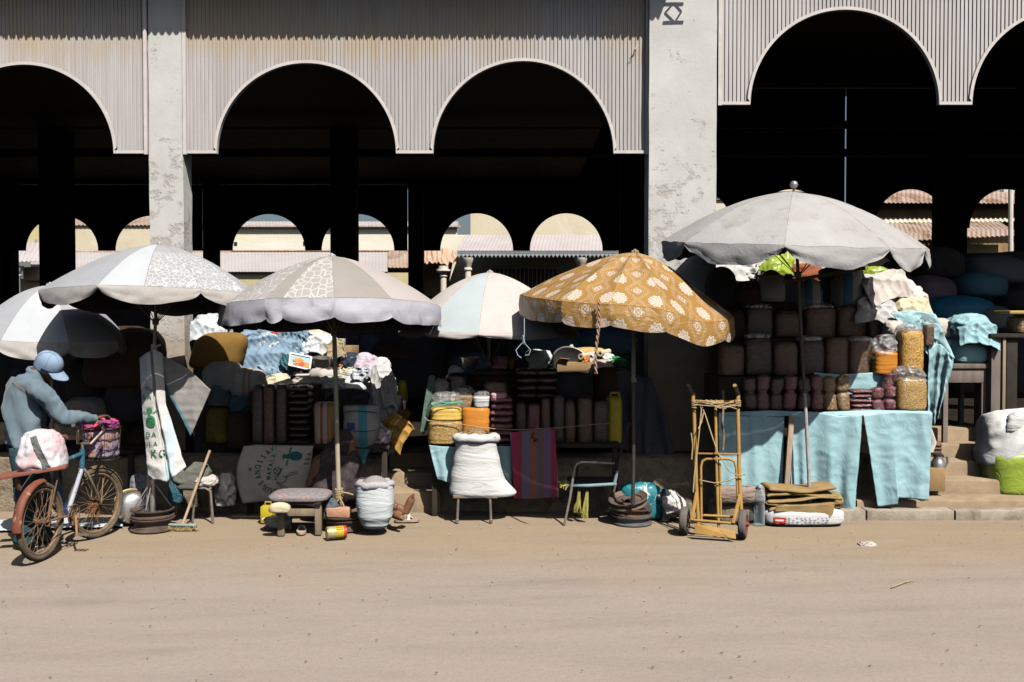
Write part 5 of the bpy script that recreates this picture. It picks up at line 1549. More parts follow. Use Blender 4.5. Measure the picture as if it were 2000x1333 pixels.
# ================================================================== right hand background
blob("sack", (1822, 622, 1876, 664), 10.45, .4, C_warm, "round tied white sack on the dark table behind the blue tarpaulin", "sack", a=2.2, amp=.08)
blob("sack", (1828, 662, 1880, 710), 10.42, .4, C_white, "white printed sack below the round tied one", "sack", a=3, amp=.1)
blob("sack", (1866, 660, 1942, 712), 10.30, .42, C_aquapale, "pale aqua sack lying on the dark table", "sack", a=2.6, amp=.12, sc=3.2)
blob("sack", (1870, 616, 1946, 672), 10.30, .4, C_aquapale, "crumpled pale aqua sack folded over the one on the table", "sack", a=2.4, amp=.28, sc=3.5)
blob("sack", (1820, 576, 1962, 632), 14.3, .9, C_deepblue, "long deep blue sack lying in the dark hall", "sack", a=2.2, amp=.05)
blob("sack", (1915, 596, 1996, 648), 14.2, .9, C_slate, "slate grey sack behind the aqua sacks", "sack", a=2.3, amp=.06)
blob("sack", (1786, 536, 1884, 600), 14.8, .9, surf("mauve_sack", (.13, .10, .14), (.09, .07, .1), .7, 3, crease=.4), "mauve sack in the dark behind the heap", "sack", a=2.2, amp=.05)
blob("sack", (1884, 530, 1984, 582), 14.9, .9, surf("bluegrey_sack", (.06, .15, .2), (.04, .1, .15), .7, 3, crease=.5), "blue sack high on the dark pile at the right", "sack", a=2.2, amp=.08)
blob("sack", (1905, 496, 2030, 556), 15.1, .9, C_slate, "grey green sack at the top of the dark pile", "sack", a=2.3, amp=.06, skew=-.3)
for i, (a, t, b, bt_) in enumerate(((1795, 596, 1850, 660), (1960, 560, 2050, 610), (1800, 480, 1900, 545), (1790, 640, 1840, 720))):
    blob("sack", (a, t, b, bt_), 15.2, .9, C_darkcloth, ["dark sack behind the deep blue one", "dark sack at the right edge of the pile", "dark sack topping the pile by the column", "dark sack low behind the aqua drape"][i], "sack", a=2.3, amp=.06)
t = table((1840, 711, 1934, 800), 10.28, .6, "grey painted table with a thick apron holding the aqua sacks", mat=C_woodgrey, top=.05)
# make it stand on the floor of the hall
x0, x1, z0, z1 = rect(1846, 722, 1925, 748, 10.30)
m = MB(); m.box(x0, x1, 10.30, 10.33, z0, z1); m.build("apron", C_woodgrey, parent=t, bevel=.004)
t = thing("wooden_stand", "tall dark wooden stand with a pale worn edge by the steps", "stand", (W(1950, 700, 10.2).x, 10.3, RFL))
for (a, b, mt) in ((1937, 1957, C_woodgrey), (1957.6, 1966, C_wood), (1966.6, 1990, C_wooddark)):
    x0, x1, z0, z1 = rect(a, 658, b, 815, 10.2); m = MB(); m.box(x0, x1, 10.2 + (.004 if mt is C_wood else 0.02), 10.6, RFL - .1, z1); m.build("post", mt, parent=t, bevel=.006)
x0, x1, z0, z1 = rect(1935, 652, 2010, 660, 10.18); m = MB(); m.box(x0, x1, 10.18, 10.64, z0, z1); m.build("top", C_wooddark, parent=t, bevel=.005)
o = bag("grain_bag", (1988, 618, 2030, 652), 10.2, .3, B_tan, "bag of tan grain on the wooden stand at the right edge", "bag")
m = MB(); x0, x1, z0, z1 = rect(1972, 607, 2040, 614, 10.15); m.box(x0, x1, 10.15, 10.5, z0, z1)
o = m.build("tray", plain("yellow_tray", (.45, .33, .1), .5), bevel=.01); tag(o, "yellow metal scale tray above the grain bag at the right edge", "tray")
t = thing("standing_sack", "bulging white sack with a lime green printed bag below at the right edge", "sack", W(1990, 965, 9.75))
blob("white_sack", (1941, 806, 2060, 918), 9.6, .5, surf("bright_sack", (.78, .78, .77), (.68, .675, .665), .75, 5, bump=.3, bscale=140, crease=.5, creases=6, var=0), None, None, parent=t, a=2.6, amp=.17, sc=2.4, skew=.12, nr=34, ns=60)
blob("sack_ear", (1972, 806, 2006, 846), 9.57, .12, C_white, None, None, parent=t, a=2.2, amp=.15, skew=.3)
blob("lime_bag", (1947, 884, 2062, 972), 9.57, .5, C_lime, "sunlit lime green printed bag holding the white sack", None, parent=t, a=6, amp=.05, taper=-.1)
m = MB(); m.bar(W(1932, 838, 9.9), W(1953, 840, 9.9), .06, .12); o = m.build("plank", C_wood, bevel=.006); tag(o, "sawn plank end sticking out beside the white sack", "plank")
m = MB(); s = 3
for k in range(4):
    c = W(1945 + k * 5, 832 - (k % 2) * 6, 9.85)
    m.torus(c, (nz((k, 1, 0), 3), 1, nz((k, 2, 0), 3)), .04, .011, 20, 6)
o = m.build("rope_coil", C_rope); tag(o, "small tangle of grey rope on the plank end", "rope")

P_white = surf("white_cloth_plain", (.62, .62, .61), (.52, .52, .515), .85, 5, bump=.2, bscale=150, crease=.25, creases=7)
garment("white_cloth", 1735, 548, 9.82, 96, 60, C_warm, "greyish white plastic sheet spread over the top right of the blue stall heap", .2, .7, "cloth", amp=.025)
garment("white_cloth", 1722, 598, 9.70, 84, 56, P_white, "bright white cloth thrown over the heap above the black bean bag", -.3, .6, "cloth", amp=.02)
garment("cream_cloth", 1786, 592, 9.72, 62, 60, C_cream, "stained cream rag lying on the right shoulder of the heap", .5, .6, "cloth", amp=.02)
garment("aqua_cloth", 1792, 628, 9.58, 82, 40, C_aqua, "aqua plastic flap folded above the tall yellow corn bag", .1, .6, "cloth", amp=.02)
garment("white_cloth", 1418, 524, 10.66, 78, 42, P_white, "white sheet catching the sun beside the wide pillar under the big umbrella", .2, .7, "cloth", amp=.02)
garment("lime_cloth", 1520, 516, 10.6, 52, 44, C_lime, "flattened lime green wrapper behind the big umbrella pole", .6, .5, "wrapper", amp=.015)
garment("aqua_cloth", 1912, 638, 10.27, 74, 54, C_aquapale, "creased pale aqua cover over the sacks on the dark table", -.2, .7, "cloth", amp=.03)
# ================================================================== middle stall
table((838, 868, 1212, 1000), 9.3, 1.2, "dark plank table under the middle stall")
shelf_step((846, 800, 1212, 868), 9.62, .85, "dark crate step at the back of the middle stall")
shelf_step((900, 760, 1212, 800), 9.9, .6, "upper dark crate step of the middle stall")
sheet("tarpaulin", [(838, 870), (860, 872), (900, 874)], [(854, 936), (880, 944), (900, 940)], 9.25, C_aqua, "short aqua tarpaulin hanging left of the white sack on the stool", "tarpaulin", folds=.02, nf=2, crumple=.01, nu=30)
sheet("tarpaulin", [(900, 874), (950, 872), (1000, 872)], [(900, 940), (950, 962), (1000, 960)], 9.27, C_aqua, "aqua tarpaulin behind the white sack, in shade beside the striped sack", "tarpaulin", folds=.02, nf=2, crumple=.01, nu=30)
sheet("netting", [(838, 735), (843, 732), (850, 735)], [(820, 842), (826, 850), (836, 836)], 9.5, surf("green_netting", (.16, .25, .2), (.1, .16, .13), .8, 30, bump=.5), "strip of green netting hanging at the left side of the middle stall", "netting", nu=12, folds=.03)
bag("corn_bag", (834, 824, 901, 869), 9.27, .3, B_cornpale, "square bag of pale cracked corn at the left front of the middle stall", a=9)
o = bag("meal_bag", (840, 796, 901, 823), 9.29, .26, B_yellow, "bag of fine yellow meal with a green hem on the corn bag", a=6)
m = MB(); m.tube([W(842, 789, 9.27), W(858, 786, 9.3), W(880, 787, 9.27), W(904, 784, 9.27)], .007, 6); m.tube([W(842, 789, 9.27), W(850, 795, 9.26), W(875, 789, 9.26), W(904, 786, 9.27)], .006, 6)
m.build("green_hem", plain("green_plastic", (.10, .42, .25), .5), parent=o)
m = MB(); R = []
x0, x1, z0, z1 = rect(842, 768, 900, 800, 9.33)
m = blob_mesh(x0, x1, z0, z1, 9.33, .2, a=3, amp=.2, seed=sd()); m.build("bag_neck", M_film, parent=o, smooth=180)
bag("grain_bag", (882, 770, 926, 799), 9.42, .24, B_tan, "open bag of pale grain behind the yellow meal bag", neck=12)
bag("cup_bag", (925, 775, 955, 797), 9.36, .18, C_white, "small white packed cup on the orange block", "cup", a=6, taper=-.15, neck=8)
bag("meal_bag", (901, 798, 958, 868), 9.31, .3, B_orange, "tall block of orange meal behind the white sack", a=10)
for i in range(7):
    y1 = 868 - i * 13
    packet("bean_packet", (957 + (i * 3) % 4, y1 - 14, 1001 + (i * 2) % 3, y1), 9.30, .2, B_red, "red bean packet in the half shaded column, %s from below" % ["first", "second", "third", "fourth", "fifth", "sixth", "seventh"][i], group="column of red bean packets")
blob("label_packet", (958, 769, 990, 780), 9.31, .18, C_pinkcloth, "pink and white labelled packet topping the bean column", "packet", a=4, amp=.06)
bag("grain_bag", (944, 745, 992, 775), 9.5, .26, B_brown, "brown grain bag behind the pink labelled packet", neck=0)
blob("dark_bag", (870, 730, 912, 768), 9.55, .26, B_black, "dark beans in a knotted bag at the left of the middle stall", "bag", a=3, amp=.14)
blob("dark_bag", (846, 742, 876, 778), 9.5, .2, C_grey, "grey tied bag at the left corner of the middle stall", "bag", a=2.6, amp=.2)
blob("white_knot", (878, 716, 902, 740), 10.15, .14, C_white, "knotted white plastic bag catching the sun", "bag", a=2.2, amp=.35)
for i in range(6):
    a0 = 915 + (i % 2) * 72 + (i // 2) * 4; y1 = 762 - (i // 2) * 12
    packet("folded_sack", (a0, y1 - 15, a0 + 74, y1), 9.75, .3, C_brownbag, "folded brown sack in the shaded pile, %s pile, %s" % (["left", "right"][i % 2], ["lowest", "middle", "topmost"][i // 2]), "sack", group="folded brown sacks")
shelf_step((912, 762, 1000, 800), 9.8, .3, "dark crate under the folded brown sacks")
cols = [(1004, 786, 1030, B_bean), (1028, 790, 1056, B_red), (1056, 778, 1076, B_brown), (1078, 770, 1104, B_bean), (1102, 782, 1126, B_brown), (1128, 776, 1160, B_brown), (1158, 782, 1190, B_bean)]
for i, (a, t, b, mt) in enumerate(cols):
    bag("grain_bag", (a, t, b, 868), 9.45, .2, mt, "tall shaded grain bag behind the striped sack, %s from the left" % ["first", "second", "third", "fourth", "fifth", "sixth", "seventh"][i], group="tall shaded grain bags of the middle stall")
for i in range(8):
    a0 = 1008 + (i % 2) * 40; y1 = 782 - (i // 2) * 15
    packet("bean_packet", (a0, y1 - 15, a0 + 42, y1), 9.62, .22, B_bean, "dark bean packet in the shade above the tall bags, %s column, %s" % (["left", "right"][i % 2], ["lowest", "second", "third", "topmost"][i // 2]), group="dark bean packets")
blob("dark_sack", (1076, 730, 1160, 786), 9.7, .35, C_darkcloth, "charcoal bag hung in shade over the tall grain bags", "bag", a=5, amp=.07)
blob("dark_sack", (1158, 720, 1215, 790), 9.85, .35, C_brownbag, "dark brown bag next to the umbrella pole in shade", "bag", a=3, amp=.1)
o = blob("jerrycan", (1186, 776, 1217, 868), 9.55, .26, C_yplastic, "tall yellow jerrycan standing in the shade by the hung cloth", "jerrycan", a=7, b=4, amp=.01)
m = MB(); m.tube([W(1192, 776, 9.68), W(1193, 768, 9.68), W(1208, 768, 9.68), W(1210, 776, 9.68)], .012, 8); m.build("handle", C_yplastic, parent=o)
# things on top, reached by the sun
shelf_step((960, 724, 1232, 762), 10.57, .55, "dark board across the top of the middle stall")
o = bowl("tin_basin", 918, 722, 10.62, .105, .13, C_alu, "dented grey tin at the top left of the middle stall", "tin")
blob("pink_cloth", (966, 697, 992, 716), 10.72, .18, C_pinkcloth, "crumpled bright pink cloth on the middle stall", "cloth", a=2.2, amp=.35)
blob("pink_cloth", (962, 712, 988, 726), 10.62, .15, surf("pale_pink_cloth", (.7, .4, .45), (.6, .3, .36), .85, 5, crease=.5), "pale pink cloth below the bright pink one", "cloth", a=2.4, amp=.3)
blob("mustard_sack", (990, 696, 1034, 726), 10.67, .3, C_mustard, "mustard sack behind a dark round lump on the middle stall", "sack", a=2.2, amp=.12)
blob("dark_lump", (1002, 698, 1040, 730), 10.62, .24, C_darkcloth, "dark rounded bag in front of the mustard sack", "bag", a=2, amp=.08)
blob("aqua_cloth", (1024, 686, 1076, 728), 10.64, .3, C_blueish, "pale blue plastic cloth heaped on the middle stall", "cloth", a=2.3, amp=.3, sc=3.5, skew=.15)
o = bowl("black_bowl", 1110, 721, 10.66, .21, .115, C_darkcloth, "wide black bowl with a shiny rim tipped on the stall top", "bowl", tilt=(radians(52), radians(14)))
m = MB(); ax = Matrix.Rotation(radians(52), 3, 'X') @ Matrix.Rotation(radians(14), 3, 'Y') @ V(0, 0, 1); m.torus(W(1110, 721, 10.66) + ax * .117, ax, .214, .008, 40, 8); m.build("rim", C_alu, parent=o)
ob_ = box_px("cardboard_box", (1086, 708, 1160, 726), 10.58, .3, C_card, "low open cardboard box in front of the black bowl", "box", rot=radians(4))
x0, x1, z0, z1 = rect(1092, 700, 1112, 710, 10.57)
m = MB(); m.add([W(1086, 708, 10.57), W(1108, 709, 10.57), W(1112, 702, 10.52), W(1094, 700, 10.52)], [(0, 1, 2, 3)]); m.v += [p + V(0, .006, .004) for p in m.v[:4]]; m.uv += [(0, 0)] * 4; m.f += [[7, 6, 5, 4], [0, 4, 5, 1], [1, 5, 6, 2], [2, 6, 7, 3], [3, 7, 4, 0]]; m.m += [0] * 5
m.build("flap", C_card, parent=ob_, smooth=0)
blob("mustard_cloth", (1112, 680, 1186, 706), 10.87, .3, surf("pale_mustard_cloth", (.52, .38, .15), (.42, .29, .1), .9, 5, crease=.5), "pale mustard cloth draped over the back of the stall top", "cloth", a=2.6, amp=.2, skew=.3)
m = MB(); a = W(1116, 689, 10.82); m.lathe([(.02, 0), (.024, .01), (.024, .075), (.016, .08), (.016, .09)], a, n=16, cap0=True, cap1=True); o = m.build("white_bottle", C_wplastic, org=a); tag(o, "little white plastic pot standing by the mustard cloth", "pot")
def roll(a, b, r, label):
    a = Vector(a); b = Vector(b); m = MB(); ax = (b - a).normalized(); L = (b - a).length
    m.lathe([(r * .5, L), (r, L), (r, 0), (r * .5, 0), (r * .5, L * .8), (.001, L * .8)], a, ax, 18)
    return tag(m.build("paper_roll", C_cream, smooth=40), label, "roll")
roll(W(1134, 697, 10.57), W(1158, 692, 10.87), .032, "cream paper roll end on, left of the orange packet top")
roll(W(1172, 691, 10.57), W(1190, 687, 10.87), .032, "cream paper roll end on, right above the white cloth")
blob("orange_packet", (1132, 695, 1153, 714), 10.60, .1, surf("orange_foil", (.6, .2, .02), (.45, .12, .01), .3, 8, crease=.7, coat=.6), "shiny orange foil packet on the middle stall", "packet", a=3, amp=.25)
blob("white_cloth", (1150, 691, 1178, 718), 10.62, .2, C_white, "small white cloth behind the hanging twine", "cloth", a=2.4, amp=.3)
blob("white_cloth", (1170, 692, 1200, 716), 10.60, .2, C_white, "white crumpled bag left of the green net", "cloth", a=2.4, amp=.3)
blob("beige_sack", (1156, 704, 1200, 740), 10.37, .25, C_warm, "beige sack top half in the sun below the white cloths", "sack", a=2.2, amp=.1)
m = MB()
for k in range(26):
    a = W(1190 + rnd.uniform(0, 6), 698 + rnd.uniform(0, 14), 10.57 + rnd.uniform(0, .1)); b = W(1212 + rnd.uniform(0, 16), 704 + rnd.uniform(-2, 12), 10.52 + rnd.uniform(0, .15))
    m.tube([a, a.lerp(b, .3) + V(rnd.uniform(-.02, .02), 0, rnd.uniform(.0, .04)), a.lerp(b, .7) + V(rnd.uniform(-.02, .02), 0, rnd.uniform(-.02, .02)), b], .006, 5)
o = m.build("green_net", C_greennet); tag(o, "tangle of bright green net cord by the umbrella pole", "net")
for i, (a, t, b, bt_) in enumerate(((1010, 650, 1150, 700), (1120, 640, 1250, 690), (870, 690, 960, 730))):
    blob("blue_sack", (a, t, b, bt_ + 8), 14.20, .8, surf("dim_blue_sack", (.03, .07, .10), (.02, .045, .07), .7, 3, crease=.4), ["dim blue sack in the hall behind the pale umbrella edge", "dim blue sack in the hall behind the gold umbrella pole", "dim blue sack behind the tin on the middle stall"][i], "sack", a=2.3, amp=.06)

# the white sack on its stool
st = thing("stool", "plain stool with pale tube legs under the big white sack", "stool", V(W(938, 990, 9.0).x, 9.15, 0))
x0, x1, z0, z1 = rect(885, 968, 972, 974, 8.98); m = MB(); m.box(x0, x1, 8.98, 9.32, z0, z1); m.build("seat", C_wood, parent=st, bevel=.005)
for px in (895, 957):
    for yy in (9.0, 9.29):
        a = W(px, 972, yy); m = MB(); m.tube([a, V(a.x + (.01 if px > 900 else -.01), yy, 0.0)], .0125, 10); m.lathe([(.017, 0), (.017, .03), (.0126, .035)], V(a.x + (.01 if px > 900 else -.01), yy, 0), n=12, cap0=True); m.build("leg", C_greymetal, parent=st)
big = open_sack("white_sack", (877, 851, 986, 974), 8.97, .36, C_white, "big full white sack with a rolled mouth of grain standing on the stool", fill=B_tan, rimh=.15, mouth=.72, prof=[(0, .96), (.06, 1.04), (.3, .98), (.6, .86), (.85, .76), (1, .74)], dome=.085, lean=-.06, corner=.42)
s_fn = sheet("striped_sack", [(996, 846), (1030, 841), (1060, 838), (1084, 839)], [(1004, 974), (1030, 976), (1060, 974), (1092, 972)], 9.2, C_rainbow, "hanging red, grey and violet striped sack beside the white sack", "sack", folds=.006, nf=2, crumple=.004, thick=.05, bulge=.04)
m = MB(); f = o_fn[s_fn.name]; m.tube([f(.52, .04) + V(0, -.01, 0), f(.48, .1) + V(0, -.02, 0), f(.56, .13) + V(0, -.02, 0), f(.5, .17) + V(0, -.012, 0), f(.6, .14) + V(0, -.015, 0)], .006, 6); m.build("tie_string", C_darkcloth, parent=s_fn)
# twine along the front of the bags
m = MB(); m.tube([W(828, 815, 9.3), W(836, 822, 9.25), W(880, 826, 9.24), W(930, 834, 9.26), W(965, 838, 9.27), W(1010, 840, 9.28), W(1090, 836, 9.35), W(1200, 826, 9.4)], .0045, 6)
o = m.build("twine", C_rope); tag(o, "thin twine strung across the front of the middle stall bags", "twine")
m = MB()
a = W(1024, 622, 8.5); pts = [W(1024, 622, 8.5), W(1024, 655, 8.5), W(1022, 668, 8.5)]
m.tube(pts, .004, 6); 
for (dx, q) in ((-12, 1), (12, -1)):
    m.tube([W(1022, 668, 8.5), W(1022 + dx * .6, 676, 8.5), W(1022 + dx * 1.2, 684, 8.5), W(1022 + dx * .9, 694, 8.5), W(1022 + dx * .3, 697 + q * 3, 8.5)], .0035, 6)
for k in range(3): m.torus(W(1021 + k, 660 + 5 * k, 8.5), (1, .6, .3 * k), .017, .0045, 14, 6)
o = m.build("cord", plain("pale_blue_cord", (.42, .5, .56), .8)); tag(o, "knotted pale blue cord hanging from the left edge of the gold umbrella", "cord")
m = MB(); s = 2; p1 = []; p2 = []
for k in range(30):
    t = k / 29; c = W(1169 - 4 * t + 2.5 * sin(t * 6), 585 + 145 * t, 8.0)
    p1.append(c + V(cos(k * 1.3), sin(k * 1.3), 0) * .008); p2.append(c - V(cos(k * 1.3), sin(k * 1.3), 0) * .008)
m.tube(p1, .007, 6); m.tube(p2, .007, 6); o = m.build("twisted_cloth_tie", surf("peach_rag", (.50, .30, .2), (.36, .2, .13), .9, 20, crease=.5)); tag(o, "twisted peach coloured rag tie hanging from the gold umbrella", "tie")

# hung grey cloths by the wide pillar
sheet("hung_cloth", [(1180, 735), (1220, 722), (1262, 740)], [(1190, 868), (1250, 892), (1268, 900)], 9.9, C_jacket_grey, "shaded grey cloth hung left of the dark umbrella pole", "cloth", folds=.06, nf=2, crumple=.02)
sheet("hung_cloth", [(1240, 745), (1270, 735), (1290, 780)], [(1240, 896), (1280, 900), (1321, 896)], 9.8, C_jacket_grey, "wide shaded blue grey cloth hung against the wide pillar", "cloth", folds=.07, nf=2, crumple=.02)
m = MB()
for k in range(30):
    a = W(1256 + rnd.uniform(-6, 6), 900, 9.75); b = W(1256 + rnd.uniform(-12, 12), 985, 9.7); m.tube([a, a.lerp(b, .5), b], .006, 5)
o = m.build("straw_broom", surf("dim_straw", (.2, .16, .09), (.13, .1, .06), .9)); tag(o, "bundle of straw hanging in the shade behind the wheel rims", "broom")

# chair with tube frame
ch = thing("chair", "grey tube frame chair with a worn turquoise seat edge and yellow fringe below", "chair", V(W(1160, 1000, 8.9).x, 9.1, 0))
m = MB(); m.tube([G(1102, 1026), W(1113, 975, 8.92), W(1122, 915, 8.96), W(1127, 906, 8.98), W(1138, 903, 9.0), W(1200, 905, 9.0)], .012, 10); m.build("leg", C_greymetal, parent=ch)
m = MB(); m.tube([G(1196, 1008) + V(0, 0, 0), W(1199, 960, 9.0), W(1203, 944, 9.0)], .011, 10); m.build("leg", C_greymetal, parent=ch)
m = MB(); m.tube([W(1128, 905, 9.3), W(1126, 960, 9.32), V(W(1124, 1000, 9.33).x, 9.33, 0)], .011, 10); m.build("leg", C_darkcloth, parent=ch)
m = MB(); m.tube([W(1201, 946, 9.0), W(1206, 905, 9.0), W(1216, 870, 9.02), W(1226, 835, 9.05), W(1230, 826, 9.08)], .013, 10); m.build("back_post", C_darkcloth, parent=ch)
m = MB(); m.tube([W(1104, 948, 9.0), W(1150, 949, 8.99), W(1204, 946, 9.0)], .016, 10); m.build("seat_edge", surf("turquoise_wrap", (.30, .44, .46), (.22, .33, .36), .8, 30, bump=.8, bscale=50, stretch=(4, 1, 1)), parent=ch)
m = MB(); x0, x1, z0, z1 = rect(1112, 944, 1204, 950, 9.02); m.box(x0, x1, 9.02, 9.4, z0, z1); m.build("seat", C_darkcloth, parent=ch, bevel=.008)
m = MB(); m.tube([W(1200, 945, 9.0), W(1206, 920, 8.99)], .015, 10); m.build("wrapped_corner", plain("turq2", (.28, .42, .46), .8), parent=ch)
m = MB()
for k in range(70):
    q = k % 2; a = W(1131 + q * 16 + rnd.uniform(-2, 2), 958 + rnd.uniform(0, 6), 9.02); b = W(1128 + q * 14 + rnd.uniform(-7, 6), 996 + rnd.uniform(-6, 10) + q * 8, 9.02 + rnd.uniform(-.02, .04))
    m.tube([a, a.lerp(b, .5) + V(rnd.uniform(-.01, .01), 0, 0), b], .004, 4)
for k in range(26):
    a = W(1096 + rnd.uniform(0, 14), 946 + rnd.uniform(-4, 4), 8.99); m.tube([a, a + V(rnd.uniform(-.04, .03), rnd.uniform(-.02, .02), rnd.uniform(-.04, .02))], .004, 4)
m.build("yellow_fringe", surf("yellow_fibre", (.52, .46, .12), (.4, .34, .07), .9), parent=ch)

# bags beside it
o = blob("teal_bag", (1222, 948, 1303, 1016), 9.08, .2, surf("teal_printed_bag", (.02, .22, .25), (.015, .16, .2), .45, 5, crease=.6, coat=.3, col3=(.62, .64, .64), s3=3, lo3=.6, hi3=.64), "teal and white plastic bag lying behind the wheel rims", "bag", a=3.6, amp=.14, skew=-.35)
blob("white_bag", (1292, 966, 1338, 1013), 8.98, .22, surf("white_brown_bag", (.72, .7, .69), (.6, .57, .55), .6, 4, .45, .6, crease=.7, col3=(.34, .27, .22), s3=3.2, lo3=.55, hi3=.62), "crumpled white and brown plastic bag left of the hand truck", "bag", a=2.3, amp=.28, sc=3.2, skew=-.3)
m = MB(); a = W(1299, 975, 9.05); m.lathe([(.045, -.2), (.05, -.02), (.05, .05), (.036, .075), (.03, .09), (.001, .092)], a, n=18, cap0=True); o = m.build("glass_jar", plain("dark_glass", (.03, .05, .06), .15)); tag(o, "dark glass jar behind the crumpled white bag", "jar")
# ================================================================== denim stall (left of centre)
table((476, 870, 760, 1000), 9.35, 1.3, "dark plank table under the denim stall")
shelf_step((486, 755, 612, 870), 9.85, 1.6, "dark crate behind the columns of beans")
shelf_step((612, 800, 770, 870), 10.3, 1.1, "dark crate behind the white sacks")
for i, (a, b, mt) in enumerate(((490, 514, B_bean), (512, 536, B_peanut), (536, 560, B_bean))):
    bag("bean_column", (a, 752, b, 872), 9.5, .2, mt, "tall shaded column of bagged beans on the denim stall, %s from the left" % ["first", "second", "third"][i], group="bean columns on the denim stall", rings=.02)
for i in range(9):
    y1 = 872 - i * 13
    packet("bean_packet", (560 + (i % 3), y1 - 13.5, 604 - (i % 2) * 2, y1), 9.5, .24, B_bean, "dark bean packet in the shaded denim stall column, %s from below" % ["first", "second", "third", "fourth", "fifth", "sixth", "seventh", "eighth", "ninth"][i], group="dark bean packet column")
bag("printed_pack", (610, 788, 661, 870), 9.46, .25, C_redpack, "red and yellow printed package with pale stripes behind the pole", a=8)
blob("yellow_bag", (398, 800, 442, 868), 9.75, .3, surf("dim_yellow_print", (.28, .2, .02), (.04, .035, .02), .7, 7, crease=.4), "dim yellow printed bag in the shade behind the hanging sack", "bag", a=4, amp=.1)
blob("dark_bag", (440, 806, 486, 880), 9.7, .3, C_brownbag, "dark brown bag in the shade left of the bean columns", "bag", a=4, amp=.1)
# teal striped sack, pointed foot
x0, x1, z0, z1 = rect(669, 795, 736, 912, 9.28)
mb = MB(); R = []; s_ = sd()
for i in range(25):
    t = i / 24; ring = []
    p = smooth(min(1, t / .62)) * .94 + .06; 
    for k in range(30):
        th = 2 * pi * k / 30; b_ = 3
        ux = abs(cos(th)) ** (2 / b_) * (1 if cos(th) >= 0 else -1); uy = abs(sin(th)) ** (2 / b_) * (1 if sin(th) >= 0 else -1)
        P = V((x0 + x1) / 2 + ux * (x1 - x0) / 2 * p + (1 - p) * .01, 9.28 + .15 + uy * .14 * p, z0 + (z1 - z0) * t); P += V(ux, uy, 0) * .012 * ridge(P, 7, s_)
        ring.append(P)
    R.append(ring)
mb.loft(R, True, True, True); tsk = mb.build("striped_sack", C_tealstripe, smooth=180); tag(tsk, "beige sack with a teal stripe tapering to a point right of the pole", "sack")
stamp(tsk, [prect(677, 826, 693, 840, 9.28)], I_blue, "blue_print")
m = MB(); f = lambda px, py: W(px, py, 9.27)
m.tube([f(669, 806), f(690, 803), f(715, 804), f(736, 806)], .004, 6); m.tube([f(668, 838), f(690, 842), f(715, 843), f(736, 840)], .004, 6); m.build("tie_cord", C_darkcloth, parent=tsk)
# printed sack hung along the front of the table
top = [(476, 872), (500, 869), (560, 870), (612, 871)]; bot = [(474, 984), (500, 982), (560, 979), (602, 976)]
psk = MB(); s_ = sd()
def pfn(u, v, Y=9.27):
    a = poly_at(top, u); b = poly_at(bot, u)
    px = a[0] + (b[0] - a[0]) * v - 14 * sin(pi * v) * (1 - u); py = a[1] + (b[1] - a[1]) * v
    p = W(px, py, Y - .05 * sin(pi * u) ** .5 * sin(pi * v) ** .5); p.y -= .006 * ridge(p, 6, s_); return p
psk.grid(pfn, 50, 40, thick=-.05); psk = psk.build("printed_sack", surf("beige_print_sack", (.60, .52, .44), (.50, .43, .36), .8, 5, bump=.4, bscale=150, crease=.25, creases=5, var=0), smooth=180)
tag(psk, "beige sack with green DEUS and MATALA lettering hung on its side under the table", "sack")
pm = MB()
# picture frame of the print: x to the right, y up, in photo pixels (zoom: 10.255 px per photo px from 460,860)
def puv(X, Y_):
    px = 460 + X / 10.255; py = 860 + Y_ / 10.255
    return max(0, min(1, (px - 470) / 138.0)), max(0, min(1, (py - 870.5) / 108.0))
def put(shape, cx, cy, size, rot, flipw=1.0):
    c, s = cos(rot), sin(rot)
    lay(pm, (shape[0], shape[1]), pfn, lambda x, y: puv(cx + (x * c * flipw - y * s) * size, cy - (x * s * flipw + y * c) * size), off=.007)
def ctr(ch):
    vs, fs = glyphs(ch); xs = [v[0] for v in vs]; ys = [v[1] for v in vs]; mx = (min(xs) + max(xs)) / 2; my = (min(ys) + max(ys)) / 2
    return [(x - mx, y - my) for x, y in vs], fs
for ch, cx, cy, ang in (("D", 830, 1020, 183), ("E", 745, 1005, 172), ("U", 678, 975, 160), ("S", 628, 925, 145), ("E", 572, 840, 128), ("A", 530, 725, 108), ("N", 512, 630, 98), ("O", 512, 525, 90), ("S", 535, 425, 78), ("S", 575, 330, 62), ("A", 640, 245, 50), ("V", 710, 185, 38), ("I", 772, 145, 24)):
    put(ctr(ch), cx, cy, 165 if ch != "I" else 150, radians(ang), .62)
for k, ch in enumerate("MATALA"):
    put(ctr(ch), 722 + k * 9, 745 - k * 86, 130, radians(88), .72)
for k, ch in enumerate("VEND"[:4]):
    if k < 3: put(ctr("ABV"[2 - k] if False else "EBA"[k]), 1420 + k * 18, 470 - k * 95, 120, radians(86), .8)
put(disc(0, 0, .5, .34, 28), 1195, 315, 270, radians(-4))
put(disc(0, 0, .30, .22, 20), 1060, 325, 230, 0)
for k in range(9):
    a = radians(180 + (k - 4) * 14); put(stroke([(0, 0), (cos(a) * .5, sin(a) * .5)], .06), 1010, 325, 150, 0)
put(stroke([(0, 0), (-.05, .5), (.12, 1.0)], .28), 1075, 260, 120, 0); put(stroke([(0, 0), (-.2, -.5), (-.1, -1.1)], .22), 1065, 390, 110, 0)
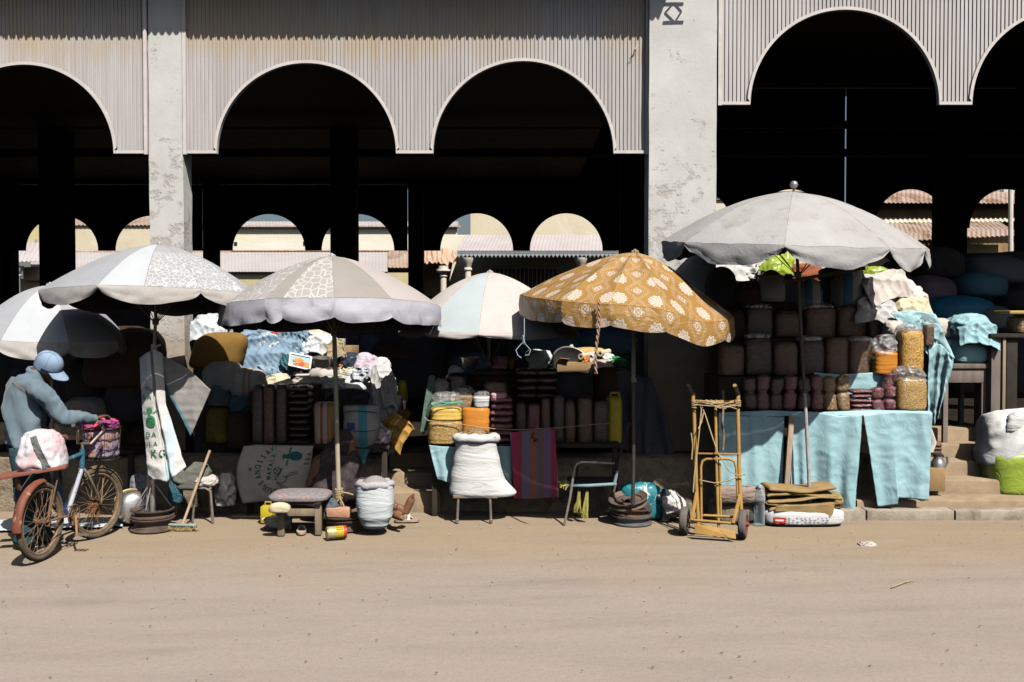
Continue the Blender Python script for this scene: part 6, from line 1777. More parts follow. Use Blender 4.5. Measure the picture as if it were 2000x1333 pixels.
# little line drawing of a figure with a ball, and a plant mark
put(disc(0, 0, .5, .5, 24, 0, .86), 885, 610, 150, 0)
for (x, y) in ((0, 0), (.3, .25), (-.3, .2), (.2, -.3), (-.25, -.28)): put(disc(x, y, .12, .12, 8), 885, 610, 150, 0)
put(disc(0, 0, .4, .4, 18, 0, .82), 820, 750, 100, 0)
for pts in ([(.1, 0), (.5, .6), (.8, 1.3)], [(.35, 0), (.75, .9), (1.0, 1.4)], [(.1, 0), (.3, -.7), (.9, -.8), (1.5, -.4), (1.6, 0), (1.0, .2)], [(1.4, 0), (1.9, .6), (3.0, .75)], [(1.5, -.1), (2.1, .35), (3.1, .5)], [(.2, -.7), (.7, -1.3), (1.4, -1.7)], [(.5, -.8), (1.1, -1.2), (1.7, -1.5)]):
    put(stroke(pts, .09), 850, 740, 140, 0)
for k in range(6):
    a = k * pi / 3 + .3; put(stroke([(0, 0), (cos(a) * .4, sin(a) * .4)], .08), 370, 570, 110, 0)
pm.build("green_print", I_dkgreen, parent=psk, smooth=0)

# sunlit heap on top of the denim stall
blob("denim_cloth", (460, 648, 576, 746), 10.86, .6, C_denim, "big washed denim jacket slumped over the left of the heap", "clothes", a=3.2, amp=.3, sc=3.5, nr=44, ns=72, skew=-.1)
blob("denim_cloth", (536, 632, 602, 672), 11.31, .35, C_denim, "smaller denim garment with a raised collar at the top of the heap", "clothes", a=2.5, amp=.36, sc=3.4, skew=.3, nr=26, ns=44)
blob("teal_cloth", (528, 656, 570, 690), 11.21, .25, C_teal, "dark teal cloth squeezed between the two denim garments", "cloth", a=2.5, amp=.2)
blob("red_cloth", (532, 640, 572, 664), 11.43, .25, C_redcloth, "red cloth at the top of the heap behind the denim", "cloth", a=2.5, amp=.2)
blob("blue_white_cloth", (552, 660, 606, 684), 11.11, .25, C_blueish, "pale blue white cloth under the smaller denim garment", "cloth", a=2.5, amp=.3, sc=3.5)
blob("white_cloth", (584, 656, 640, 684), 11.19, .28, C_white, "crumpled white cloth beside the cream roll", "cloth", a=2.5, amp=.3, sc=3.5)
m = MB(); pts = [W(600, 652, 11.41), W(622, 650, 11.36), W(650, 662, 11.26), W(672, 686, 11.11)]
m.tube(pts, [.05, .065, .065, .05], 18, flat=.6); m.shake(.012, 7, 3); o = m.build("cream_roll", C_cream, smooth=60); tag(o, "rolled cream cloth slanting down behind the umbrella pole", "roll")
blob("print_cloth", (596, 672, 648, 718), 11.01, .3, surf("pink_print_cloth", (.72, .69, .68), (.55, .3, .42), .85, 14, .56, .64, bump=.3, bscale=80, crease=.6), "white cloth with pink print beside the framed picture", "cloth", a=2.5, amp=.28, sc=3.5)
blob("brown_packet", (574, 672, 600, 696), 11.13, .15, C_card, "brown paper packet behind the framed picture", "packet", a=5, amp=.05)
# framed flower picture
fr = thing("framed_picture", "small white framed picture of orange and red flowers leaning on the heap", "picture", W(588, 722, 10.25))
c00 = W(563, 716, 10.25); c10 = W(606, 726, 10.25); c01 = W(566, 690, 10.38); c11 = W(610, 699, 10.38)
def pq(u, v): return c00.lerp(c10, u).lerp(c01.lerp(c11, u), v)
nn = (c10 - c00).cross(c01 - c00).normalized()
if nn.y > 0: nn = -nn
m = MB()
for (u0, u1, v0, v1) in ((0, 1, 0, .1), (0, 1, .9, 1), (0, .07, .1, .9), (.93, 1, .1, .9)):
    q = [pq(u0, v0), pq(u1, v0), pq(u1, v1), pq(u0, v1)]
    m.add(q + [p + nn * .018 for p in q], [(3, 2, 1, 0), (4, 5, 6, 7), (0, 1, 5, 4), (1, 2, 6, 5), (2, 3, 7, 6), (3, 0, 4, 7)])
m.build("frame", I_white, parent=fr, smooth=0)
m = MB(); q = [pq(.06, .09), pq(.94, .09), pq(.94, .91), pq(.06, .91)]; m.add([p + nn * .006 for p in q], [(0, 1, 2, 3)]); m.build("picture_sheet", plain("picture_blue", (.30, .48, .60), .5), parent=fr, smooth=0)
m = MB(); m2 = MB()
for k in range(26):
    u = .25 + .6 * rnd.random(); v = .14 + .62 * rnd.random() * (.5 + .5 * sin(pi * (u - .2)))
    vs, fs = disc(0, 0, .09, .12, 9, k); (m if (v > .38 or k % 3 == 0) else m2).add([pq(max(.08, min(.92, u + x)), max(.1, min(.88, v + y))) + nn * (.008 + .0004 * k) for x, y in vs], fs)
m.build("orange_flowers", plain("petal_orange", (.55, .27, .04), .6), parent=fr, smooth=0); m2.build("red_flowers", plain("petal_red", (.55, .07, .06), .6), parent=fr, smooth=0)
m = MB(); c = W(628, 715, 10.25); m.lathe([(.088, 0), (.09, .002), (.088, .085), (.092, .088), (.086, .09), (.082, .01), (.001, .012)], c, (0.1, -.2, 1), 32, True)
o = m.build("sieve", surf("mesh_grey", (.36, .33, .3), (.26, .23, .21), .6, 20, bump=.3, metal=.3)); tag(o, "round shallow grey sieve right of the framed picture", "sieve")
bs = bowl("basket", 580, 748, 10.71, .16, .09, C_brownbag, "woven bowl of dark beans below the framed picture", "basket")
m = MB(); c = W(580, 748, 10.71); m.lathe([(.15, .07), (.1, .1), (.05, .112), (.001, .114)], c, n=24, cap1=True); m.build("bean_filling", B_brown, parent=bs)
m = MB(); m.torus(c + V(0, 0, .092), (0, 0, 1), .163, .014, 32, 8); m.build("rim", C_warm, parent=bs)
m = MB(); m.tube([W(548, 713, 10.76), W(572, 711, 10.76)], .01, 8); m.lathe([(.03, 0), (.034, .015), (.03, .03)], W(571, 716, 10.74), n=12, cap0=True, cap1=True); o = m.build("scoop", C_stick); tag(o, "small scoop with a pale handle lying on the basket", "scoop")
blob("tan_knot", (512, 722, 556, 752), 10.76, .25, surf("tan_plastic", (.5, .4, .3), (.3, .22, .16), .6, 6, crease=.7), "knotted tan plastic bag at the lit edge of the heap", "bag", a=2.3, amp=.35, sc=3.5)
blob("grey_knot", (500, 726, 528, 752), 10.81, .2, C_warm, "greyish white plastic bag left of the knotted tan one", "bag", a=2.3, amp=.35, sc=3.5)
# white open sacks
open_sack("open_sack", (606, 722, 662, 800), 10.56, .4, C_warm, "short open white sack half in shade below the sieve", fill=B_peanut, rimh=.3, mouth=.9)
open_sack("open_sack", (612, 742, 666, 800), 10.43, .32, C_grey, "grey open sack in the shade in front of the short white one", fill=B_orange, rimh=.34, mouth=.92)
wsk = open_sack("open_sack", (662, 722, 742, 880), 10.53, .42, C_white, "large sunlit white sack with a printed circle and yellow corn in its mouth", fill=B_corn, rimh=.13, mouth=.9, dome=.07)
ring_ = disc(0, 0, 1, 1, 40, 0, .955); cx, cz = pxz(700, 770, 10.53); rr = 32 * mpp(10.53)
stamp(wsk, [shp(ring_, lambda x, y: (cx + x * rr, cz + y * rr * 1.25))], I_grey, "printed_circle")
stamp(wsk, [prect(687, 735, 706, 746, 10.53)], plain("pale_blue_ink", (.42, .52, .56), .8), "printed_block")
wsk2 = open_sack("open_sack", (640, 748, 716, 850), 10.36, .36, C_white, "white sack with a limp rolled mouth in front of the printed circle sack", rimh=.2, mouth=.95)
blob("grey_cloth", (640, 762, 716, 800), 9.87, .22, C_darkcloth, "dark cloth draped over the white sack in the shade", "cloth", a=2.3, amp=.2, skew=.2)
wsk3 = blob("white_sack", (741, 736, 772, 850), 10.66, .3, C_white, "narrow white sack with a knotted top at the right of the heap", "sack", a=4, amp=.12, sc=3.2)
blob("white_sack", (752, 776, 776, 862), 10.61, .24, C_blueish, "slim bluish white sack at the right edge of the heap", "sack", a=3, amp=.14, sc=3.2, skew=.3)
blob("white_bundle", (720, 702, 756, 734), 10.91, .24, C_white, "white plastic bundle with a pointed top behind the corn sack", "bundle", a=2.2, amp=.4, sc=3.5)
blob("lilac_bundle", (692, 690, 726, 722), 10.96, .22, surf("lilac_cloth", (.6, .52, .6), (.5, .42, .5), .8, 4, crease=.5), "lilac rounded bag behind the bottle on the heap", "bag", a=2.2, amp=.12)
blob("denim_scrap", (686, 696, 704, 722), 10.91, .15, C_denim, "scrap of denim by the bottle on the heap", "cloth", a=2.4, amp=.3)
m = MB(); m.lathe([(.028, 0), (.032, .005), (.032, .09), (.02, .11), (.02, .125)], W(692, 720, 10.76), (-.25, -.1, 1), 16, True, True); o = m.build("bottle", surf("pale_bottle", (.7, .7, .6), (.3, .35, .1), .4, 5)); tag(o, "small pale bottle tipped on the corn sack", "bottle")
blob("orange_scrap", (662, 708, 684, 726), 10.76, .12, B_orange, "orange plastic scrap right of the pole", "bag", a=2.5, amp=.4)
box_px("cardboard_box", (648, 676, 690, 700), 11.06, .3, C_card, "open cardboard box behind the umbrella pole on the heap", "box", rot=radians(-8))
blob("navy_cloth", (664, 690, 698, 718), 10.89, .2, C_navy, "navy cloth in front of the cardboard box", "cloth", a=2.5, amp=.2)
box_px("clear_tub", (660, 662, 672, 682), 11.11, .12, surf("clear_tub", (.6, .6, .6), (.4, .38, .36), .3, 6, coat=.6), "small clear tub just right of the pole", "tub")
blob("yellow_ball", (744, 726, 756, 744), 10.61, .08, C_yplastic, "small bright yellow fruit shaped plastic on the white sacks", "bag", a=2.2, amp=.2)
blob("mustard_sack", (748, 806, 794, 862), 10.43, .26, C_mustard, "mustard cloth sack hanging in the sun at the right of the heap", "sack", a=2.5, amp=.25, sc=3.5, skew=.45)
blob("yellow_scrap", (748, 846, 764, 860), 10.37, .06, C_yplastic, "crumpled yellow plastic scrap below the mustard sack", "bag", a=2.4, amp=.4)
cone_labels = ["white paper cone at the left of the little hanging cones", "lilac paper cone in the middle of the hanging cones", "white paper cone on the right with a scalloped foot", "short upper white cone above the others"]
for i, (a, t, b, bt_) in enumerate(((724, 866, 738, 900), (738, 858, 750, 894), (752, 862, 772, 888), (738, 836, 750, 862))):
    blob("paper_cone", (a, t, b, bt_), 9.95, .05, surf("paper_white", (.70, .66, .68), (.56, .5, .55), .7, 6, crease=.5) if i != 1 else surf("paper_lilac", (.55, .5, .62), (.45, .4, .52), .7, 6, crease=.5), cone_labels[i], "paper cone", group="little hanging paper cones", a=2.2, amp=.15, taper=-.6, skew=.25)
for i, (a, t, b, bt_, mt) in enumerate(((658, 640, 704, 690, C_darkcloth), (696, 654, 738, 696, C_navy), (744, 740, 772, 800, C_slate))):
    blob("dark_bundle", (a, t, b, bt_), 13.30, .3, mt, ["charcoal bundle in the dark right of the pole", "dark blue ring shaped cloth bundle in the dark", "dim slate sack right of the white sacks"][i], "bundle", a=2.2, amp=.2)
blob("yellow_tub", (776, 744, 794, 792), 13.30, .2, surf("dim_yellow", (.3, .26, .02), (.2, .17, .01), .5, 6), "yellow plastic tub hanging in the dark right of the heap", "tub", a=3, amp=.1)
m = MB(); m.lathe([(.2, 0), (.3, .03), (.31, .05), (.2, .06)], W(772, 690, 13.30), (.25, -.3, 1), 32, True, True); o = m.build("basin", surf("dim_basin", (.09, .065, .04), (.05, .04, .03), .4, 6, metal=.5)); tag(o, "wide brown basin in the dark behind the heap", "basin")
# shaded bundles on the left of the heap
shelf_step((380, 770, 486, 1000), 9.95, .7, "dark crate under the bundles beside the narrow pillar")
blob("white_bundle", (372, 616, 436, 668), 11.26, .4, C_blueish, "sunlit white plastic bundle beside the narrow pillar", "bundle", a=2.3, amp=.3, sc=3.5, nr=28, ns=44)
cus = blob("foam_cushion", (368, 650, 470, 722), 10.12, .35, surf("brown_foam", (.27, .155, .04), (.2, .115, .028), .9, 6, bump=.3), "mustard brown foam cushion block with its top edge in the sun", "cushion", a=3.2, amp=.03, skew=.3, topflat=True)
blob("white_bag", (446, 688, 500, 740), 11.01, .25, C_blueish, "bluish white plastic bag between the foam cushion and the denim", "bag", a=2.4, amp=.3, sc=3.5)
blob("grey_sack", (390, 708, 462, 768), 9.85, .35, surf("light_grey_sack", (.42, .40, .38), (.32, .3, .29), .8, 5, crease=.5), "pale grey sack under the foam cushion", "sack", a=2.4, amp=0.16)
blob("striped_bundle", (446, 722, 510, 778), 9.85, .32, surf("pale_stripe_bundle", (.44, .42, .40), (.34, .32, .3), .8, 5, crease=.4, stripes=[(0, .42, .52, (.30, .22, .12)), (0, .58, .66, (.28, .2, .2))]), "pale bundle with faint brown stripes right of the grey sack", "bundle", a=2.3, amp=0.15)
blob("teal_bundle", (440, 768, 490, 814), 9.85, .3, surf("teal_bundle_cloth", (.07, .15, .19), (.045, .1, .13), .8, 5, crease=.6), "rolled teal blue cloth below the striped bundle", "bundle", a=2.3, amp=0.22)
blob("slate_cloth", (402, 750, 446, 796), 9.85, .3, C_slate, "slate cloth hanging below the pale grey sack", "cloth", a=3, amp=0.2)

garment("denim_jacket", 505, 694, 10.42, 120, 92, C_denim, "faded denim jacket spread over the left of the sunlit heap", -.5, .55, amp=.042, k=9)
garment("denim_shirt", 556, 672, 10.62, 92, 60, C_denim, "pale denim shirt crumpled under the lilac umbrella edge", .5, .6, amp=.036, k=9)
garment("denim_trousers", 516, 722, 10.36, 62, 48, surf("light_denim", (.30, .40, .48), (.22, .31, .39), .85, 6, bump=.3, bscale=150, crease=.4, creases=8), "light denim trousers hanging from the heap left of the framed picture", -.9, .5, amp=.03, k=7)
garment("white_shirt", 618, 662, 10.95, 74, 42, P_white, "white shirt slumped across the cream roll", -.2, .7, amp=.022)
garment("print_shirt", 632, 684, 11.0, 56, 50, surf("pink_print_shirt", (.66, .63, .62), (.5, .3, .4), .85, 14, .58, .66, bump=.2), "pink printed shirt hanging right of the framed picture", .7, .5, amp=.022)
garment("white_sheet", 596, 742, 10.3, 60, 24, C_warm, "soiled sheet edge folded under the woven bowl", .1, .6, "cloth", amp=.02)
garment("blue_wrap", 482, 720, 10.4, 56, 58, C_blueish, "pale blue plastic wrap between the foam cushion and the denim jacket", .4, .5, "cloth", amp=.022)
garment("white_wrap", 404, 636, 10.5, 76, 50, C_blueish, "white plastic wrap draped over the bundle by the narrow pillar", -.3, .6, "cloth", amp=.025)
garment("tan_wrap", 538, 742, 10.2, 60, 36, C_cream, "tan cloth folded at the lower lit edge of the heap", .3, .5, "cloth", amp=.018)
garment("white_sack_flap", 690, 752, 10.44, 84, 44, P_white, "limp white sack flap folded over the sacks below the corn sack mouth", -.1, .35, "cloth", amp=.016)
garment("white_wrap", 742, 726, 10.3, 46, 44, P_white, "torn white wrap standing up at the right end of the heap", .5, .4, "cloth", amp=.016)
garment("lilac_wrap", 716, 706, 10.5, 50, 36, surf("lilac_wrap", (.55, .48, .55), (.45, .38, .45), .8, 4), "lilac cloth lying behind the torn white wrap", .3, .6, "cloth", amp=.016)
garment("mustard_wrap", 772, 832, 9.6, 56, 58, C_mustard, "mustard cloth hanging over the mustard sack at the heap corner", -.5, .3, "cloth", amp=.02)
garment("dark_wrap", 682, 706, 10.6, 34, 22, C_navy, "navy scrap of cloth in front of the brown carton", .1, .6, "cloth", amp=.015)
garment("white_spill", 752, 796, 9.95, 46, 90, P_white, "white cloth spilling down the right end of the heap towards the steps", .15, .2, "cloth", amp=.02)
garment("blue_spill", 730, 836, 9.55, 36, 52, C_blueish, "bluish cloth hanging between the teal striped sack and the paper cones", .1, .2, "cloth", amp=.014)
G_red = surf("brick_red_cloth", (.42, .08, .05), (.3, .05, .03), .85, 5); G_navy2 = surf("ink_blue_cloth", (.05, .09, .17), (.03, .06, .11), .85, 5); G_khaki = surf("khaki_cloth2", (.38, .31, .19), (.28, .22, .13), .9, 5); G_stripe = surf("striped_shirt", (.62, .62, .62), (.3, .38, .5), .85, 26, .48, .54, stretch=(3, 1, .2))
for (x, y, Y_, w_, h_, mt, rt, pt, lb) in (
    (486, 668, 10.66, 46, 34, G_navy2, .4, .6, "ink blue shirt sleeve at the top left of the heap beside the foam cushion"),
    (524, 664, 10.56, 40, 34, G_stripe, -.6, .6, "blue striped shirt tucked between the two denim garments"),
    (548, 652, 10.74, 44, 26, G_red, .3, .7, "brick red cloth rolled under the edge of the lilac umbrella"),
    (584, 652, 10.74, 40, 30, C_denim, -.4, .6, "denim collar poking up next to the brick red cloth"),
    (600, 674, 10.64, 44, 28, C_blueish, .3, .7, "icy blue cloth hanging over the framed picture"),
    (656, 676, 10.75, 36, 34, G_khaki, .2, .6, "khaki cloth wedged behind the pole on the heap"),
    (566, 706, 10.34, 30, 34, C_teal, .7, .5, "dark teal sleeve hanging left of the framed picture"),
    (494, 740, 10.2, 44, 30, P_white, -.3, .5, "white cloth end hanging below the denim jacket"),
    (674, 724, 10.56, 46, 26, C_cream, .2, .6, "cream sack lip folded behind the pole clamp"),
    (706, 726, 10.42, 36, 26, G_stripe, -.3, .5, "striped rag laid over the corn sack mouth"),
    (760, 762, 9.9, 30, 60, C_warm, .1, .25, "soiled white strip hanging at the right end of the heap"),
    (744, 856, 9.5, 34, 44, surf("lilac_wrap", (.55, .48, .55)), -.2, .2, "lilac scrap hanging among the paper cones"),
    (648, 742, 10.3, 56, 24, P_white, .05, .5, "white sack collar folded flat below the sieve")):
    garment("cloth_piece", x, y, Y_, w_, h_, mt, lb, rt, pt, "cloth", amp=.017, k=7, droop=.05)
# sack with green print tied to the umbrella pole
top = [(273, 700), (286, 690), (302, 684), (318, 690)]; bot = [(290, 928), (300, 938), (330, 940), (364, 912)]
mid = [(277, 790), (290, 788), (308, 786), (325, 790)]
s_ = sd()
def hfn(u, v, Y=8.68):
    if v < .42:
        a = poly_at(top, u); b = poly_at(mid, u); t = v / .42
    else:
        a = poly_at(mid, u); b = poly_at(bot, u); t = (v - .42) / .58
    px = a[0] + (b[0] - a[0]) * t; py = a[1] + (b[1] - a[1]) * t
    Yv = Y - .06 * sin(pi * u) + .05 * max(0, 1 - abs(u - .55) / .07) - .05 * v
    p = W(px, py, Yv); p.y -= .010 * ridge(p, 5, s_) * (1 + 1.6 * smooth((v - .75) / .2)) + .006 * ridge(p, 12, s_ + 1) * (.4 + smooth((v - .7) / .2))
    return p
hs_ = MB(); hs_.grid(hfn, 44, 70, thick=-.012)
hsk = hs_.build("hanging_sack", surf("white_print_sack", (.68, .67, .65), (.56, .54, .53), .8, 5, bump=.3, bscale=150, crease=.45, creases=8, var=0, stripes=[(0, .60, .80, (.50, .62, .68))]), smooth=180)
tag(hsk, "white sack with green pineapple print tied to the grey umbrella pole", "sack")
pm = MB()
def huv(X, Y_):   # zoom pixels (6.35 per photo px, from 260,740)
    px = 260 + X / 6.35; py = 740 + Y_ / 6.35
    # invert the cloth roughly
    lo, hi = 0.0, 1.0
    def row(u, v):
        if v < .42: a = poly_at(top, u); b = poly_at(mid, u); t = v / .42
        else: a = poly_at(mid, u); b = poly_at(bot, u); t = (v - .42) / .58
        return a[0] + (b[0] - a[0]) * t, a[1] + (b[1] - a[1]) * t
    u, v = .4, .5
    for _ in range(12):
        x, y = row(u, v); x1, _y = row(min(1, u + .02), v); _x, y1 = row(u, min(1, v + .02))
        u += (px - x) * .02 / max(.05, x1 - x) * .7; v += (py - y) * .02 / max(.05, y1 - y) * .7
        u = min(.97, max(.03, u)); v = min(.97, max(.02, v))
    return u, v
def hput(shape, cx, cy, size, rot=0.0, w=1.0):
    c, s = cos(rot), sin(rot)
    lay(pm, shape, hfn, lambda x, y: huv(cx + (x * w * c - y * s) * size, cy - (x * w * s + y * c) * size), off=.008)
for txt, x, y, sz in (("LA", 175, 222, 75), ("DA", 228, 690, 80), ("OLA", 222, 810, 70), ("KG", 318, 925, 120)):
    for k, ch in enumerate(txt):
        n_ = len(txt); hput(ctr(ch), x + (k - (n_ - 1) / 2) * sz * .85, y - (k - .5) * 4, sz * 1.05, 0, .95)
for k, ch in enumerate("OSSO"): hput(ctr(ch), 165 + k * 24, 110 + k * 12, 50, radians(-28), .8)
hput(disc(0, 0, .5, .62, 24, 0, .62), 226, 530, 120); hput(disc(0, 0, .34, .45, 20), 228, 545, 110); hput(disc(0, 0, .28, .2, 16), 208, 400, 130); hput(disc(0, 0, .2, .5, 16), 205, 440, 90)
for k in range(7):
    a = radians(90 + (k - 3) * 17); hput(stroke([(0, 0), (cos(a) * .55, sin(a) * .55)], .07), 208, 392, 90)
hput(stroke([(0, 0), (.35, .25), (.75, .75)], .2), 250, 430, 70); hput(stroke([(0, 0), (-.45, .1), (-.8, .6), (-.95, .2)], .16), 190, 430, 60)
pm.build("green_print", I_green, parent=hsk, smooth=0)
sheet("sack_flap", [(302, 690), (330, 700), (370, 722), (412, 762)], [(312, 700), (330, 770), (352, 808), (373, 852)], 8.74, surf("grey_flap", (.36, .34, .32), (.27, .255, .245), .85, 4, bump=.4, bscale=140, crease=.4, creases=5, var=0, stripes=[(2, -.1, .0, (.1, .2, .24))]), "grey side of the sack spread out to the right", None, parent=hsk, folds=.03, nf=1, crumple=.012)
fb = MB(); ff = o_fn["sack_flap"]; fb.grid(lambda u, v: ff(u, .9 + .1 * v) + V(0, -.014, 0), 40, 5, thick=-.004); fb.build("blue_border", surf("blue_border_cloth", (.14, .26, .31), (.1, .2, .24), .8, 5), parent=hsk, smooth=180)
m = MB()
for k in range(5): m.torus(W(301, 684 - k * 2.2, 8.72), (.1 * k - .2, .1, 1), .022, .008, 16, 6)
m.tube([W(300, 680, 8.69), W(308, 676, 8.66), W(314, 674, 8.67)], .008, 6); m.build("rag_knot", C_warm, parent=hsk)

# small stool with the folded clothes and broom
t = thing("stool", "steel tube stool with folded khaki and white clothes left of the printed sack", "stool", V(W(395, 1000, 9.1).x, 9.1, 0))
m = MB(); x0, x1, z0, z1 = rect(338, 950, 412, 957, 9.0); m.box(x0, x1, 9.0, 9.3, z0, z1); m.build("seat", C_card, parent=t, bevel=.006)
m = MB(); m.tube([W(360, 952, 9.0), W(402, 954, 9.0), W(411, 960, 9.0), V(W(416, 1000, 9.0).x, 9.0, 0)], .013, 10); m.build("leg", C_greymetal, parent=t)
m = MB(); m.tube([W(381, 955, 9.02), V(W(376, 1000, 9.02).x, 9.02, 0)], .011, 10); m.build("leg", C_greymetal, parent=t)
m = MB(); m.tube([W(345, 955, 9.28), V(W(344, 1000, 9.28).x, 9.28, 0)], .011, 10); m.build("leg", C_greymetal, parent=t)
m = MB(); m.tube([W(408, 955, 9.28), V(W(412, 1000, 9.28).x, 9.28, 0)], .011, 10); m.build("leg", C_greymetal, parent=t)
blob("khaki_cloth", (330, 910, 400, 960), 8.98, .28, surf("khaki_grey", (.15, .155, .13), (.1, .105, .09), .9, 5, crease=.5), "dark khaki cloth slumped on the steel tube stool", "clothes", a=2.4, amp=.25, sc=3.2, skew=.2)
blob("white_cloth", (366, 932, 418, 952), 8.98, .22, C_warm, "folded off white cloth beside the khaki one on the tube stool", "cloth", a=2.6, amp=.3, sc=3.5)
blob("teal_rag", (328, 940, 352, 985), 8.98, .08, C_teal, "teal rag hanging from the left of the tube stool", "rag", a=2.2, amp=.2)
blob("clear_bag", (420, 930, 450, 992), 9.2, .2, C_warm, "crumpled clear plastic bag on the plinth right of the tube stool", "bag", a=2.3, amp=.4, sc=3.4)
br_ = thing("broom", "push broom with a wooden handle and worn yellow bristles leaning on the stool", "broom", G(357, 1036))
m = MB(); m.tube([W(357, 1024, 8.78), W(382, 955, 8.9), W(410, 880, 9.02)], .0125, 10); m.build("handle", C_stick, parent=br_)
a = G(330, 1036); b = G(384, 1036); m = MB(); m.bar(a + V(0, 0, .052), b + V(0, 0, .045), .045, .018); m.build("head", plain("pale_teal_plastic", (.25, .36, .32), .6), parent=br_, bevel=.005)
m = MB()
for k in range(150):
    q = rnd.random(); p = a.lerp(b, q) + V(0, rnd.uniform(-.02, .02), .042); m.tube([p, p + V(rnd.uniform(-.012, .012), rnd.uniform(-.015, .012), -.022), V(p.x + rnd.uniform(-.03, .03), p.y + rnd.uniform(-.03, .02), .002)], .003, 4)
m.build("bristles", surf("worn_bristle", (.42, .33, .14), (.28, .2, .08), .9, 30), parent=br_)
m = MB(); m.tube([W(362, 1024, 8.77), W(357, 1030, 8.76)], .016, 8); m.build("socket", plain("teal_socket", (.2, .32, .3), .6), parent=br_)

# far left stall in deep shade
table((100, 880, 262, 1000), 9.5, 1.2, "dark table at the far left stall in shade")
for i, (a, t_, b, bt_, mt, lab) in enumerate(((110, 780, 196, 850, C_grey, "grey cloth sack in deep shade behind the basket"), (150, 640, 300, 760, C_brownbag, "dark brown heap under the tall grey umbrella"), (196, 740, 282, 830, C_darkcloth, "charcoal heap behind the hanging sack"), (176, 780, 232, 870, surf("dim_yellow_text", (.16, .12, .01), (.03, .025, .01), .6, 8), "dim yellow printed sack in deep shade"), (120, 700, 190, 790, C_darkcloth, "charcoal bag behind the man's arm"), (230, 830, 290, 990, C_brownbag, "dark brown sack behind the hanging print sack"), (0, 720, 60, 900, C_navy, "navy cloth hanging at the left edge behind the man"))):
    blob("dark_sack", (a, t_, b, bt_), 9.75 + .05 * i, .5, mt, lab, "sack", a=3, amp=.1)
m = MB(); c = W(148, 818, 9.35); m.lathe([(.16, 0), (.165, .01), (.165, .03), (.15, .035)], c, (.3, -1, .1), 32, True, True); o = m.build("plate", surf("dim_plate", (.2, .17, .14), (.14, .12, .1), .6, 5)); tag(o, "dull round plate standing in shade behind the basket", "plate")
sheet("ground_sheet", [(-20, 1012), (40, 1010), (140, 1012), (232, 1008)], [(-20, 1040), (40, 1038), (140, 1034), (232, 1026)], 8.9, C_aquapale, "pale blue plastic sheet with spilt grain on the ground behind the bicycle", "sheet", folds=0, crumple=0) if False else None
g_ = MB(); s_ = sd()
g_.grid(lambda u, v: (lambda p: V(p.x, p.y, .012 + .02 * abs(ridge(p, 4, s_))))(G(-30 + 270 * u, 1042 - 10 * u - (22 - 6 * u) * v)), 60, 14, thick=-.004)
o = g_.build("ground_sheet", C_blueish, smooth=180); tag(o, "pale blue plastic sheet lying on the ground behind the bicycle", "sheet")
# aluminium pot on its side, patterned bag
c = G(250, 1030); k = mpp(c.y)
m = MB(); ax = V(.35, -.55, .1).normalized(); r = 34 * k
m.lathe([(.002, .32 * r * 2), (r * .5, .31 * r * 2), (r * .85, .25 * r * 2), (r * .97, .1 * r * 2), (r, -.5 * r), (r * 1.06, -.52 * r), (r * .98, -.5 * r), (r * .9, .3 * r)], V(c.x, c.y + .12, r * 1.0), ax, 40)
o = m.build("cooking_pot", C_alu, smooth=50); tag(o, "dented aluminium pot lying on its side by the rusty wheel rim", "pot")
m = MB(); m.torus(V(c.x, c.y + .12, r) - ax * r * .51, ax, r * 1.05, .009, 36, 8); m.build("rim", surf("brass_rim", (.4, .28, .12), (.3, .2, .08), .5, 8, metal=.5), parent=o)
blob("print_bag", (250, 928, 286, 1000), 9.1, .16, surf("flower_print_bag", (.30, .30, .34), (.1, .13, .16), .8, 34, .48, .54, bump=.2, col3=(.42, .25, .26), s3=26, lo3=.58, hi3=.62), "small flower print bag behind the umbrella stand", "bag", a=4, amp=.06)

# ------------------------------------------------------------------ wheel rims used as umbrella stands
def rim(c, r, h, mat, label, tilt=(0, 0), inner=True):
    m = MB(); ax = Matrix.Rotation(tilt[0], 3, 'X') @ Matrix.Rotation(tilt[1], 3, 'Y') @ V(0, 0, 1)
    pf = [(r * .95, 0), (r, .006), (r, .016), (r * .93, .022), (r * .88, h * .18), (r * .87, h * .32), (r * .80, h * .38), (r * .78, h * .60), (r * .86, h * .66), (r * .88, h * .84), (r * .93, h - .018), (r, h - .012), (r * 1.01, h - .002), (r * .97, h),
          (r * .92, h - .01), (r * .85, h * .8), (r * .80, h * .66), (r * .73, h * .6), (r * .73, h * .42), (r * .5, h * .40), (r * .36, h * .52), (r * .3, h * .52), (r * .28, h * .45)]
    m.lathe(pf, c, ax, 48)
    o = m.build("wheel_rim", mat, org=c, smooth=30)
    tag(o, label, "wheel rim")
    m = MB()
    u = V(1, 0, 0); 
    for k in range(5):
        a = 2 * pi * k / 5; p = Vector(c) + ax * h * .53 + (V(cos(a), sin(a), 0)) * r * .34
        m.lathe([(.012, 0), (.012, .012)], p, ax, 8, True, True)
    m.build("lug_nuts", C_rustrim, parent=o)
    return o
k = mpp(8.6)
c1 = G(285, 1042); c1.y += .16
rim(c1, .192, .115, C_rustrim, "rusty wheel rim on the ground under the grey umbrella stand")
o = rim(c1 + V(0, 0, .117), .188, .075, C_rustrim, "upper rusty wheel rim carrying the grey umbrella stand")
m = MB()
for a in (30, 150, 270, 210): m.tube([c1 + V(cos(radians(a)) * .16, sin(radians(a)) * .16, .2), c1 + V(cos(radians(a)) * .03, sin(radians(a)) * .03, .40)], .006, 6)
m.tube([c1 + V(0, 0, .15), c1 + V(0.003, 0, .46)], .024, 12)
o = m.build("umbrella_stand", M_steel); tag(o, "steel tube stand with four stays welded to the upper rusty rim", "stand")
c2 = G(668, 1040); c2.y += .14
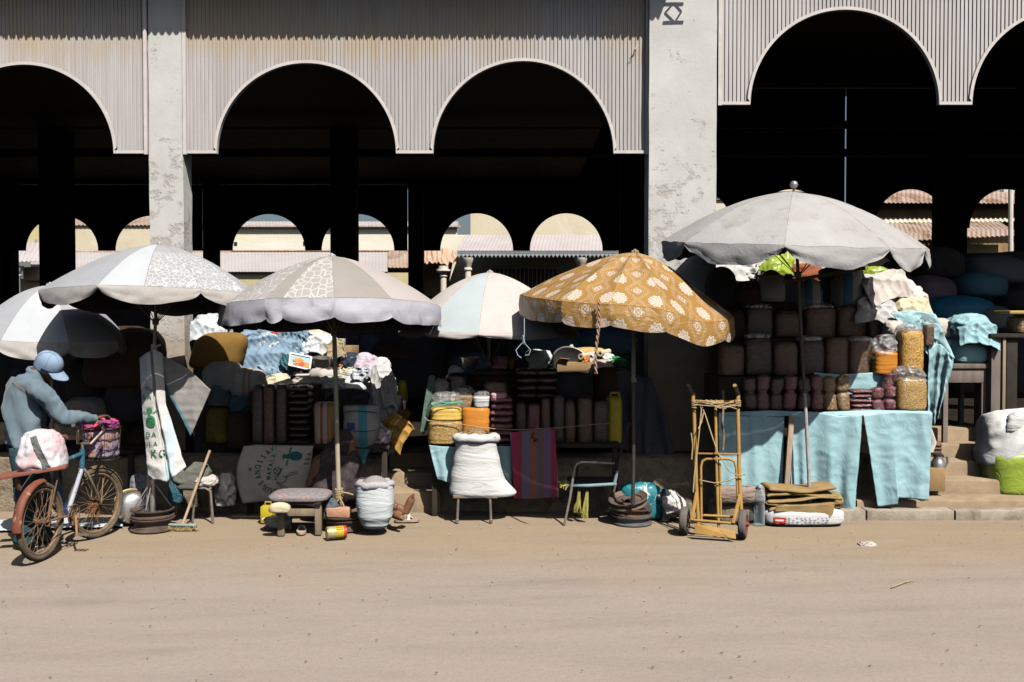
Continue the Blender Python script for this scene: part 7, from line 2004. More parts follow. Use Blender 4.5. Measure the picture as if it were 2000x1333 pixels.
rim(c2, .175, .10, C_rustrim, "dusty wheel rim half hidden behind the round tin")
m = MB(); m.lathe([(.03, .0), (.17, .0), (.19, .012), (.195, .02), (.18, .018), (.03, .012)], c2 + V(0, 0, .105), n=40); o = m.build("steel_plate", C_rustrim); tag(o, "flat rusty plate on the dusty wheel rim under the brick", "plate")
x0, x1, z0, z1 = rect(643, 991, 690, 1016, 8.5); m = MB(); m.box(c2.x - .14, c2.x + .07, c2.y - .14, c2.y - .03, .126, .215); 
m.shake(.012, 12, 2); o = m.build("brick", C_brick, bevel=.012); tag(o, "chipped clay brick weighing down the umbrella base", "brick")
blob("grey_cloth", (630, 978, 660, 1018), 8.62, .16, C_slate, "grey blue cloth behind the clay brick", "cloth", a=2.4, amp=.2)
m = MB()
for q in range(6): m.torus(W(662, 956 + q * 3.4, 8.72), (.08 * (q % 3) - .08, .05 * q - .1, 1), .030, .0085, 20, 6)
for (pts) in ([(662, 975), (655, 985), (650, 1000)], [(664, 976), (672, 990), (678, 1001)], [(664, 974), (670, 985), (675, 1003)], [(668, 962), (680, 964), (692, 968)]):
    m.tube([W(a, b, 8.68) for a, b in pts], .0085, 6)
o = m.build("rope", C_rope); tag(o, "yellowish rope knotted round the foot of the lilac umbrella pole", "rope")
c3 = G(1239, 1030); c3.y += .17
rim(c3, .185, .085, C_greyrim, "lowest grey wheel rim of the gold umbrella stand")
rim(c3 + V(0.0, 0, .088), .182, .08, C_rustrim, "middle rusty wheel rim of the gold umbrella stand", tilt=(radians(3), radians(4)))
rim(c3 + V(-.03, 0, .178), .180, .07, C_rustrim, "topmost tilted rusty wheel rim of the gold umbrella stand", tilt=(radians(12), radians(-9)))

# ------------------------------------------------------------------ low wooden stool with cushion, and the things round it
t = thing("wooden_stool", "low rough wooden stool with a ragged floral cushion", "stool", G(585, 1046))
g1 = G(548, 1047); g2 = G(621, 1046)
for (g0, dy) in ((g1, 0), (g2, 0), (g1 + V(.01, .24, 0), 1), (g2 + V(-.01, .24, 0), 1)):
    m = MB(); m.box(g0.x - .028, g0.x + .028, g0.y, g0.y + .05, 0, .27); m.shake(.006, 14, g0.x); m.build("leg", C_wood, parent=t, bevel=.006)
m = MB(); m.box(g1.x + .029, g2.x - .029, g1.y + .012, g1.y + .035, .17, .235); m.build("rail", C_wood, parent=t, bevel=.004)
m = MB(); m.box(g1.x - .05, g2.x + .03, g1.y - .01, g1.y + .31, .272, .30); m.build("seat", C_wooddark, parent=t, bevel=.004)
x0 = W(520, 990, 8.45).x; x1 = W(638, 990, 8.45).x
mb = blob_mesh(x0, x1, .285, .375, g1.y - .03, .40, a=2.2, b=4.5, amp=.10, sc=5, seed=sd(), nr=18, ns=44)
o = mb.build("floral_cushion", C_cushion, smooth=180); tag(o, "ragged dark floral cushion with a red flower on the low wooden stool", "cushion")
blob("stuffing_bag", (523, 984, 564, 1004), 8.32, .1, C_cream, "cream stuffing bag bulging under the floral cushion", "bag", a=2.1, amp=.12)
b_ = bowl("enamel_bowl", 543, 1030, 8.72, .13, .075, I_white, "white enamel bowl with pale grain under the wooden stool", "bowl")
m = MB(); c = W(543, 1030, 8.72); m.lathe([(.12, .06), (.06, .068), (.001, .07)], c, n=24, cap1=True); m.build("grain_filling", B_cornpale, parent=b_)
x0, x1, z0, z1 = rect(508, 990, 532, 1026, 8.95); m = MB(); m.box(x0, x1, 8.95, 9.1, 0, z1); o = m.build("yellow_can", C_yplastic, bevel=.012); tag(o, "yellow oil can behind the wooden stool", "can")
m = MB(); m.tube([V(x0 + .03, 9.02, z1), V(x0 + .03, 9.02, z1 + .03), V(x1 - .03, 9.02, z1 + .03), V(x1 - .03, 9.02, z1)], .008, 8); m.build("handle", C_yplastic, parent=o)
def sandal(c, ang, L, label, mat=None):
    m = MB(); R = []; ca, sa = cos(ang), sin(ang)
    for i in range(17):
        t_ = i / 16; w = L * (.16 + .05 * sin(pi * t_) + .05 * smooth((t_ - .45) / .4)) * sqrt(max(.02, 1 - abs(2 * t_ - 1) ** 5))
        x = (t_ - .5) * L; R.append([V(c.x + x * ca - y * sa, c.y + x * sa + y * ca, z) for (y, z) in ((-w, .004), (-w, .022), (w, .022), (w, .004))])
    m.loft(R, True, True, True); o = m.build("sandal", mat or C_tan_leather, org=c); tag(o, label, "sandal")
    m = MB()
    for sg in (-1, 1):
        pts = [V(.22 * L, 0, .025), V(.08 * L, sg * .10 * L, .055), V(-.02 * L, sg * .19 * L, .022)]
        m.tube([V(c.x + p.x * ca - p.y * sa, c.y + p.x * sa + p.y * ca, p.z) for p in pts], .010, 6, flat=.5)
    m.tube([V(c.x + x * ca - y * sa, c.y + x * sa + y * ca, z) for (x, y, z) in ((.05 * L, -.19 * L, .02), (.06 * L, -.1 * L, .06), (.07 * L, .1 * L, .06), (.05 * L, .19 * L, .02))], .014, 6, flat=.5)
    m.build("strap", C_warm, parent=o)
    return o
sandal(G(589, 1041), radians(100), .2, "worn grey sandal under the wooden stool")
sandal(G(795, 1019), radians(8), .24, "tan sandal lying flat below the bare feet")
# round tin lying on its side
c = G(634, 1056); c2_ = G(668, 1046); ax = (V(c2_.x, c2_.y, 0) - V(c.x, c.y, 0)).normalized(); r = .055
ax = V(.93, .36, 0).normalized(); a0 = V(c.x + .01, c.y + .03, r)
m = MB(); m.lathe([(r, .012), (r, .075)], a0, ax, 32); o = m.build("tin_can", surf("tin_grey_label", (.42, .38, .2), (.35, .31, .2), .5, 14, metal=.2), org=a0); tag(o, "empty yellow and red labelled tin lying on its side", "tin")
m = MB(); m.lathe([(r * 1.005, .075), (r * 1.005, .142)], a0, ax, 32); lb = m.build("yellow_label", surf("tin_yellow", (.60, .46, .03), (.5, .38, .02), .45, 14), parent=o)
m = MB(); m.lathe([(r * 1.004, .142), (r * 1.004, .165), (r * 1.02, .168), (r * .9, .17), (.001, .168)], a0, ax, 32); m.build("red_end", surf("tin_red", (.5, .08, .02), (.4, .05, .02), .45, 14), parent=o)
m = MB(); m.lathe([(.001, .003), (r * .88, .003), (r * .94, 0), (r * 1.02, .002), (r * 1.02, .012), (r, .014)], a0, ax, 32); m.build("lid", surf("gold_lid", (.46, .36, .18), (.4, .31, .15), .4, 10, metal=.6), parent=o)
m = MB()
for q in range(3):
    for j in range(4):
        th = radians(215 + q * 22); y_ = ax.cross(V(0, 0, 1)); p = a0 + ax * (.086 + j * .014) + (y_ * cos(th) * -1 - V(0, 0, 1) * sin(th)) * r * 1.012
        m.obox(p, ax * .0045, V(0, 0, 1).cross(ax) * .001, V(0, 0, 1) * .0065)
m.build("red_print", I_red, parent=o, smooth=0)
# white sack standing on the road
ws = open_sack("white_sack", (690, 944, 766, 1037), 8.40, .30, surf("cool_white_sack", (.64, .68, .70), (.54, .58, .60), .75, 6, bump=.35, bscale=140, crease=.8, creases=6, stretch=(.55, .55, 2.4), var=0), "plump bluish white sack with a grey rolled top by the umbrella rope", rimh=.16, mouth=.82, prof=[(0, .55), (.08, .7), (.3, .9), (.6, .98), (1, .97)], fill=C_grey, rough=.38, rimmat=surf("lilac_grey_sack", (.46, .44, .46), (.36, .34, .36), .8, 6, crease=.6))

# ------------------------------------------------------------------ dark stalls deeper in the hall
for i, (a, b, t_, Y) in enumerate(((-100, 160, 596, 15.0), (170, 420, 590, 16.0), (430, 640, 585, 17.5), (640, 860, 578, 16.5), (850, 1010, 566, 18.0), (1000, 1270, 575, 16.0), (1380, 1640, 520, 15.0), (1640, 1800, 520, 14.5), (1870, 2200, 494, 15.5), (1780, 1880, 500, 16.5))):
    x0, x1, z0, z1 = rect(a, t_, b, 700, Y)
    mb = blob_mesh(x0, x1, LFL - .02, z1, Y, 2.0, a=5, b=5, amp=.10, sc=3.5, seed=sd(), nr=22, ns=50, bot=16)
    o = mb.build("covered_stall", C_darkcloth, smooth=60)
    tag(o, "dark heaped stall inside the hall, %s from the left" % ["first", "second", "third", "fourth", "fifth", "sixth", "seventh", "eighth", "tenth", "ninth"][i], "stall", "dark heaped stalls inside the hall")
# litter
lit = MB(); lr = random.Random(5)
for k in range(230):
    px = lr.uniform(0, 2000); py = 1020 + abs(lr.gauss(0, 1)) * 90
    p = G(px, py); s_ = lr.uniform(.002, .0042) * (1.6 if lr.random() < .06 else 1)
    a = lr.uniform(0, 6.28); lit.obox((p.x, p.y, s_ * .4), V(cos(a), sin(a), .2) * s_ * 1.5, V(-sin(a), cos(a), 0) * s_, V(0, 0, 1) * s_ * .4, mat=0 if lr.random() < .6 else (1 if lr.random() < .6 else 2))
for k in range(60):
    p = G(lr.uniform(0, 2000), lr.uniform(1120, 1333)); a = lr.uniform(-.4, .4); q = lr.uniform(.003, .009)
    lit.obox((p.x, p.y, .003), V(cos(a), sin(a), 0) * q, V(-sin(a), cos(a), 0) * q * .35, V(0, 0, .002), mat=2 if k % 4 else 0)
o = lit.build("litter", [plain("chaff", (.5, .42, .32), .9), plain("corn_crumb", (.55, .36, .12), .8), plain("dark_crumb", (.17, .13, .10), .9)], org=(0, 8, 0), smooth=0); o["kind"] = "stuff"; tag(o, "scattered grains and chaff on the road", "litter")
o = blob("paper_scrap", (1682, 1062, 1714, 1074), 8.1, .1, C_warm, "crumpled grey paper scrap lying alone on the road at the right", "paper", a=2, amp=.6, sc=9)
m = MB(); m.tube([G(1741, 1149) + V(0, 0, .006), G(1762, 1142) + V(0, 0, .01), G(1774, 1137) + V(0, 0, .008), G(1786, 1138) + V(0, 0, .006)], .004, 6); m.tube([G(1768, 1139) + V(0, 0, .008), G(1779, 1140) + V(0, 0, .007)], .003, 6)
o = m.build("straw", C_rope); tag(o, "single bent straw lying on the road at the right", "straw")
# ------------------------------------------------------------------ people
M_skin = surf("brown_skin", (0.16, 0.075, 0.042), (0.12, 0.055, 0.032), 0.5, 9, bump=0.15, bscale=90, spec=0.45, rand=False)
M_sole = surf("foot_skin", (0.25, 0.12, 0.07), (0.17, 0.08, 0.045), 0.55, 14, bump=0.2, bscale=90, spec=0.4, rand=False)
M_jacket = surf("faded_blue_jacket", (0.145, 0.20, 0.24), (0.105, 0.15, 0.185), 0.85, 3, bump=0.25, bscale=160, bdist=.003, crease=0.8, creases=5, stretch=(1.3, 1.3, .5), rand=False, sheen=.2)
M_jackgrey = surf("grey_yoke_band", (0.17, 0.17, 0.175), (0.14, 0.14, 0.145), 0.85, 6, bump=0.2, bscale=160, rand=False)
M_jeans = surf("dark_teal_jeans", (0.035, 0.085, 0.105), (0.02, 0.05, 0.065), 0.9, 6, bump=0.3, bscale=160, crease=0.5, creases=9, stretch=(1, 1, 2), rand=False)
M_cap = surf("pale_blue_cap", (0.26, 0.36, 0.50), (0.21, 0.30, 0.43), 0.85, 6, bump=0.25, bscale=200, bdist=.002, rand=False)
M_capdark = surf("navy_cap_band", (0.02, 0.03, 0.07), None, 0.85, 6, rand=False)

def body_build(mb, name, mat, parent, voxel=.007):
    o = mb.build(name, mat, parent=parent, smooth=180)
    md = o.modifiers.new("skin", 'REMESH'); md.mode = 'VOXEL'; md.voxel_size = voxel; md.use_smooth_shade = True
    md2 = o.modifiers.new("soften", 'SMOOTH'); md2.factor = 0.5; md2.iterations = 4
    return o

def ell(mb, c, ax, ay, az, n=20, k=14):
    c = Vector(c); ax, ay, az = Vector(ax), Vector(ay), Vector(az); R = []
    for i in range(k + 1):
        a = -pi / 2 + pi * i / k
        cc = max(.03, cos(a))
        R.append([c + az * sin(a) + (ax * cos(2 * pi * j / n) + ay * sin(2 * pi * j / n)) * cc for j in range(n)])
    mb.loft(R, True, True, True)

def hand(mb, wrist, d, palm_n, L=.18, curl=.6, thumb_side=1):
    """palm and five bent fingers; d = pointing direction, palm_n = palm normal"""
    wrist = Vector(wrist); d = Vector(d).normalized(); n_ = Vector(palm_n); n_ = (n_ - d * n_.dot(d)).normalized(); s = d.cross(n_) * thumb_side
    pc = wrist + d * L * .26
    ell(mb, pc, s * L * .225, n_ * L * .085, d * L * .30)
    for k, (off, ln) in enumerate(((.17, .40), (.06, .45), (-.06, .42), (-.17, .33))):
        p = wrist + d * L * .48 + s * L * off; pts = [p - d * .01]; dirv = d.copy(); seg = L * ln / 3
        for j in range(3):
            ang = curl * (.5 + .35 * j)
            dirv = (dirv * cos(ang) + n_ * sin(ang)).normalized()
            p = p + dirv * seg; pts.append(p)
        mb.tube(pts, [.0105, .0098, .009, .0075], 8)
    p = wrist + d * L * .16 + s * L * .20
    mb.tube([p, p + s * L * .14 + d * L * .13 + n_ * L * .06, p + s * L * .12 + d * L * .30 + n_ * L * .16, p + s * L * .03 + d * L * .40 + n_ * L * .22], [.013, .0125, .011, .008], 8)

# ---------------------------------------------------------------- man with the cap
man = thing("person", "man in a faded blue jacket and pale blue cap bending over the bicycle basket", "person", G(50, 1074))
P = lambda x, y, Y: W(x, y, Y)
b = MB()
hip = P(58, 872, 8.08); chest = P(54, 770, 8.08); neck = P(72, 728, 8.10); head = P(94, 716, 8.12)
b.tube([hip, P(54, 820, 8.08), chest, P(62, 744, 8.09)], [.085, .08, .08, .06], 16)
b.tube([P(62, 744, 8.09), neck, head], [.065, .058, .06], 12)
hu = V(.46, -.30, .84).normalized(); hf = V(.80, -.05, -.55); hf = (hf - hu * hf.dot(hu)).normalized(); hr_ = hf.cross(hu)
hc = head
ell(b, hc, hf * .098, hr_ * .078, hu * .112)
ell(b, hc - hu * .055 + hf * .035, hf * .06, hr_ * .052, hu * .062)                     # jaw
b.tube([hc + hf * .095 + hu * .015, hc + hf * .116 - hu * .022, hc + hf * .098 - hu * .032], [.009, .015, .012], 8)      # nose
ell(b, hc + hf * .085 - hu * .062, hf * .018, hr_ * .026, hu * .007); ell(b, hc + hf * .083 - hu * .073, hf * .017, hr_ * .022, hu * .007)   # lips
for sg in (-1, 1):
    ell(b, hc + hr_ * sg * .08 - hu * .01 - hf * .005, hf * .018, hr_ * .008, hu * .032, 12, 8)
    ell(b, hc + hf * .088 + hr_ * sg * .033 + hu * .03, hf * .010, hr_ * .02, hu * .006, 10, 6)
RS, RE, RW = P(80, 766, 7.96), P(126, 812, 8.02), P(186, 818, 8.24)
b.tube([P(62, 752, 8.05), RS, RS.lerp(RE, .5), RE, RE.lerp(RW, .4), RW], [.045, .042, .040, .038, .034, .027], 12)
hd = (P(204, 812, 8.32) - RW).normalized()
hand(b, RW, hd, V(.25, .1, -1), .175, .75, 1)
LS, LE, LW = P(28, 760, 8.22), P(45, 820, 8.36), P(100, 852, 8.42)
b.tube([P(50, 756, 8.12), LS, LE, LW], [.04, .042, .036, .026], 12)
hand(b, LW, V(1, .2, .1), V(0, .1, -1), .175, .6, -1)
legs = [([P(48, 880, 8.04), P(47, 965, 7.98), P(46, 1058, 8.0)], G(44, 1075)), ([P(72, 880, 8.16), P(80, 962, 8.14), P(82, 1046, 8.2)], G(82, 1060))]
for pts, g0 in legs: b.tube(pts, [.085, .058, .04], 12)
body_build(b, "body", M_skin, man)
# eyes
m = MB()
for sg in (-1, 1): ell(m, hc + hf * .083 + hr_ * sg * .033 + hu * .018, hf * .012, hr_ * .014, hu * .009, 10, 6)
m.build("eyes", plain("eye_white", (.5, .48, .45), .3), parent=man)
# jacket
m = MB(); R = []
prof = [(722, 58, 80, .055), (730, 50, 84, .07), (738, 38, 86, .09), (750, 24, 88, .115), (772, 17, 90, .13), (800, 14, 86, .13), (830, 13, 88, .135), (852, 12, 96, .14), (868, 12, 102, .145), (871, 12.5, 101, .143)]
for (py, a, c, dp) in prof:
    ring = []
    for k in range(48):
        th = 2 * pi * k / 48
        p0 = P((a + c) / 2, py + (6 * cos(th) if py > 735 else 0), 8.09); hw = (c - a) / 2 * mpp(8.09)
        ux = abs(cos(th)) ** .85 * (1 if cos(th) >= 0 else -1)
        q = p0 + V(ux * hw, sin(th) * dp, 0)
        ring.append(q)
    R.append(ring)
# refine lengthwise
R2 = []
for r0, r1 in zip(R, R[1:]):
    for j in range(5): R2.append([p.lerp(q, j / 5) for p, q in zip(r0, r1)])
R2.append(R[-1])
for i, ring in enumerate(R2):
    t = i / len(R2)
    c0 = sum(ring, Vector()) / len(ring)
    for k, p in enumerate(ring):
        d = (p - c0); d.z = 0
        if d.length: d.normalize()
        # long diagonal folds running down from the shoulder to the hem
        r_1 = ridge((p.x * 9 + p.z * 4.2, p.y * 5, p.z * 1.6), 1.0, 21); fold_ = (r_1 - .5) * .046 + ridge((p.x * 15 + p.z * 6, p.y * 9, p.z * 3), 1.0, 9) * .010
        p += d * fold_ * smooth((t - .2) / .3)
m.loft(R2, True, False, False)
jk = m.build("jacket", M_jacket, parent=man, smooth=180)
def sleeve(pts, rad, name, seed):
    m = MB(); path = []; rr = []
    n = 34
    for i in range(n + 1):
        t = i / n * (len(pts) - 1); k = min(len(pts) - 2, int(t)); f = t - k
        p0 = pts[max(0, k - 1)]; p1 = pts[k]; p2 = pts[k + 1]; p3 = pts[min(len(pts) - 1, k + 2)]
        q = .5 * ((2 * p1) + (p2 - p0) * f + (2 * p0 - 5 * p1 + 4 * p2 - p3) * f * f + (3 * p1 - p0 - 3 * p2 + p3) * f ** 3)
        path.append(q); r = rad[k] + (rad[k + 1] - rad[k]) * f
        rr.append(r * (1 + .07 * sin(i * 1.9 + seed) * smooth((i / n - .35) / .3)))
    m.tube(path, rr, 24, cap=False)
    for p in m.v: p += V(nz(p, 11, seed), nz(p, 11, seed + 2), nz(p, 11, seed + 4)) * .012 + (V(nz(p, 5, 3), nz(p, 5, 6), nz(p, 5, 8)) * .010) + V(.3, -.3, 1) * (ridge((p.x * 1.6, p.y, p.z * .6), 15, seed) - .6) * .016
    return m.build(name, M_jacket, parent=man, smooth=180)
sleeve([P(66, 756, 8.03), RS, RS.lerp(RE, .55) + V(0, 0, -.01), RE + V(.0, 0, -.02), RE.lerp(RW, .5), RW - hd * .005], [.075, .078, .070, .064, .054, .042], "sleeve", 1)
sleeve([P(46, 756, 8.12), LS, LE, LE.lerp(LW, .5), LW], [.075, .072, .06, .052, .042], "sleeve", 4)
m = MB(); m.torus(P(70, 727, 8.10), (.45, -.1, 1), .062, .016, 28, 8, flat=1.6); m.build("collar", M_jacket, parent=man, smooth=180)
def quad(p0, p1, p2, p3, n=14, k=3):
    vs = []; fs = []
    for j in range(k + 1):
        for i in range(n + 1):
            a = (p0[0] + (p1[0] - p0[0]) * i / n, p0[1] + (p1[1] - p0[1]) * i / n); c = (p3[0] + (p2[0] - p3[0]) * i / n, p3[1] + (p2[1] - p3[1]) * i / n)
            vs.append((a[0] + (c[0] - a[0]) * j / k, a[1] + (c[1] - a[1]) * j / k))
    for j in range(k):
        for i in range(n): fs.append([j * (n + 1) + i, j * (n + 1) + i + 1, (j + 1) * (n + 1) + i + 1, (j + 1) * (n + 1) + i])
    return vs, fs
zz = lambda x, y: pxz(x, y, 7.95)
stamp(jk, [quad(zz(19, 738), zz(66, 771), zz(62, 780), zz(18, 748))], M_jackgrey, "grey_band", off=.004)
# trousers and shoes
for i, (pts, g0) in enumerate(legs):
    m = MB(); path = [pts[0] + V(0, 0, .02), pts[0].lerp(pts[1], .5), pts[1], pts[1].lerp(pts[2], .5), pts[2] + V(0, 0, -.03)]
    fine_ = []; rr = []
    rad = [.115, .095, .078, .070, .075]
    for k in range(4):
        for j in range(9):
            f = j / 9; fine_.append(path[k].lerp(path[k + 1], f)); rr.append((rad[k] + (rad[k + 1] - rad[k]) * f) * (1 + .05 * sin(k * 9 + j * 1.7) * (k > 1)))
    m.tube(fine_, rr, 24, cap=True)
    for p in m.v: p += V(nz(p, 12, i), nz(p, 12, i + 2), 0) * .012
    m.build("trouser_leg", M_jeans, parent=man, smooth=180)
    m = MB(); a = V(pts[2].x - .01, pts[2].y - .05, .05)
    ell(m, V(a.x + .03, a.y + .06, .048), V(.06, .03, 0), V(-.03, .11, 0), V(0, 0, .05)); m.v = [V(p.x, p.y, max(.002, p.z)) for p in m.v]
    m.build("shoe", plain("dark_shoe", (.03, .045, .05), .6), parent=man, smooth=180)
# cap
m = MB(); R = []
for i in range(13):
    a = pi / 2 * i / 12
    R.append([hc + hu * (.018 + .112 * sin(a) ** .9 * 1.0) + (hf * cos(2 * pi * k / 36) * .118 + hr_ * sin(2 * pi * k / 36) * .094) * max(.02, cos(a) ** .75) for k in range(36)])
R.insert(0, [p - hu * .035 for p in R[0]])
m.loft(R, True, False, True); cap = m.build("cap", M_cap, parent=man, smooth=180)
m = MB()
m.grid(lambda u, v: hc + hu * (.0 - .03 * v + .012 * cos((u - .5) * 3)) + (hf * cos((u - .5) * 2.0) + hr_ * sin((u - .5) * 2.0) * .80) * .118 + hf * (.085 * v * cos((u - .5) * 2.2) ** .6), 24, 8, thick=.004)
m.build("cap_brim", M_cap, parent=cap, smooth=180)
m = MB(); ell(m, hc + hu * .131, hf * .01, hr_ * .01, hu * .006, 12, 6); m.build("cap_button", M_cap, parent=cap)
m = MB()
for k in range(6):
    a = 2 * pi * k / 6 + .3
    m.tube([hc + hu * (.02 + .1125 * sin(t) ** .9) + (hf * cos(a) * .119 + hr_ * sin(a) * .095) * max(.02, cos(t) ** .75) for t in [pi / 2 * j / 10 for j in range(11)]], .0016, 5)
m.build("cap_seam", surf("cap_seam", (.2, .28, .4), None, .8, 6), parent=cap)
m = MB(); m2 = MB()
def capf(u, v): 
    a = .12 + v * .55; w = (u - .5) * .62 - .18
    return hc + hu * (.02 + .1125 * sin(a) ** .9) + (hf * cos(w) * .1195 + hr_ * sin(w) * .0955) * cos(a) ** .75
mid_n = hf
for (u, v, r_, q) in ((.25, .5, .10, 0), (.4, .62, .09, 1), (.52, .42, .11, 0), (.62, .6, .08, 1), (.74, .46, .08, 0), (.35, .35, .07, 1), (.85, .55, .05, 0)):
    vs, fs = disc(u, v, r_, r_ * 1.5, 10); (m if q else m2).add([capf(x, y) + hf * .003 for x, y in vs], fs)
m.build("cap_emblem", plain("emblem_pink", (.45, .08, .2), .7), parent=cap, smooth=0); m2.build("cap_emblem", plain("emblem_gold", (.4, .26, .06), .7), parent=cap, smooth=0)
m = MB(); R = []
for i in range(3):
    R.append([hc + hu * (-.012 + .014 * i) + (hf * cos(2 * pi * k / 36) * .1195 + hr_ * sin(2 * pi * k / 36) * .0955) for k in range(36)])
m.loft([[R[j][k] for k in range(-9, 10)] for j in range(3)], False); m.build("cap_band", M_capdark, parent=cap, smooth=180)

# ---------------------------------------------------------------- seated person
sp = thing("person", "person in a dark floral wrap sitting low behind the pole with bare feet stretched out", "person", V(W(640, 990, 9.1).x, 9.0, 0))
b = MB()
hp = P(628, 985, 9.15); ch_ = P(640, 905, 9.13); hd_ = P(672, 868, 9.07)
b.tube([hp, P(626, 945, 9.15), ch_, P(655, 885, 9.10)], [.14, .14, .14, .07], 14)
b.tube([P(650, 890, 9.11), hd_], [.05, .055], 10)
ell(b, hd_, V(.095, -.03, -.03), V(.02, .075, 0), V(.03, 0, .11))
b.tube([hd_ + V(.085, -.03, -.03), hd_ + V(.11, -.035, -.055)], [.012, .014], 8)
for (sy, kn, an) in ((.0, P(715, 962, 9.05), P(776, 991, 8.72)), (.12, P(705, 958, 9.20), P(764, 1002, 8.80))):
    b.tube([hp + V(0, sy, 0), kn, an], [.09, .06, .036], 12)
# upright foot: heel down, toes up, sole to the right
an = P(776, 991, 8.72); heel = P(792, 1003, 8.70); toe = P(806, 971, 8.70)
b.tube([an, P(786, 996, 8.71), heel], [.036, .04, .034], 12)
b.tube([heel + V(-.004, 0, 0), P(797, 990, 8.70), P(802, 979, 8.70), toe], [.034, .036, .037, .030], 14)
for k in range(5):
    o_ = V(-.004 * k, -.030 + .015 * k, 0); b.tube([toe + o_ * 1.0, toe + o_ + V(.016, 0, .026 - .004 * k), toe + o_ + V(.010, 0, .040 - .005 * k)], [.012 if k == 0 else .009, .0115 if k == 0 else .0085, .008 if k == 0 else .006], 8)
an2 = P(764, 1002, 8.80); b.tube([an2, P(776, 1008, 8.66), P(786, 1013, 8.6)], [.036, .036, .026], 12)
for k in range(5): b.tube([P(785, 1012, 8.6) + V(0, -.03 + .015 * k, 0), P(790, 1015, 8.6) + V(0, -.03 + .015 * k, 0)], [.010, .007], 8)
for (sh, el_, wr) in ((P(648, 900, 9.13), P(668, 935, 9.07), P(688, 958, 9.10)), (P(640, 900, 9.23), P(660, 940, 9.25), P(684, 960, 9.23))):
    b.tube([sh, el_, wr], [.055, .042, .026], 10); hand(b, wr, V(1, 0, -.35), V(0, 0, -1), .16, .5, 1)
body_build(b, "body", M_sole, sp)
x0, x1, z0, z1 = rect(592, 872, 690, 1006, 8.85)
mb = blob_mesh(x0, x1, z0, z1, 8.96, .36, a=2.5, b=2.4, amp=.14, sc=5, seed=77, nr=26, ns=44, taper=.25, skew=.22); mb.build("floral_wrap", C_floral, parent=sp, smooth=180)
m = MB()
m.tube([P(660, 975, 9.13), P(712, 958, 9.09), P(745, 978, 8.84), P(766, 992, 8.78)], [.15, .125, .09, .06], 24)
for p in m.v: p += V(nz(p, 8, 3), nz(p, 8, 5), nz(p, 8, 7)) * .02
m.build("wrap_skirt", C_floral, parent=sp, smooth=180)
m = MB(); m.tube([P(757, 987, 8.82), P(767, 994, 8.78)], [.068, .062], 24, cap=False); m.build("blue_hem", C_blueish, parent=sp, smooth=180)
mb = MB(); ell(mb, hd_ + V(-.01, 0, .012), V(.105, -.03, -.02), V(.02, .095, 0), V(.03, 0, .125)); mb.shake(.016, 9, 4); mb.build("headscarf", C_floral, parent=sp, smooth=180)

# ------------------------------------------------------------------ bicycle
M_tyre = surf("dusty_tyre", (0.16, 0.125, 0.09), (0.08, 0.065, 0.05), 0.95, 14, bump=0.5, bscale=60, bdist=.006, rand=False)
M_rustmetal = surf("rusty_spokes", (0.30, 0.21, 0.13), (0.20, 0.12, 0.07), 0.7, 18, bump=0.3, metal=.3, rand=False)
M_hub = surf("muddy_hub", (0.20, 0.12, 0.07), (0.12, 0.07, 0.04), 0.9, 18, bump=0.5, bscale=60, rand=False)
M_fender = surf("orange_red_paint", (0.22, 0.068, 0.042), (0.15, 0.05, 0.033), 0.6, 9, bump=0.2, col3=(.42, .28, .16), s3=12, lo3=.56, hi3=.62, rand=False)
M_rack = surf("rust_red_board", (0.28, 0.105, 0.07), (0.2, 0.075, 0.05), 0.8, 9, bump=0.3, bscale=40, rand=False)
M_tealpaint = surf("worn_teal_paint", (0.035, 0.14, 0.20), (0.03, 0.09, 0.14), 0.5, 8, bump=0.15, col3=(.3, .28, .24), s3=14, lo3=.6, hi3=.66, rand=False)
M_bluepaint = surf("worn_blue_paint", (0.03, 0.09, 0.22), (0.02, 0.06, 0.15), 0.5, 8, bump=0.15, col3=(.3, .25, .2), s3=14, lo3=.62, hi3=.68, rand=False)
M_palepaint = surf("scuffed_pale_paint", (0.42, 0.45, 0.54), (0.34, 0.37, 0.46), 0.55, 8, bump=0.2, col3=(.2, .15, .12), s3=16, lo3=.56, hi3=.62, rand=False)
M_chrome = surf("dull_chrome", (0.5, 0.48, 0.45), (0.33, 0.27, 0.22), 0.35, 16, metal=.8, bump=.1, rand=False)
M_strap = surf("grey_strap", (0.14, 0.145, 0.14), (0.1, 0.105, 0.1), 0.8, 14, bump=.3, bscale=100, rand=False)

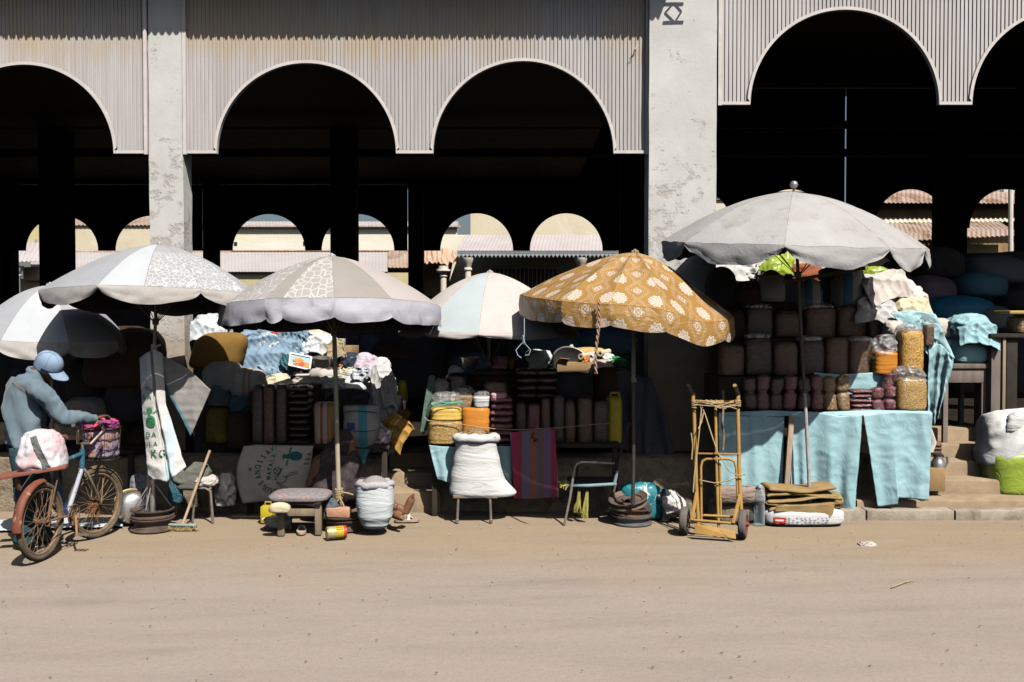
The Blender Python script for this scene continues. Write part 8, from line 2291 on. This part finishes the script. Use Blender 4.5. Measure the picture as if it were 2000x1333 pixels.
bike = thing("bicycle", "rusty old bicycle with an orange rear mudguard, wire basket and rack", "bicycle", G(80, 1097))
r_ = .305
gr = G(78, 1096); gf = G(186, 1050)
RA = gr + V(0, .02, r_); FA = gf + V(0.01, 0.0, r_ * .98)
bd = (gf - gr); bd.z = 0; bd.normalize(); bs_ = V(bd.y, -bd.x, 0)
fd = V(sin(radians(22)), cos(radians(22)), 0); fs_ = V(fd.y, -fd.x, 0)
def wheel(c, axis, name):
    w = MB(); axis = Vector(axis)
    u = V(0, 0, 1); x = axis.cross(u).normalized()
    # tyre with blocks of tread
    R = []; n = 96
    for i in range(n + 1):
        a = 2 * pi * i / n; d = x * cos(a) + u * sin(a); ring = []
        for j in range(10):
            f = 2 * pi * j / 10; rr = .024 + (.003 if (i % 2 and cos(f) > .3) else 0)
            ring.append(c + d * (r_ - .024 + rr * cos(f)) + axis * rr * sin(f))
        R.append(ring)
    w.loft(R, True, False, False)
    o = w.build(name, M_tyre, parent=bike, smooth=50)
    m = MB(); m.torus(c, axis, r_ - .052, .013, 64, 8, flat=1.3); m.build("rim", M_rustmetal, parent=o)
    m = MB()
    for k in range(28):
        a = 2 * pi * k / 28; a2 = a + (.5 if k % 2 else -.5) * (1 if (k // 2) % 2 else -1); sd_ = 1 if k % 2 else -1
        m.tube([c + axis * sd_ * .028 + (x * cos(a2) + u * sin(a2)) * .022, c + (x * cos(a) + u * sin(a)) * (r_ - .06)], .0018, 4)
    m.build("spokes", M_rustmetal, parent=o)
    m = MB(); m.lathe([(.01, -.06), (.014, -.055), (.014, -.038), (.028, -.034), (.026, -.026), (.016, -.02), (.016, .02), (.026, .026), (.028, .034), (.014, .038), (.014, .055), (.01, .06)], c, axis, 20, True, True); m.shake(.003, 40, 2); m.build("hub", M_hub, parent=o)
    return o
rw = wheel(RA, bs_, "wheel"); fw = wheel(FA, fs_, "wheel")
m = MB()
for k in range(120):       # grass and rags wound round the hub
    a = rnd.uniform(0, 6.28); q = rnd.uniform(-.03, .03); p = FA + fs_ * q + (fd * cos(a) + V(0, 0, sin(a))) * .03
    m.tube([p, p + V(rnd.uniform(-.02, .02), 0, rnd.uniform(-.02, .02)), p + V(rnd.uniform(-.06, .0), rnd.uniform(-.02, .02), rnd.uniform(-.13, .02))], .003, 4)
m.build("hub_brush", surf("rust_fibre", (.34, .14, .06), (.24, .1, .05), .9, 30), parent=fw)
def fender(c, axis, a0, a1, rr, wd, mat, name, prt):
    axis = Vector(axis); u = V(0, 0, 1); x = u.cross(axis).normalized()   # x points forward
    m = MB(); m.grid(lambda s_, t_: c + (x * cos(a0 + (a1 - a0) * s_) + u * sin(a0 + (a1 - a0) * s_)) * (rr - .022 * (2 * t_ - 1) ** 2) + axis * (t_ - .5) * wd, 40, 8, thick=.003)
    return m.build(name, mat, parent=prt, smooth=180)
xr = V(0, 0, 1).cross(bs_)
sgn = 1 if xr.dot(bd) > 0 else -1
fender(RA, bs_, radians(185 if sgn > 0 else -5), radians(84 if sgn > 0 else 96), r_ + .028, .075, M_fender, "mudguard", bike)
xr2 = V(0, 0, 1).cross(fs_)
fender(FA, fs_, radians(20), radians(100), r_ + .022, .055, M_hub, "mudguard", bike)
BB = P(131, 1006, 7.98); HT = P(161, 884, 8.22); HB = P(160, 916, 8.20); ST = P(104, 905, 7.86)
def pipe(a, b_, r, mat, name): m = MB(); m.tube([a, a.lerp(b_, .5), b_], r, 14); return m.build(name, mat, parent=bike)
pipe(HB, BB, .019, M_palepaint, "down_tube"); pipe(HT + V(0, 0, -.01), P(112, 906, 7.90), .019, M_tealpaint, "top_tube"); pipe(ST, BB, .016, M_bluepaint, "seat_tube"); pipe(HT + V(0, 0, .03), HB, .022, M_tealpaint, "head_tube")
for sg in (-1, 1):
    pipe(BB + bs_ * .03 * sg, RA + bs_ * .055 * sg, .009, M_rustmetal, "chain_stay"); pipe(ST + bs_ * .03 * sg, RA + bs_ * .055 * sg, .008, M_hub, "seat_stay")
    m = MB(); m.tube([HB + fs_ * .02 * sg, HB + fs_ * .05 * sg + V(0, .02, -.04), FA.lerp(HB, .5) + fs_ * .055 * sg, FA + fs_ * .055 * sg], [.013, .013, .011, .009], 10); m.build("fork_blade", surf("olive_fork", (.22, .19, .12), (.15, .12, .08), .7, 9, rand=False), parent=bike)
    pipe(FA + fs_ * .06 * sg, P(202 - 20 * (sg < 0), 928, 8.5), .0045, M_rustmetal, "stay")
    pipe(RA + bs_ * .06 * sg, P(100, 928, 7.75) + bs_ * .06 * sg, .006, M_hub, "rack_stay")
m = MB(); m.torus(BB + bs_ * .06, bs_, .085, .006, 36, 6); m.torus(BB + bs_ * .06, bs_, .04, .006, 24, 6)
xb = bs_.cross(V(0, 0, 1))
for k in range(5):
    a = 2 * pi * k / 5; m.bar(BB + bs_ * .06 + (xb * cos(a) + V(0, 0, sin(a))) * .02, BB + bs_ * .06 + (xb * cos(a) + V(0, 0, sin(a))) * .085, .012, .004)
m.build("chainring", M_hub, parent=bike)
PE = P(150, 1044, 7.86)
m = MB(); m.bar(BB + bs_ * .075, PE, .018, .012); m.build("crank", surf("orange_crank", (.34, .17, .06), (.24, .12, .05), .7, 12, rand=False), parent=bike, bevel=.003)
m = MB(); pc = PE + bs_ * .05
for q in (-1, 1): m.bar(pc - bs_ * .045 + bd * .03 * q, pc + bs_ * .045 + bd * .03 * q, .012, .006)
for q in (-1, 0, 1): m.bar(pc + bs_ * .045 * q - bd * .035, pc + bs_ * .045 * q + bd * .035, .006, .014)
m.tube([PE, pc + bs_ * .04], .009, 8); m.build("pedal", M_chrome, parent=bike)
PE2 = BB - (PE - BB); m = MB(); m.bar(BB - bs_ * .06, PE2 - bs_ * .13, .018, .012); m.tube([PE2 - bs_ * .13, PE2 - bs_ * .2], .012, 8); m.build("crank", M_hub, parent=bike)
m = MB(); m.tube([BB + bs_ * .06 + V(0, 0, .085), RA + bs_ * .06 + V(0, 0, .035)], .004, 5); m.tube([BB + bs_ * .06 - V(0, 0, .085), RA + bs_ * .06 - V(0, 0, .035)], .004, 5); m.build("chain", M_hub, parent=bike)
m = MB(); m.torus(RA + bs_ * .055, bs_, .035, .006, 24, 6); m.build("sprocket", M_hub, parent=rw)
# saddle, handlebar, basket
m = MB(); R = []
for i in range(11):
    t = i / 10; w = .075 - .05 * smooth(t * 1.2); c = ST + V(0, 0, .07) + bd * (-.12 + .26 * t); R.append([c + bs_ * w * cos(a) + V(0, 0, .025 * sin(a)) for a in [2 * pi * k / 14 for k in range(14)]])
m.loft(R, True, True, True); m.build("saddle", plain("black_saddle", (.03, .025, .02), .6), parent=bike, smooth=180); pipe(ST, ST + V(0, 0, .07), .012, M_chrome, "seat_post")
HS = HT + V(0, 0, .075)
pipe(HT, HS, .012, M_chrome, "stem")
m = MB(); m.tube([P(143, 832, 8.02), P(152, 842, 8.10), HS + fs_ * -.05, HS, HS + fs_ * .08 + V(0, .02, .0), P(203, 840, 8.28), P(196, 826, 8.02)], .0115, 10); m.build("handlebar", M_chrome, parent=bike)
m = MB(); m.tube([P(143, 831, 7.98), P(149, 839, 8.08)], .016, 12); m.build("grip", plain("dark_grip", (.07, .05, .04), .6), parent=bike)
m = MB(); m.lathe([(.009, -.003), (.017, 0), (.017, .10)], P(195, 825, 7.98), (P(199, 833, 8.12) - P(195, 825, 7.98)), 16, True, True); m.build("grip", plain("dark_grip", (.07, .05, .04), .6), parent=bike)
bc = P(198, 866, 8.50); bk = MB()
bw, bdp, zt_, zb2 = .148, .12, P(198, 836, 8.5).z, P(198, 896, 8.5).z
def bring(z, k): 
    s_ = 1 - .12 * (zt_ - z) / (zt_ - zb2)
    return [V(bc.x + abs(cos(a)) ** .5 * (1 if cos(a) > 0 else -1) * bw * s_, bc.y + abs(sin(a)) ** .5 * (1 if sin(a) > 0 else -1) * bdp * s_, z) for a in [2 * pi * j / k + .02 for j in range(k + 1)]]
for z in (zt_, zt_ - .09, zt_ - .18, zb2): bk.tube(bring(z, 40), .0035 if z < zt_ else .005, 5)
T_, B_ = bring(zt_, 34), bring(zb2, 34)
for a, c in zip(T_, B_): bk.tube([a, c], .0022, 4)
for j in range(9):
    x = bc.x - bw * .85 + bw * 1.7 * j / 8; bk.tube([V(x, bc.y - bdp * .85, zb2), V(x, bc.y + bdp * .85, zb2)], .0022, 4)
bk.build("basket", plain("dark_wire", (.05, .04, .035), .5), parent=bike)
# things it carries
x0, x1 = bc.x - .13, bc.x + .125
mb = blob_mesh(x0, x1, zb2 + .008, zt_ + .0, bc.y - .10, .2, a=4, b=3.2, amp=.16, sc=7, seed=5, nr=26, ns=44)
o = mb.build("print_bundle", surf("orange_lilac_print", (.40, .22, .17), (.34, .28, .42), .8, 14, .46, .54, bump=.3, crease=.6, col3=(.08, .03, .07), s3=9, lo3=.56, hi3=.62, rand=False), smooth=180); tag(o, "orange and lilac printed bundle filling the wire basket", "bundle")
mb = blob_mesh(x0 - .01, x1 + .01, zt_ - .02, zt_ + .085, bc.y - .11, .2, a=2.2, b=3, amp=.4, sc=8, seed=8, nr=24, ns=44)
o = mb.build("purple_cloth", C_purple, smooth=180); tag(o, "purple and red printed cloth heaped on top of the wire basket", "cloth")
rk = MB(); rk.bar(P(2, 933, 7.62), P(131, 911, 7.72), .10, .028, up=(0, 0, 1)); rk.build("rack_board", M_rack, parent=bike, bevel=.004)
rk = MB(); rk.bar(P(2, 929, 7.86), P(131, 908, 7.96), .10, .028); rk.build("rack_board", M_rack, parent=bike, bevel=.004)
rk = MB(); rk.bar(P(32, 930, 7.64), P(39, 958, 7.68), .035, .025); rk.build("rack_leg", M_rack, parent=bike, bevel=.004)
x0, x1, z0, z1 = rect(25, 843, 118, 922, 7.70)
mb = MB(); mb = blob_mesh(x0, x1, z0 - .003, z1, 7.64, .30, a=3.0, b=2.8, amp=.10, sc=7, seed=31, nr=36, ns=60, taper=.28, ridgy=1)
pk = mb.build("pink_bag", C_pink, smooth=180); tag(pk, "pink and white plastic bag strapped on the bicycle rack", "bag")
stp = []
stamp(pk, [quad(pxz(52, 856, 7.62), pxz(64, 853, 7.62), pxz(99, 921, 7.62), pxz(86, 923, 7.62), 3, 18), quad(pxz(60, 878, 7.62), pxz(68, 874, 7.62), pxz(84, 926, 7.62), pxz(73, 926, 7.62), 3, 12)], M_strap, "strap", off=.012)
m = MB(); m.bar(P(66, 924, 7.58), P(44, 955, 7.6), .045, .006); o = m.build("strap_end", M_strap, parent=pk)

# ------------------------------------------------------------------ hand truck
M_mustard = surf("mustard_paint", (0.43, 0.255, 0.07), (0.34, 0.19, 0.05), 0.5, 7, bump=0.15, col3=(.16, .10, .06), s3=12, lo3=.62, hi3=.68, rand=False)
ht = thing("hand_truck", "mustard yellow two wheeled hand truck with twine wound round its top bar", "hand truck", G(1398, 1042))
def hp_(path, r, name, mat=None, n=12): m = MB(); m.tube(path, r, n); return m.build(name, mat or M_mustard, parent=ht)
hp_([P(1352, 768, 8.72), P(1355, 790, 8.70), P(1360, 950, 8.52), P(1364, 1026, 8.46)], .0175, "upright")
hp_([P(1441, 768, 8.66), P(1441, 800, 8.63), P(1444, 930, 8.50), P(1448, 1005, 8.42)], .0175, "upright")
hp_([P(1397, 786, 8.68), P(1400, 930, 8.52), P(1404, 1038, 8.42)], .0135, "centre_post")
hp_([P(1354, 786, 8.70), P(1440, 786, 8.64)], .0175, "top_bar")
m = MB(); m.bar(P(1361, 886, 8.58), P(1443, 887, 8.53), .035, .012); m.build("cross_bar", M_mustard, parent=ht, bevel=.003)
hp_([P(1370, 1020, 8.46), P(1369, 912, 8.56), P(1372, 901, 8.57), P(1380, 897, 8.57), P(1424, 897, 8.54), P(1434, 901, 8.53), P(1438, 914, 8.52), P(1441, 975, 8.46)], .0115, "hoop")
hp_([P(1406, 905, 8.53), P(1408, 1008, 8.44)], .010, "brace_post")
m = MB(); m.bar(P(1361, 962, 8.5), P(1351, 1017, 8.36), .028, .018); m.build("brace", M_mustard, parent=ht, bevel=.003)
m = MB(); m.bar(P(1446, 966, 8.44), P(1432, 1023, 8.28), .028, .018); m.build("brace", M_mustard, parent=ht, bevel=.003)
hp_([P(1350, 1016, 8.40), P(1433, 1023, 8.30)], .013, "axle_bar"); hp_([P(1374, 1007, 8.46), P(1432, 1010, 8.42)], .012, "lower_bar")
for g_, px in ((P(1344, 753, 8.60), P(1354, 771, 8.72)), (P(1435, 753, 8.54), P(1442, 771, 8.66))):
    m = MB(); d = px - g_; m.lathe([(.010, .002), (.019, 0), (.021, .02), (.018, .04), (.018, d.length)], g_, d, 16, True, True); m.build("grip", plain("black_rubber", (.025, .025, .025), .5), parent=ht)
    hp_([g_, px, px + V(0, 0, -.05)], .0165, "handle")
m = MB()
a0, a1 = P(1357, 1024, 8.33), P(1436, 1038, 8.26); b0, b1 = a0 + V(0, -.02, -.075), a1 + V(0, -.03, -.06)
m.add([a0, a1, b1, b0], [(0, 1, 2, 3)]); m.v += [p + V(0, .012, .004) for p in m.v[:4]]; m.uv += [(0, 0)] * 4
m.f += [[7, 6, 5, 4], [0, 4, 5, 1], [1, 5, 6, 2], [2, 6, 7, 3], [3, 7, 4, 0]]; m.m += [0] * 5
m.build("toe_plate", M_mustard, parent=ht, smooth=0)
wax = V(.94, -.34, 0)
wheels_ = [(G(1338, 1045), .122), (G(1452, 1053), .125)]
for k, (g_, r) in enumerate(wheels_):
    c = g_ + V(0, .02, r); w_ = .032
    m = MB(); pf = [(r * .62, -w_), (r * .80, -w_ * 1.05), (r * .93, -w_ * .95), (r * .985, -w_ * .6), (r, -w_ * .25), (r * .985, 0), (r, w_ * .25), (r * .985, w_ * .6), (r * .93, w_ * .95), (r * .80, w_ * 1.05), (r * .62, w_)]
    m.lathe(pf, c, wax, 40); t_ = m.build("wheel", surf("grey_dusty_tyre", (.15, .135, .12), (.10, .09, .08), .9, 9, bump=.3, rand=False), parent=ht, smooth=50)
    m = MB(); m.lathe([(.012, -.055), (.02, -.05), (.02, -.02), (r * .3, -.018), (r * .60, -w_ * .8), (r * .64, -w_ * .98), (r * .64, w_ * .98), (r * .60, w_ * .8), (r * .3, .018), (.02, .02), (.02, .05), (.012, .055)], c, wax, 28, True, True)
    m.build("rim", surf("dusty_red_rim", (.30, .06, .055), (.2, .05, .045), .7, 12, rand=False) if k else C_rustrim, parent=t_)
cA = wheels_[0][0] + V(0, .02, .122); cB = wheels_[1][0] + V(0, .02, .125)
hp_([cA, cB], .012, "axle", C_rustrim)
m = MB(); rr2 = random.Random(4)
for k in range(9):
    q = k / 8; xx = 1356 + 80 * q
    p0 = W(1352 + rr2.uniform(0, 30), 788 + rr2.uniform(-8, 8), 8.66); p1 = W(1444 - rr2.uniform(0, 30), 792 + rr2.uniform(-8, 8), 8.60)
    m.tube([p0 + V(0, -.03, 0), p0.lerp(p1, .3) + V(0, -.035, rr2.uniform(-.03, .02)), p0.lerp(p1, .7) + V(0, -.03, rr2.uniform(-.03, .02)), p1 + V(0, -.025, 0)], .0055, 6)
for (px, n_) in ((1356, 5), (1441, 4)):
    for k in range(n_): m.torus(W(px, 783 + k * 3.4, 8.68 if px < 1400 else 8.62), (.06, .05 * (k % 2), 1), .024, .0055, 18, 6)
for k in range(4): m.torus(W(1380 + k * 9, 787, 8.66), (1, .1, .3 - .2 * k), .023, .0055, 18, 6)
for pts in ([(1366, 790, 8.64), (1370, 800, 8.62), (1362, 880, 8.54), (1356, 930, 8.5), (1354, 962, 8.46)], [(1370, 792, 8.64), (1378, 812, 8.62), (1390, 850, 8.55), (1402, 885, 8.50), (1424, 920, 8.48), (1442, 929, 8.46), (1456, 927, 8.44)], [(1366, 938, 8.5), (1376, 940, 8.48), (1396, 944, 8.47), (1420, 940, 8.46), (1441, 932, 8.46)], [(1374, 806, 8.63), (1370, 825, 8.6), (1364, 838, 8.56)], [(1350, 846, 8.56), (1353, 870, 8.54), (1351, 898, 8.52)]):
    m.tube([W(*p) for p in pts], .0055, 6)
o = m.build("twine_coil", C_rope); tag(o, "pale twine wound round the hand truck top bar and hanging in loops", "twine")
m = MB(); m.tube([W(1412, 762, 8.9), W(1413, 790, 8.89), W(1411, 830, 8.87), W(1414, 850, 8.86), W(1412, 880, 8.84)], [.011, .013, .010, .013, .012], 8); m.shake(.006, 25, 2)
o = m.build("frayed_rope", C_wood); tag(o, "frayed brown rope hanging behind the hand truck", "rope")
